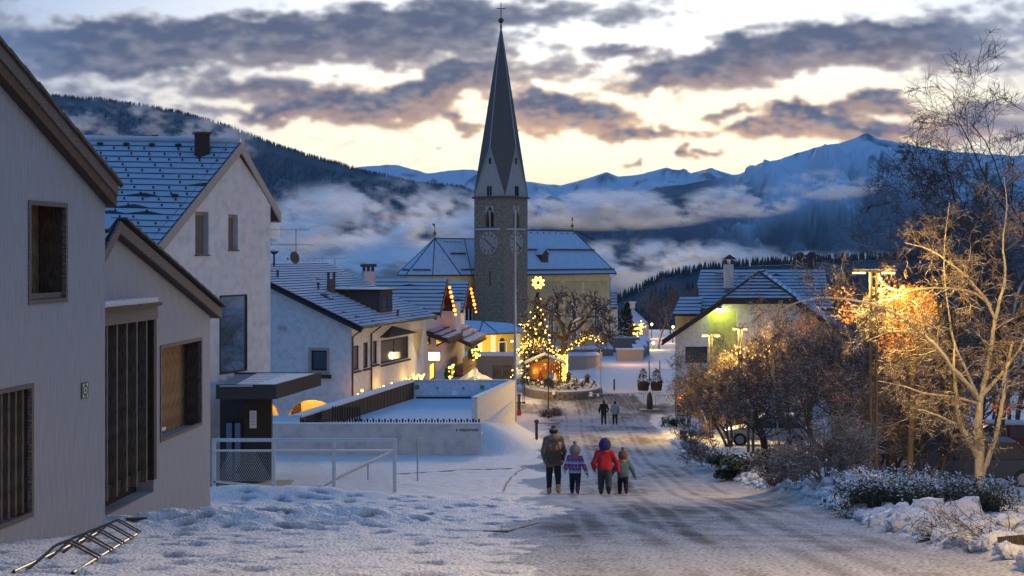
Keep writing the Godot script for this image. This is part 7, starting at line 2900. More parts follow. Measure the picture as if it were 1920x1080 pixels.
# ---------------------------------------------------------------- trees and shrubs
class Kind:
	var bark := Color(0.07, 0.05, 0.035)
	var bark2 := Color(0.11, 0.08, 0.055)
	var snow := 0.5
	var droop := 0.0
	var lift := 0.25
	var wander := 0.35
	var kids := 7
	var ratio := 0.55
	var spread := 0.8
	var least := 0.006


func limb(g: G, p: PackedVector3Array, r: PackedFloat32Array, k: Kind) -> void:
	var sides := 7 if r[0] > 0.06 else (5 if r[0] > 0.025 else 3)
	var first := g.v.size()
	var side := Vector3.ZERO
	var n := p.size()
	for a in n:
		var d := (p[mini(a + 1, n - 1)] - p[maxi(a - 1, 0)]).normalized()
		if side == Vector3.ZERO:
			side = d.cross(Vector3.UP if absf(d.y) < 0.9 else Vector3.RIGHT).normalized()
		side = (side - d * side.dot(d)).normalized()
		var o := d.cross(side)
		var white := k.snow * (1.0 - absf(d.y) * 0.8)
		for s in sides:
			var w := TAU * s / sides + 0.6
			var nn := side * cos(w) + o * sin(w)
			var snowy := nn.y > 0.25 and rng.randf() < white
			g.col = Color(0.72, 0.74, 0.78) if snowy else k.bark.lerp(k.bark2, rng.randf())
			g.vert(p[a] + nn * r[a] * (1.15 if snowy else 1.0), nn)
	for a in n - 1:
		for s in sides:
			var q := first + a * sides + s
			var w := first + a * sides + (s + 1) % sides
			g.i.append(q); g.i.append(q + sides); g.i.append(w)
			g.i.append(w); g.i.append(q + sides); g.i.append(w + sides)


func wild() -> Vector3:
	return Vector3(rng.randf_range(-1, 1), rng.randf_range(-1, 1), rng.randf_range(-1, 1))


func grow(g: G, p: Vector3, dir: Vector3, length: float, r: float, depth: int, k: Kind) -> void:
	var segs := 6 if depth >= 3 else (4 if depth > 0 else 3)
	var pts := PackedVector3Array([p])
	var rad := PackedFloat32Array([r])
	var d := dir
	var dirs := [d]
	for s in segs:
		var bend := k.lift if depth >= 2 else k.lift * 0.5 - k.droop * (0.4 + float(s) / segs)
		d = (d + wild() * k.wander * (0.6 if depth > 2 else 1.0) + Vector3.UP * bend * 0.45).normalized()
		p += d * length / segs
		pts.append(p)
		rad.append(maxf(r * (1.0 - 0.62 * float(s + 1) / segs), k.least * 0.7))
		dirs.append(d)
	limb(g, pts, rad, k)
	if depth <= 0: return
	var n := int(k.kids * rng.randf_range(0.75, 1.25))
	for c in n:
		var t := rng.randf_range(0.22, 1.0)
		var f := t * segs
		var s := mini(int(f), segs - 1)
		var at := pts[s].lerp(pts[s + 1], f - s)
		var base: Vector3 = dirs[s + 1]
		var out := base.cross(wild()).normalized()
		var nd := (base * (1.0 - k.spread * 0.45) + out * k.spread).normalized()
		grow(g, at, nd, length * k.ratio * rng.randf_range(0.7, 1.2) * (1.15 - 0.5 * t), maxf(rad[s + 1] * 0.62, k.least), depth - 1, k)


func bare_tree(called: String, label: String, at: Vector3, high: float, r: float, depth: int, k: Kind, stems: int, group := "", m: Material = null) -> Node3D:
	var t := thing(called, label, "tree" if called != "shrub" else "shrub", at, group)
	var g := G.new()
	var w := G.new()
	for s in stems:
		var lean := Vector3(rng.randfn() * 0.3, 1.0, rng.randfn() * 0.3) if stems > 1 else Vector3(rng.randfn() * 0.05, 1, rng.randfn() * 0.05)
		var d := lean.normalized()
		var p := at - Vector3.UP * 0.05 + Vector3(rng.randfn(), 0, rng.randfn()) * r * (2.0 if stems > 1 else 0.0)
		var pts := PackedVector3Array([p])
		var rad := PackedFloat32Array([r])
		var dirs := [d]
		var segs := 12
		for q in segs:
			d = (d + wild() * 0.2 + Vector3.UP * 0.06).normalized()
			p += d * high * 0.78 / segs
			pts.append(p)
			rad.append(maxf(r * (1.0 - 0.93 * (q + 1.0) / segs), k.least))
			dirs.append(d)
		limb(w, pts, rad, k)
		for c in int(k.kids * 1.7):
			var f := rng.randf_range(0.22, 1.0) * segs
			var q := mini(int(f), segs - 1)
			var out := Vector3(rng.randf_range(-1, 1), 0, rng.randf_range(-1, 1)).normalized()
			var nd: Vector3 = (dirs[q] * 0.6 + out * k.spread).normalized()
			grow(g, pts[q].lerp(pts[q + 1], f - q), nd, high * 0.42 * (1.2 - 0.75 * f / segs) * rng.randf_range(0.8, 1.2), maxf(rad[q + 1] * 0.6, k.least), depth, k)
	put("trunk", w, m if m else M.bark, t)
	put("crown", g, m if m else M.bark, t)
	return t


func bush(called: String, label: String, at: Vector3, size: Vector3, stems: int, k: Kind, depth := 2) -> Node3D:
	var t := thing(called, label, "shrub", at)
	var g := G.new()
	for s in stems:
		var a := rng.randf() * TAU
		var e := rng.randf_range(0.35, 1.4)
		var d := Vector3(cos(a) * cos(e) * size.x, sin(e) * size.y, sin(a) * cos(e) * size.z)
		var p := at + Vector3(cos(a) * size.x, 0, sin(a) * size.z) * rng.randf() * 0.35
		grow(g, p, d.normalized(), d.length() * rng.randf_range(0.6, 1.0), maxf(size.y * 0.012, k.least), depth, k)
	put("twigs", g, M.bark, t)
	return t


func evergreen(called: String, label: String, at: Vector3, size: Vector3, count: int, spray: float, snow: float, boxy := false) -> Node3D:
	var t := thing(called, label, "hedge" if called == "hedge" else "shrub", at)
	var g := G.new()
	var core := G.new()
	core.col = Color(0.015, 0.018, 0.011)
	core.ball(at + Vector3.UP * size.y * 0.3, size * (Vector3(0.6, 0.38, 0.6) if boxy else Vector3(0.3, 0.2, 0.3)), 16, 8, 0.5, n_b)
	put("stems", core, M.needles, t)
	for c in count:
		var q := Vector3(rng.randf_range(-1, 1), rng.randf_range(0, 1), rng.randf_range(-1, 1))
		if boxy: q = Vector3(signf(q.x) * pow(absf(q.x), 0.8), pow(q.y, 0.7), signf(q.z) * pow(absf(q.z), 0.6))
		elif Vector2(Vector2(q.x, q.z).length(), q.y).length() > 1.0: q *= 0.7
		var lump := 0.8 + 0.35 * n_b.get_noise_2d(q.x * 60.0 + at.x * 50.0, q.z * 60.0 + at.z * 9.0)
		q.y *= lump
		needle_spray(g, at + q * size, spray * rng.randf_range(0.6, 1.3), snow * smoothstep(0.45, 0.85, q.y))
	put("foliage", g, M.needles, t)
	return t


func px_path(q: Array) -> PackedVector3Array:
	var p := PackedVector3Array()
	for k in q.size() - 1:
		for m in 4:
			var f := m / 4.0
			p.append(P(lerpf(q[k][0], q[k + 1][0], f), lerpf(q[k][1], q[k + 1][1], f), lerpf(q[k][2], q[k + 1][2], f)))
	p.append(P(q[-1][0], q[-1][1], q[-1][2]))
	# soften the corners
	for it in 3:
		var c := p.duplicate()
		for m in range(1, p.size() - 1):
			c[m] = (p[m - 1] + p[m] * 2.0 + p[m + 1]) * 0.25
		p = c
	return p


func build_birch() -> void:
	var foot := P(1838, 960, 36.5)
	var t := thing("birch_tree", "pale birch with a long arching branch, lit golden by the street lamp", "tree", foot)
	var k := Kind.new()
	k.bark = Color(0.62, 0.55, 0.43)
	k.bark2 = Color(0.48, 0.42, 0.33)
	k.snow = 0.25
	k.least = 0.008
	var tw := Kind.new()
	tw.bark = Color(0.1, 0.07, 0.045)
	tw.bark2 = Color(0.2, 0.145, 0.09)
	tw.snow = 0.45
	tw.droop = 0.35
	tw.lift = 0.1
	tw.wander = 0.4
	tw.kids = 6
	tw.least = 0.0065
	var limbs := [
		[[[1838, 965, 36.5], [1838, 900, 36.5], [1837, 840, 36.5], [1834, 790, 36.45], [1836, 752, 36.4]], 0.19, 0.11, false],
		[[[1837, 900, 36.5], [1850, 870, 36.3], [1868, 820, 36.2], [1880, 760, 36.1], [1884, 700, 36.0], [1900, 640, 36.0]], 0.1, 0.045, true],
		[[[1836, 860, 36.5], [1818, 828, 36.2], [1798, 795, 35.9], [1793, 740, 35.6], [1788, 690, 35.4], [1790, 640, 35.3]], 0.11, 0.03, true],
		[[[1800, 800, 36.0], [1770, 785, 35.4], [1740, 772, 34.9], [1722, 768, 34.6]], 0.06, 0.02, true],
		[[[1836, 760, 36.4], [1848, 710, 36.4], [1856, 660, 36.4], [1864, 610, 36.4], [1872, 570, 36.4], [1888, 520, 36.4], [1878, 455, 36.5], [1890, 390, 36.7], [1882, 330, 36.8]], 0.1, 0.01, true],
		[[[1838, 745, 36.4], [1870, 710, 36.1], [1900, 672, 35.9], [1925, 630, 35.8]], 0.08, 0.03, true],
		[[[1836, 752, 36.4], [1812, 715, 35.6], [1786, 692, 34.9], [1762, 656, 34.2], [1735, 630, 33.6], [1690, 592, 33.0], [1632, 567, 32.5], [1560, 557, 32.0], [1513, 560, 31.8], [1470, 576, 31.6], [1424, 596, 31.5]], 0.085, 0.012, true],
		[[[1866, 600, 36.4], [1850, 560, 36.0], [1830, 541, 35.5], [1815, 520, 35.2], [1770, 484, 34.7], [1741, 465, 34.4], [1696, 455, 34.0]], 0.055, 0.012, true],
		[[[1858, 572, 36.3], [1824, 545, 35.6], [1770, 539, 35.0], [1711, 542, 34.5], [1664, 565, 34.2]], 0.05, 0.012, true],
		[[[1834, 756, 36.4], [1795, 745, 35.8], [1735, 739, 35.0], [1696, 724, 34.5], [1646, 714, 34.0]], 0.05, 0.012, true],
		[[[1735, 630, 33.6], [1700, 620, 33.4], [1665, 622, 33.2], [1625, 640, 33.0]], 0.035, 0.01, true],
		[[[1836, 752, 36.4], [1810, 690, 36.2], [1786, 640, 36.1], [1775, 560, 36.0], [1768, 480, 36.0], [1780, 380, 36.2]], 0.06, 0.012, true],
	]
	var w := G.new()
	var g := G.new()
	for q in limbs:
		var p := px_path(q[0])
		var r := PackedFloat32Array()
		for m in p.size(): r.append(lerpf(q[1] * 0.78, q[2] * 0.8, float(m) / (p.size() - 1)))
		var lg := w
		if q[3]: lg = G.new()
		for m in range(1, p.size() - 1): p[m] += wild() * minf(0.02, r[m] * 0.3)
		limb(lg, p, r, k)
		if q[3]:
			put("limb", lg, M.birch_bark, t)
			for c in int(p.size() * 0.95):
				var m := rng.randi_range(p.size() / 4, p.size() - 2)
				var d := (p[m + 1] - p[m]).normalized()
				var out := d.cross(wild()).normalized()
				grow(g, p[m], (d * 0.6 + out * 0.8).normalized(), rng.randf_range(0.5, 1.25), clampf(r[m] * 0.4, 0.007, 0.018), 2, tw)
	put("trunk", w, M.birch_bark, t)
	put("twigs", g, M.bark, t)


func leaf_cloud(g: G, c: Vector3, r: Vector3, n: int, size: float, cols: Array) -> void:
	for k in n:
		var q := Vector3(rng.randfn(), rng.randfn(), rng.randfn())
		q = q.normalized() * pow(rng.randf(), 0.4) * (0.8 + 0.4 * n_b.get_noise_3d(q.x * 40, q.y * 40, q.z * 40))
		var p := c + q * r
		var d := wild().normalized()
		var s := d.cross(wild()).normalized()
		var l := size * rng.randf_range(0.6, 1.3)
		g.col = (cols[0] as Color).lerp(cols[1], rng.randf())
		g.tri(p - d * l * 0.5, p + s * l * 0.32, p + d * l * 0.5)
		g.tri(p - d * l * 0.5, p + d * l * 0.5, p - s * l * 0.32)


func build_plants() -> void:
	build_birch()
	# copper-leaved tree at the lamp
	var k := Kind.new()
	k.least = 0.008
	var c := P(1704, 578, 36.0)
	var foot := on(c.x, 36.0)
	var cb := thing("copper_tree", "small tree still holding copper leaves, glowing beside the street lamp", "tree", foot)
	var g := G.new()
	limb(g, PackedVector3Array([foot, foot.lerp(c, 0.5) + Vector3(0.1, 0, 0), c]), PackedFloat32Array([0.09, 0.06, 0.03]), k)
	for q in 9: grow(g, foot.lerp(c, 0.62 + 0.04 * q), (wild() + Vector3.UP * 0.6).normalized(), 1.0, 0.02, 2, k)
	put("trunk", g, M.bark, cb)
	g = G.new()
	leaf_cloud(g, c, Vector3(0.92, 0.78, 0.9), 3200, 0.085, [Color(0.5, 0.2, 0.05), Color(0.62, 0.36, 0.1)])
	leaf_cloud(g, c + Vector3(-0.2, -0.9, 0), Vector3(0.8, 0.6, 0.8), 700, 0.08, [Color(0.35, 0.12, 0.04), Color(0.45, 0.22, 0.07)])
	put("crown", g, M.leaf_copper, cb)
	# scattered withered leaves on twigs near the lamps
	for q in [[1575, 552, 33.0, 0.5, 0.25, 60, "withered golden leaves on a twig under the street lamp"], [1512, 606, 40.0, 0.45, 0.3, 110, "cluster of reddish withered leaves before the dark stems"], [1590, 590, 36.0, 0.4, 0.35, 60, "sparse orange leaves between the arching branch and the lamp post"], [1580, 748, 44.0, 0.5, 0.25, 90, "low cluster of bright orange leaves inside the thicket"], [1875, 762, 38.0, 0.4, 0.3, 90, "bright orange leaves caught beside the birch fork"], [1402, 796, 58.0, 0.5, 0.7, 90, "hanging dark red leaves under the umbrella-shaped tree"]]:
		var at := P(q[0], q[1], q[2])
		var t := thing("leafy_twig", q[6], "twig", at)
		g = G.new()
		leaf_cloud(g, at, Vector3(q[3], q[4], 0.4), q[5], 0.09, [Color(0.45, 0.1, 0.03), Color(0.55, 0.3, 0.08)] if q[0] != 1402 else [Color(0.16, 0.02, 0.02), Color(0.22, 0.04, 0.03)])
		for m in 5: grow(g, at, wild().normalized(), 0.7, 0.01, 1, k)
		put("leaves", g, M.leaf_copper, t)
	# tall weeping tree at the picture's edge
	var wp := Kind.new()
	wp.droop = 0.42
	wp.lift = 0.3
	wp.kids = 8
	wp.ratio = 0.56
	wp.snow = 0.12
	wp.bark = Color(0.035, 0.027, 0.022)
	wp.bark2 = Color(0.075, 0.06, 0.05)
	wp.spread = 0.75
	wp.least = 0.0085
	bare_tree("weeping_birch", "tall bare weeping tree rising above the mountain ridge", on(17.0, 49.0), 17.5, 0.2, 3, wp, 1)
	bare_tree("weeping_birch", "second bare weeping tree, shorter, in front of the mountain's wooded flank", on(17.9, 56.0), 13.5, 0.13, 3, wp, 1)
	# thicket of bare trees beside the street
	var tk := Kind.new()
	tk.kids = 7
	tk.snow = 0.3
	tk.lift = 0.22
	tk.wander = 0.45
	tk.ratio = 0.58
	tk.spread = 0.9
	tk.least = 0.011
	tk.bark = Color(0.07, 0.045, 0.028)
	tk.bark2 = Color(0.16, 0.105, 0.062)
	var protos := []
	var spots := [
		[1640, 88.0, 14.5, "bare tree with a rounded crown rising behind the street lamp head"],
		[1480, 62.0, 6.4, "snow-dusted bare tree in front of the half-hipped gable's far side"],
		[1400, 72.0, 5.0, "snow-dusted bare tree before the green-lit wall"],
		[1560, 56.0, 7.0, "snow-dusted bare tree under the arching birch branch"]]
	for q in spots:
		protos.append(bare_tree("bare_tree", q[3], on(P(q[0], 0, q[1]).x, q[1]), q[2], 0.09 if q[2] < 10.0 else 0.17, 3 if q[2] > 10.0 else 2, tk, 1 if q[2] > 10.0 else 4))
	for q in [[1, 1335, 90.0, 1.0, 1.2, "bare tree nearest the pale gable's dark window"], [2, 1620, 50.0, 1.15, 2.0, "tangled bare tree below the lamp's copper-leaved neighbour"], [3, 1700, 54.0, 1.0, 0.7, "bare tree behind the upright birch limbs"], [1, 1765, 58.0, 1.1, 4.0, "bare tree between the birch and the weeping tree"], [2, 1320, 80.0, 0.95, 3.0, "low bare tree beside the show case"], [2, 1445, 52.0, 0.85, 5.0, "umbrella-shaped bare tree standing between two wooden stakes"], [3, 1850, 60.0, 1.0, 2.6, "bare tree behind the pale birch trunk"], [1, 1530, 48.0, 0.75, 0.2, "dark-stemmed bare tree above the brown grass clumps"], [2, 1670, 44.0, 0.95, 1.0, "several-stemmed bare tree behind the snow-topped hedge"], [3, 1910, 66.0, 1.25, 1.7, "bare tree at the far end of the car park"], [0, 1790, 96.0, 0.85, 1.1, "distant bare tree against the mountain, behind the upper birch branch"], [0, 1540, 120.0, 0.75, 2.2, "distant bare tree beside the dark chimneys"], [0, 1235, 178.0, 0.72, 0.4, "dim bare tree in front of the low wooded knoll"], [0, 1258, 200.0, 0.8, 3.4, "dim bare tree behind the half-hipped gable's lower eave"], [1, 1290, 96.0, 0.7, 2.9, "low bare tree rising just behind the show case lid"], [2, 1370, 64.0, 0.8, 4.4, "low bare tree between the two lamp posts before the gable"], [3, 1440, 78.0, 1.05, 2.2, "taller bare tree hiding the half-hipped gable's entrance side"], [3, 1505, 74.0, 1.15, 5.2, "taller bare tree before the long roof's dark chimneys"], [1, 1660, 41.0, 0.72, 1.3, "snowy bare tree directly under the copper-leaved tree"], [2, 1745, 40.5, 0.8, 3.3, "snowy bare tree beneath the birch's long arching branch"], [3, 1590, 70.0, 0.95, 3.9, "bare tree straight behind the street lamp post"], [1, 1730, 47.0, 0.8, 5.5, "thin-stemmed bare tree left of the pale birch trunk"]]:
		var at := on(P(q[1], 0, q[2]).x, q[2])
		copy(protos[q[0]], at, q[4], q[3], q[5])
	# stakes
	for q in [[1403, 822, 845, 56.0, "first of two wooden tree stakes standing close together"], [1412, 790, 846, 55.5, "second wooden tree stake, next to the silver car"]]:
		var st := thing("stake", q[4], "stake", P(q[0], q[2], q[3]))
		g = G.new()
		g.rod(P(q[0], q[2] + 3, q[3]), P(q[0], 770, q[3]), 0.06, 8)
		put("pole", g, M.wood_amber, st)
	# lime tree on the square, its trunk and two boughs wound with bulbs
	var lk := Kind.new()
	lk.kids = 5
	lk.snow = 0.4
	lk.wander = 0.75
	lk.ratio = 0.62
	lk.lift = 0.2
	lk.spread = 1.0
	lk.least = 0.035
	lk.bark = Color(0.035, 0.03, 0.025)
	lk.bark2 = Color(0.06, 0.05, 0.042)
	var lo := P(1055, 716, 132.0)
	var lt := thing("lime_tree", "gnarled bare lime tree whose trunk is wound with warm bulbs", "tree", lo)
	g = G.new()
	var lw := G.new()
	limb(lw, px_path([[1055, 716, 132.0], [1054, 690, 132.0], [1056, 660, 132.0], [1060, 630, 132.0]]), PackedFloat32Array([0.42, 0.4, 0.38, 0.36, 0.35, 0.34, 0.33, 0.33, 0.33, 0.32, 0.31, 0.3, 0.28]), lk)
	var arms := [[[1050, 664], [1030, 648], [1005, 638], [985, 645], [972, 662]], [[1060, 660], [1078, 648], [1090, 632], [1106, 628], [1128, 640]], [[1060, 632], [1050, 600], [1030, 580], [1005, 572], [985, 560]], [[1060, 630], [1075, 600], [1080, 572], [1072, 550]], [[1060, 632], [1090, 610], [1112, 580], [1118, 556]], [[1060, 640], [1035, 622], [1000, 618], [966, 610]], [[1070, 605], [1100, 592], [1130, 590], [1142, 606]], [[1058, 615], [1042, 590], [1046, 565], [1040, 548]], [[1085, 640], [1110, 612], [1136, 622], [1146, 645]]]
	var lit := []
	for a in arms.size():
		var q := []
		for m in arms[a].size(): q.append([arms[a][m][0], arms[a][m][1], 132.0 - (0.6 * m if a < 2 else 0.4 * m * (a % 3 - 1))])
		var p := px_path(q)
		var r := PackedFloat32Array()
		for m in p.size(): r.append(lerpf(0.2, 0.07, float(m) / (p.size() - 1)))
		limb(g, p, r, lk)
		if a < 2: lit.append(p)
		for m in 9:
			var s := rng.randi_range(p.size() / 3, p.size() - 2)
			grow(g, p[s], ((p[s + 1] - p[s]).normalized() * 0.4 + wild() * 0.8 + Vector3.UP * 0.2).normalized(), rng.randf_range(0.9, 1.9), 0.07, 2, lk)
	put("trunk", lw, M.bark, lt)
	put("crown", g, M.bark, lt)
	var pts := []
	for m in 170:
		var f := m / 170.0
		var a := m * 2.4
		var cc := P(1055, lerpf(713, 664, f), 132.0)
		pts.append(cc + Vector3(cos(a) * 0.44, 0, absf(sin(a)) * 0.44))
	var ls := thing("light_string", "dense warm bulbs wound round the lime tree's trunk", "fairy lights", lo)
	bulbs(ls, pts, 0.07, M.bulb_warm)
	for a in 2:
		pts = []
		for m in (110 if a == 0 else 60):
			var f: float = m / (110.0 if a == 0 else 60.0) * (lit[a].size() - 1)
			var s := mini(int(f), lit[a].size() - 2)
			pts.append(lit[a][s].lerp(lit[a][s + 1], f - s) + wild() * 0.3 + Vector3(0, 0, 0.15))
		ls = thing("light_string", "warm bulbs along the lime tree's long bough towards the Christmas tree" if a == 0 else "warm bulbs along the lime tree's bough towards the curved wall", "fairy lights", lit[a][0])
		bulbs(ls, pts, 0.065, M.bulb_warm)
	lamp("trunk_light", P(1055, 690, 130.8), 5.0, Color(1.0, 0.74, 0.3), 0.4)
	lamp("bough_light", P(1005, 650, 128.8), 2.0, Color(1.0, 0.74, 0.3), 0.4)
	lamp("bough_light", P(1100, 645, 128.8), 1.5, Color(1.0, 0.74, 0.3), 0.4)
	# conifer with a lit side beside the church, dark yew by the wall
	var cf := P(1176, 640, 186.0)
	var ct := thing("conifer", "dark conifer standing beside the nave's far corner", "tree", cf)
	g = G.new()
	for m in 1100:
		var y := pow(rng.randf(), 1.2)
		var a := rng.randf() * TAU
		var rr := (1.0 - y) * 1.75 * sqrt(rng.randf()) + 0.1
		needle_spray(g, cf + Vector3(cos(a) * rr, y * 5.2, sin(a) * rr), rng.randf_range(0.4, 0.9), 0.12)
	put("crown", g, M.needles, ct)
	ls = thing("lit_bush", "small bush covered in yellow fairy lights at the foot of the dark conifer", "fairy lights", P(1197, 632, 184.0))
	pts = []
	for m in 46:
		pts.append(P(1196 + rng.randfn() * 4.5 + m * 0.12, 634 - m * 0.6 + rng.randfn() * 3.0, 184.0 + rng.randf()))
	bulbs(ls, pts, 0.13, M.bulb_warm)
	# undergrowth between street and car park
	var dry := Kind.new()
	dry.bark = Color(0.17, 0.11, 0.075)
	dry.bark2 = Color(0.3, 0.22, 0.16)
	dry.snow = 0.45
	dry.kids = 5
	dry.lift = 0.3
	dry.least = 0.006
	for q in [[1460, 912, 0.62, 0.75, "dry brown shrub clump next to the snow bank, nearest the silver car"], [1500, 908, 0.7, 0.8, "dry brown shrub clump in the middle of the snow bank"], [1548, 902, 0.75, 0.85, "dry brown shrub clump touching the snow-topped hedge"], [1580, 880, 0.8, 0.9, "dry brown shrub clump behind the hedge's snowy corner"]]:
		var at := ground_hit(q[0], q[1])
		bush("shrub", q[4], at, Vector3(q[2], q[3], q[2]) * 1.15, 44, dry)
	var gr := Kind.new()
	gr.bark = Color(0.12, 0.075, 0.045)
	gr.bark2 = Color(0.24, 0.165, 0.1)
	gr.snow = 0.3
	gr.kids = 5
	gr.least = 0.009
	for q in [[1322, 846, 1.1, 0.8, "grey-brown twiggy shrub beside the slushy street, first below the show case"], [1300, 815, 0.9, 0.9, "twiggy shrub at the foot of the show case"], [1375, 800, 1.6, 1.5, "tall twiggy shrub behind the green junipers"], [1340, 780, 1.8, 1.8, "tall pale twiggy shrub by the show case's dark side"], [1310, 740, 2.2, 2.6, "pale brown twiggy shrub before the big gable's corner"], [1420, 760, 2.4, 2.4, "dense twiggy shrub before the second lamp post"]]:
		var at := ground_hit(q[0], q[1] + 20)
		bush("shrub", q[4], at, Vector3(q[2], q[3], q[2]), 36, gr)
	for q in [[1358, 858, 0.7, 0.35, "low green juniper nearest the street"], [1400, 868, 0.8, 0.4, "low green juniper below the wooden stakes"], [1440, 856, 1.1, 0.5, "broad low juniper behind the other two"], [1500, 862, 1.2, 0.5, "dark low juniper behind the dry brown shrubs"], [1372, 884, 0.55, 0.32, "small dark juniper alone in the snow bank"], [1263, 792, 1.0, 1.1, "dark evergreen bush at the street end of the snow bank"]]:
		var at := ground_hit(q[0], q[1] + 10)
		evergreen("juniper", q[4], at, Vector3(q[2], q[3], q[2]), 1300, 0.16, 0.4)
	# hedge with snowy top, and the snow-laden creeper beside the kerb
	var hb := P(1648, 974, 19.6)
	var he := P(1850, 966, 21.5)
	for m in 5:
		var f := m / 4.0
		var at := hb.lerp(he, f) + Vector3(0.0, 0.0, -0.4)
		at.y = -profile(-at.z) - 0.02
		evergreen("hedge", ["dark clipped hedge with thick snow on top, end nearest the street", "clipped hedge section next to the snow-topped end", "middle section of the clipped dark hedge", "clipped hedge section just before the pale birch trunk", "clipped hedge section behind the pale birch trunk"][m], at, Vector3(0.5, lerpf(0.84, 0.7, f), 0.55), 4200, 0.06, 0.62 if m < 2 else 0.35, true)
	for q in [[1800, 1000, 0.42, 0.2, "snow-laden creeping juniper at the kerb, nearer the street"], [1870, 990, 0.5, 0.26, "snow-laden creeping juniper in the picture's corner"], [1895, 1025, 0.4, 0.2, "snow-laden creeping juniper lowest beside the kerb stone"]]:
		var at := ground_hit(q[0], q[1])
		at.y = -profile(-at.z)
		evergreen("juniper", q[4], at, Vector3(q[2], q[3], q[2]), 2600, 0.06, 0.75)
		var tw := thing("ground_twigs", "snowy arching twigs over the " + ["kerb-side creeper nearer the street", "creeper in the picture's corner", "lowest creeper beside the kerb stone"][[1800, 1870, 1890].find(q[0])], "twigs", at)
		g = G.new()
		var sk := Kind.new()
		sk.snow = 0.9
		sk.droop = 0.4
		sk.least = 0.004
		sk.kids = 3
		for m in 70:
			var a := rng.randf() * TAU
			grow(g, at + Vector3(cos(a) * q[2], q[3] * 1.5, sin(a) * q[2]) * rng.randf() * 0.8, Vector3(cos(a), 0.35, sin(a)).normalized(), 0.3, 0.006, 1, sk)
		put("twigs", g, M.bark, tw)
	# snow thrown up along the street
	g = G.new()
	for m in 2400:
		var d := 9.0 + 60.0 * pow(rng.randf(), 1.6)
		var s := rng.randf_range(0.02, 0.085) * (1.0 if rng.randf() < 0.8 else 1.7)
		var x := along(d, edge_r) - 0.05 + absf(rng.randfn()) * 0.38
		g.ball(on(x, d) + Vector3(0, s * 0.3, 0), Vector3(s * rng.randf_range(0.8, 1.4), s * 0.8, s) * rng.randf_range(0.7, 1.2), 10, 7, 0.9, n_b)
	tag(put("snow_lumps", g, M.snow), "rounded lumps of ploughed snow along the street's edge", "", "", "stuff")
	var kb := thing("kerb", "brown kerb stone at the bed's corner in the picture's lower corner", "kerb", ground_hit(1905, 1035))
	g = G.new()
	g.bar(ground_hit(1885, 1035) + Vector3.UP * 0.05, ground_hit(1935, 1030) + Vector3.UP * 0.05, 0.14, 0.14)
	put("stone", g, M.wood_amber, kb)
	var bs := thing("branch", "dark broken branch lying on the snow bank before the hedge", "branch", ground_hit(1560, 955))
	g = G.new()
	var p0 := ground_hit(1545, 950) + Vector3.UP * 0.1
	g.tube([p0, p0 + Vector3(0.35, 0.0, 0.35), p0 + Vector3(0.75, -0.05, 0.6)], [0.035, 0.04, 0.03], 6)
	put("stick", g, M.wood_brown, bs)


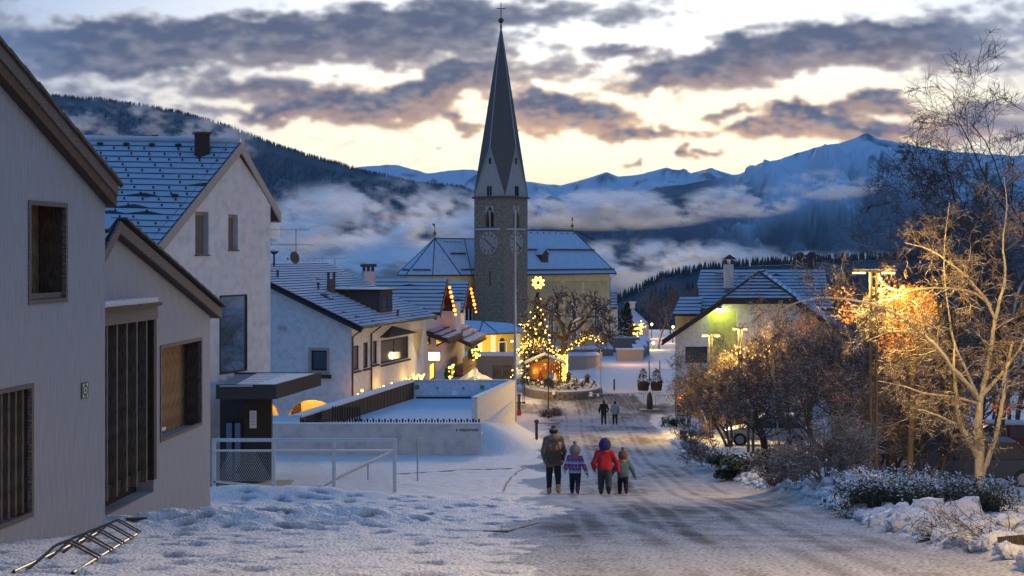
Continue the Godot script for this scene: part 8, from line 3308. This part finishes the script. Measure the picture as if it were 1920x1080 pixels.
# ---------------------------------------------------------------- people
# bones: [from, to, radius at from, radius at to]; one continuous skin over them
func flesh(bones: Array, cell: float, blend: float, paint: Callable, folds := 0.0) -> G:
	var lo := Vector3.INF
	var hi := -Vector3.INF
	for b in bones:
		var r: float = maxf(b[2], b[3]) + blend + cell * 2.0
		lo = lo.min(b[0] - Vector3.ONE * r).min(b[1] - Vector3.ONE * r)
		hi = hi.max(b[0] + Vector3.ONE * r).max(b[1] + Vector3.ONE * r)
	var n := Vector3i(((hi - lo) / cell).ceil()) + Vector3i.ONE
	var f := PackedFloat32Array()
	f.resize(n.x * n.y * n.z)
	f.fill(1.0)
	for b in bones:
		var a: Vector3 = b[0]
		var ab: Vector3 = b[1] - a
		var l2 := maxf(ab.length_squared(), 1e-8)
		var r0: float = b[2]
		var r1: float = b[3]
		var m: float = maxf(r0, r1) + blend + cell * 1.5
		var q0 := Vector3i(((a.min(b[1]) - Vector3.ONE * m - lo) / cell).floor()).clamp(Vector3i.ZERO, n - Vector3i.ONE)
		var q1 := Vector3i(((a.max(b[1]) + Vector3.ONE * m - lo) / cell).ceil()).clamp(Vector3i.ZERO, n - Vector3i.ONE)
		for z in range(q0.z, q1.z + 1):
			for y in range(q0.y, q1.y + 1):
				for x in range(q0.x, q1.x + 1):
					var p := lo + Vector3(x, y, z) * cell - a
					var t := clampf(p.dot(ab) / l2, 0.0, 1.0)
					var d := (p - ab * t).length() - lerpf(r0, r1, t)
					var k := (z * n.y + y) * n.x + x
					var e := f[k]
					var h := maxf(blend - absf(d - e), 0.0) / blend
					f[k] = minf(d, e) - h * h * blend * 0.25
	var g := G.new()
	var ids := {}
	var step := [1, n.x, n.x * n.y]
	for z in n.z - 1:
		for y in n.y - 1:
			for x in n.x - 1:
				var k := (z * n.y + y) * n.x + x
				var inside := 0
				for c in 8:
					if f[k + (c & 1) + ((c >> 1) & 1) * n.x + (c >> 2) * step[2]] < 0.0: inside += 1
				if inside == 0 or inside == 8: continue
				var s := Vector3.ZERO
				var cnt := 0
				for c in 8:
					var va := f[k + (c & 1) + ((c >> 1) & 1) * n.x + (c >> 2) * step[2]]
					for ax in 3:
						if c & (1 << ax): continue
						var c2 := c | (1 << ax)
						var vb := f[k + (c2 & 1) + ((c2 >> 1) & 1) * n.x + (c2 >> 2) * step[2]]
						if (va < 0.0) == (vb < 0.0): continue
						var o := Vector3(c & 1, (c >> 1) & 1, c >> 2)
						o[ax] += va / (va - vb)
						s += o
						cnt += 1
				var gr := Vector3(f[k + 1] - f[k], f[k + n.x] - f[k], f[k + step[2]] - f[k])
				gr += Vector3(f[k + 1 + n.x + step[2]] - f[k + n.x + step[2]], f[k + 1 + n.x + step[2]] - f[k + 1 + step[2]], f[k + 1 + n.x + step[2]] - f[k + 1 + n.x])
				var p := lo + (Vector3(x, y, z) + s / cnt) * cell
				g.col = paint.call(p)
				var nn := gr.normalized()
				if folds > 0.0:
					var w := n_b.get_noise_3d(p.x * 70.0, p.y * 120.0 + p.x * 40.0, p.z * 70.0)
					p += nn * folds * w
					nn = (nn + Vector3(0, 0.8, 0) * w + Vector3(0.3, 0, 0) * n_b.get_noise_3d(p.x * 160.0, p.y * 90.0, 9.0)).normalized()
				ids[k] = g.vert(p, nn)
	for k in ids:
		for ax in 3:
			var a: bool = f[k] < 0.0
			if a == (f[k + step[ax]] < 0.0): continue
			var u: int = step[(ax + 1) % 3]
			var w: int = step[(ax + 2) % 3]
			if not (ids.has(k - u) and ids.has(k - w) and ids.has(k - u - w)): continue
			var i0: int = ids[k]
			var i1: int = ids[k - u]
			var i2: int = ids[k - u - w]
			var i3: int = ids[k - w]
			if a: g.i.append_array(PackedInt32Array([i0, i2, i1, i0, i3, i2]))
			else: g.i.append_array(PackedInt32Array([i0, i1, i2, i0, i2, i3]))
	return g


# a walker seen from behind; s is the height in metres, everything below is in parts of it
func person(label: String, at: Vector3, s: float, child: bool, yaw: float, look: Dictionary) -> void:
	var t := thing("person", label, "person")
	var hs := 0.115 if child else 0.068  # half of the head
	var hip := 0.46 if child else 0.5
	var sh := 0.74 if child else 0.81
	var wide := 0.115 if child else 0.108
	var str_: float = look.get("stride", 0.1)
	var V := func(x: float, y: float, z: float) -> Vector3: return Vector3(x, y, z) * s
	var lhip: Vector3 = V.call(-0.054, hip, 0)
	var rhip: Vector3 = V.call(0.054, hip, 0)
	var lknee: Vector3 = V.call(-0.062, hip * 0.53, -str_ * 0.55)
	var rknee: Vector3 = V.call(0.062, hip * 0.53, str_ * 0.2)
	var lank: Vector3 = V.call(-0.062, 0.04, -str_ * 0.5)
	var rank: Vector3 = V.call(0.062, 0.045 + str_ * 0.28, str_ * 1.0)
	var ltoe: Vector3 = lank + V.call(-0.01, -0.022, -0.075)
	var rtoe: Vector3 = rank + V.call(0.01, -0.028 - str_ * 0.1, -0.066)
	var neck: Vector3 = V.call(0, sh + 0.03, 0)
	var head: Vector3 = V.call(look.get("turn", 0.0) * 0.01, 1.0 - hs * 1.05, -0.01)
	var lsh: Vector3 = V.call(-wide, sh, 0)
	var rsh: Vector3 = V.call(wide, sh, 0)
	var lel: Vector3 = V.call(-wide - look.get("flare_l", 0.035), sh - 0.17, 0.02)
	var rel: Vector3 = V.call(wide + look.get("flare_r", 0.035), sh - 0.17, 0.02)
	var lha: Vector3 = V.call(look.lh[0], look.lh[1], look.lh[2])
	var rha: Vector3 = V.call(look.rh[0], look.rh[1], look.rh[2])
	var th := 0.058 if child else 0.05
	var chest := V.call(0, sh - 0.09, 0)
	var skin := Color(0.5, 0.3, 0.22)
	var core := [
		[V.call(-0.035, hip + 0.02, 0), V.call(0.035, hip + 0.02, 0), 0.06 * s, 0.06 * s], [V.call(-0.03, hip + 0.04, 0), V.call(-0.05, sh - 0.07, 0), 0.065 * s, 0.07 * s], [V.call(0.03, hip + 0.04, 0), V.call(0.05, sh - 0.07, 0), 0.065 * s, 0.07 * s],
		[lsh, rsh, 0.04 * s, 0.04 * s], [neck - V.call(0, 0.03, 0), head, 0.034 * s, 0.036 * s], [head + V.call(0, hs * 0.15, 0.008), head - V.call(0, hs * 0.35, 0.012), hs * s * 0.76, hs * s * 0.58],
		[lsh, lel, 0.034 * s, 0.027 * s], [lel, lha, 0.027 * s, 0.019 * s], [rsh, rel, 0.034 * s, 0.027 * s], [rel, rha, 0.027 * s, 0.019 * s],
		[lhip, lknee, th * s, 0.038 * s], [lknee, lank, 0.038 * s, 0.026 * s], [rhip, rknee, th * s, 0.038 * s], [rknee, rank, 0.038 * s, 0.026 * s],
		[lank - V.call(0, 0.015, 0), ltoe, 0.026 * s, 0.02 * s], [rank - V.call(0, 0.015, 0), rtoe, 0.026 * s, 0.02 * s]]
	# face and ears belong to the body's skin
	core.append([head + V.call(0, -hs * 0.1, -hs * 0.7), head + V.call(0, -hs * 0.2, -hs * 0.92), hs * s * 0.12, hs * s * 0.14])
	for x in [-1.0, 1.0]: core.append([head + V.call(x * hs * 0.74, hs * 0.05, 0.01), head + V.call(x * hs * 0.76, -hs * 0.15, 0.01), hs * s * 0.14, hs * s * 0.1])
	var body := put("body", flesh(core, 0.017 * s / 1.2, 0.03 * s, func(_p): return skin), M.cloth, t)
	for x in [-1.0, 1.0]:
		var eg := G.new()
		eg.col = Color(0.05, 0.04, 0.035)
		eg.ball(head + V.call(x * hs * 0.3, 0.0, -hs * 0.72), Vector3.ONE * hs * s * 0.09, 6, 4)
		put("eye", eg, M.cloth, body)
	var mg := G.new()
	mg.col = Color(0.4, 0.16, 0.13)
	mg.ball(head + V.call(0, -hs * 0.42, -hs * 0.66), Vector3(0.26, 0.06, 0.1) * hs * s, 6, 4)
	put("mouth", mg, M.cloth, body)
	# hands: palm, four bent fingers, a thumb from the side
	var glove: Color = look.get("glove", skin)
	for q in [[lha, lel, 1.0], [rha, rel, -1.0]]:
		var d: Vector3 = (q[0] - q[1]).normalized()
		var sd := Vector3(0, 0, -1)
		var out: Vector3 = d.cross(sd).normalized() * q[2]
		var hz := s * (0.052 if child else 0.05)
		var hb := [[q[0] - d * hz * 0.2, q[0] + d * hz * 0.75, hz * 0.32, hz * 0.36]]
		for m in 4:
			var b: Vector3 = q[0] + d * hz * 0.85 + sd * hz * (0.42 - 0.28 * m)
			var l: float = hz * [0.8, 0.92, 0.86, 0.66][m]
			var kn: Vector3 = b + d * l * 0.55 + out * hz * 0.08
			hb.append([b - d * hz * 0.3, kn, hz * 0.17, hz * 0.15])
			hb.append([kn, kn + d * l * 0.4 + out * hz * 0.28, hz * 0.15, hz * 0.12])
		var tb: Vector3 = q[0] + d * hz * 0.2 + sd * hz * 0.35
		hb.append([tb, tb + d * hz * 0.5 + sd * hz * 0.38, hz * 0.19, hz * 0.16])
		hb.append([tb + d * hz * 0.5 + sd * hz * 0.38, tb + d * hz * 0.85 + sd * hz * 0.36 + out * hz * 0.15, hz * 0.16, hz * 0.13])
		put("hand", flesh(hb, hz * 0.085, hz * 0.1, func(_p): return glove), M.cloth, t)
	# trousers
	var ease: float = look.get("ease", 0.012) * s
	var tr := []
	for b in [core[0], core[10], core[11], core[12], core[13]]: tr.append([b[0], b[0].lerp(b[1], 0.8) if b == core[11] or b == core[13] else b[1], b[2] * 0.92 + ease, b[3] * 0.95 + ease])
	var tc: Color = look.trousers
	put("trousers", flesh(tr, 0.013 * s, 0.012 * s, func(_p): return tc, 0.016), M.cloth, t)
	# boots
	for q in [[lank, ltoe], [rank, rtoe]]:
		var bc: Color = look.boots
		var fb := [[q[0] + V.call(0, 0.055, 0), q[0] + V.call(0, -0.01, 0), 0.036 * s, 0.034 * s], [q[0] + V.call(0, -0.012, 0.012), q[1], 0.032 * s, 0.026 * s]]
		put("boot", flesh(fb, 0.011 * s, 0.015 * s, func(_p): return bc), M.cloth, t)
	# coat
	var len: float = look.coat_to
	var puff: float = look.get("puff", 0.02) * s
	var flr: float = look.get("hem", 0.0)
	var cj := []
	for x in [-1.0, 0.0, 1.0]:
		cj.append([V.call(x * 0.045, sh - 0.06, 0), V.call(x * (0.042 + flr), hip + 0.05, 0), 0.06 * s + puff * 0.8, 0.055 * s + puff])
		cj.append([V.call(x * (0.042 + flr), hip + 0.05, 0), V.call(x * (0.052 + flr), len + 0.055, 0), 0.055 * s + puff, 0.052 * s + puff])
	cj.append([lsh, rsh, 0.04 * s + puff * 0.8, 0.04 * s + puff * 0.8])
	cj.append([neck - V.call(0, 0.05, 0), neck + V.call(0, 0.015, 0.0), 0.05 * s + puff * 0.5, 0.045 * s])
	for q in [[lsh, lel, lha], [rsh, rel, rha]]:
		cj.append([q[0], q[1], 0.032 * s + puff * 0.7, 0.027 * s + puff * 0.7])
		cj.append([q[1], q[1].lerp(q[2], 0.92), 0.027 * s + puff * 0.7, 0.021 * s + puff * 0.5])
	var cc: Callable = look.coat
	put("coat", flesh(cj, 0.0125 * s, 0.014 * s, func(p: Vector3) -> Color: return cc.call(p / s), 0.02), M.cloth, t)
	if look.has("hood"):
		var hc: Color = look.hood
		put("hood", flesh([[neck + V.call(-0.045, 0.0, 0.035), neck + V.call(0.045, 0.0, 0.035), 0.045 * s, 0.045 * s], [neck + V.call(0, 0.015, 0.05), neck + V.call(0, -0.03, 0.055), 0.05 * s, 0.03 * s]], 0.013 * s, 0.02 * s, func(_p): return hc), M.cloth, t)
	# hair and hat
	var hair: Color = look.get("hair", Color(0.1, 0.06, 0.035))
	put("hair", flesh([[head + V.call(0, hs * 0.25, 0.014), head + V.call(0, -hs * look.get("hair_to", 0.5), 0.02), hs * s * 0.8, hs * s * 0.55]], hs * s * 0.11, 0.02 * s, func(_p): return hair), M.cloth, t)
	var hat: Color = look.hat
	var hh := [[head + V.call(0, hs * 0.22, 0.006), head + V.call(0, hs * 0.68, 0.004), hs * s * 0.98, hs * s * 0.62]]
	if look.get("deep", false): hh.append([head + V.call(0, hs * 0.3, 0.006), head + V.call(0, -hs * 0.1, 0.012), hs * s * 0.93, hs * s * 0.88])
	var hm := put("hat", flesh(hh, hs * s * 0.1, 0.02 * s, func(_p): return hat), M.cloth, t)
	if look.has("bobble"):
		var bg := G.new()
		bg.col = look.bobble
		bg.ball(head + V.call(0, hs * 1.55, 0.004), Vector3.ONE * hs * s * 0.36, 12, 8, 0.4, n_b)
		put("bobble", bg, M.cloth, hm)
	t.position = at
	t.rotation.y = yaw
	if look.has("bag"):
		var b := thing("shoulder_bag", "dark brown shoulder bag hanging at the woman's back", "bag")
		var g := G.new()
		var bm: Vector3 = V.call(-0.015, hip + 0.07, 0.135)
		var pro := [Vector2(-0.1, -0.07), Vector2(0.1, -0.075), Vector2(0.115, 0.055), Vector2(0.095, 0.085), Vector2(-0.095, 0.085), Vector2(-0.115, 0.05)]
		var pl := []
		for q: Vector2 in pro: pl.append(bm + V.call(q.x, q.y, -0.025))
		g.slab(pl, V.call(0, 0, 0.055))
		g.col = Color(0.035, 0.025, 0.02)
		put("pouch", g, M.leather, b)
		g = G.new()
		g.slab([bm + V.call(-0.11, -0.01, 0.031), bm + V.call(0.11, -0.01, 0.031), bm + V.call(0.1, 0.088, 0.031), bm + V.call(-0.1, 0.088, 0.031)], V.call(0, 0, 0.008))
		put("flap", g, M.leather, b)
		g = G.new()
		g.tube([bm + V.call(0.1, 0.08, 0), V.call(0.06, sh - 0.06, 0.115), V.call(-0.02, sh + 0.045, 0.07), V.call(-0.08, sh + 0.05, 0.0)], [0.011 * s, 0.011 * s, 0.011 * s, 0.011 * s], 6)
		put("strap", g, M.leather, b)
		b.position = at
		b.rotation.y = yaw


func build_people() -> void:
	var flat := func(c: Color) -> Callable: return func(_p: Vector3) -> Color: return c
	var spot := func(px: float, py: float, d: float) -> Vector3:
		var q := P(px, py, d)
		return Vector3(q.x, land(q.x, d) + 0.01, q.z)
	person("woman in a grey-brown coat with fur-trimmed hood, black cap, dark bag and tan boots", spot.call(1038, 925, 35.6), 1.72, false, 0.05, {
		"stride": 0.1, "lh": [-0.14, 0.5, -0.04], "rh": [0.15, 0.49, -0.05], "flare_l": 0.05, "flare_r": 0.055, "trousers": Color(0.022, 0.022, 0.026), "boots": Color(0.5, 0.28, 0.07), "coat_to": 0.4, "hem": 0.01, "puff": 0.012,
		"coat": flat.call(Color(0.17, 0.115, 0.1)), "hood": Color(0.28, 0.19, 0.12), "hat": Color(0.012, 0.011, 0.013), "hair": Color(0.28, 0.16, 0.08), "hair_to": 0.75, "bag": true})
	var stripes := func(p: Vector3) -> Color:
		var y := fposmod(p.y * 22.0, 4.0)
		var c := Color(0.5, 0.07, 0.14) if y < 1.0 else (Color(0.05, 0.05, 0.16) if y < 1.8 else (Color(0.55, 0.5, 0.55) if y < 2.5 else (Color(0.15, 0.32, 0.5) if y < 3.2 else Color(0.09, 0.06, 0.2))))
		if fposmod(p.x * 14.0 + floorf(p.y * 5.5) * 0.4, 1.0) < 0.16: c = c.lerp(Color(0.5, 0.45, 0.5), 0.6)
		return c
	person("child in a striped pink, blue and white jacket with a grey woolly hat", spot.call(1078, 926, 35.4), 1.24, true, -0.1, {
		"stride": 0.17, "lh": [-0.2, 0.49, 0.0], "rh": [0.25, 0.43, 0.05], "flare_l": 0.07, "flare_r": 0.08, "trousers": Color(0.014, 0.016, 0.035), "boots": Color(0.13, 0.03, 0.09), "coat_to": 0.42, "puff": 0.028, "ease": 0.02, "coat": stripes,
		"hat": Color(0.22, 0.2, 0.17), "deep": true, "bobble": Color(0.3, 0.27, 0.24), "hood": Color(0.5, 0.12, 0.2)})
	person("child in a red padded jacket and blue woolly hat, holding a smaller child's hand", spot.call(1134, 929, 35.1), 1.4, true, 0.0, {
		"stride": 0.14, "lh": [-0.19, 0.47, -0.03], "rh": [0.24, 0.42, 0.0], "flare_l": 0.09, "flare_r": 0.1, "trousers": Color(0.05, 0.052, 0.06), "boots": Color(0.015, 0.015, 0.02), "coat_to": 0.44, "puff": 0.036, "ease": 0.026, "coat": flat.call(Color(0.5, 0.02, 0.025)),
		"hat": Color(0.025, 0.035, 0.16), "deep": true, "hood": Color(0.5, 0.025, 0.03), "glove": Color(0.02, 0.02, 0.03)})
	person("small child in a teal jacket with a brown bobble hat and yellow collar", spot.call(1168, 927, 35.2), 1.1, true, 0.06, {
		"stride": 0.12, "lh": [-0.255, 0.46, 0.0], "rh": [0.28, 0.41, -0.02], "flare_l": 0.09, "flare_r": 0.1, "trousers": Color(0.014, 0.014, 0.017), "boots": Color(0.03, 0.03, 0.035), "coat_to": 0.4, "puff": 0.034, "ease": 0.022, "coat": flat.call(Color(0.1, 0.17, 0.19)),
		"hat": Color(0.16, 0.09, 0.06), "deep": true, "bobble": Color(0.2, 0.13, 0.09), "hood": Color(0.36, 0.36, 0.12), "glove": Color(0.08, 0.13, 0.15)})
	person("walker dressed all in black, further down the street", spot.call(1132, 797, 101.5), 1.78, false, 0.0, {
		"stride": 0.12, "lh": [-0.18, 0.5, -0.02], "rh": [0.15, 0.55, -0.05], "flare_l": 0.07, "flare_r": 0.08, "trousers": Color(0.012, 0.012, 0.014), "boots": Color(0.012, 0.012, 0.012), "coat_to": 0.46, "puff": 0.02, "coat": flat.call(Color(0.014, 0.014, 0.016)), "hat": Color(0.013, 0.013, 0.014), "glove": Color(0.02, 0.02, 0.02)})
	person("walker in a pale teal jacket with dark hair, further down the street", spot.call(1153, 797, 101.5), 1.72, false, 0.0, {
		"stride": 0.1, "lh": [-0.14, 0.53, -0.06], "rh": [0.15, 0.5, -0.02], "flare_l": 0.05, "flare_r": 0.06, "trousers": Color(0.014, 0.012, 0.014), "boots": Color(0.012, 0.012, 0.012), "coat_to": 0.45, "puff": 0.022, "coat": flat.call(Color(0.2, 0.3, 0.31)), "hat": Color(0.02, 0.016, 0.014), "hair": Color(0.02, 0.016, 0.013)})


func build_all() -> void:
	build_house_one()
	build_bike_rack()
	build_house_two()
	build_house_three()
	build_library_yard()
	build_house_four()
	build_house_five()
	build_church()
	build_churchyard()
	build_house_six()
	build_lamps()
	build_square()
	build_christmas_tree()
	build_cars()
	build_plants()
	build_people()
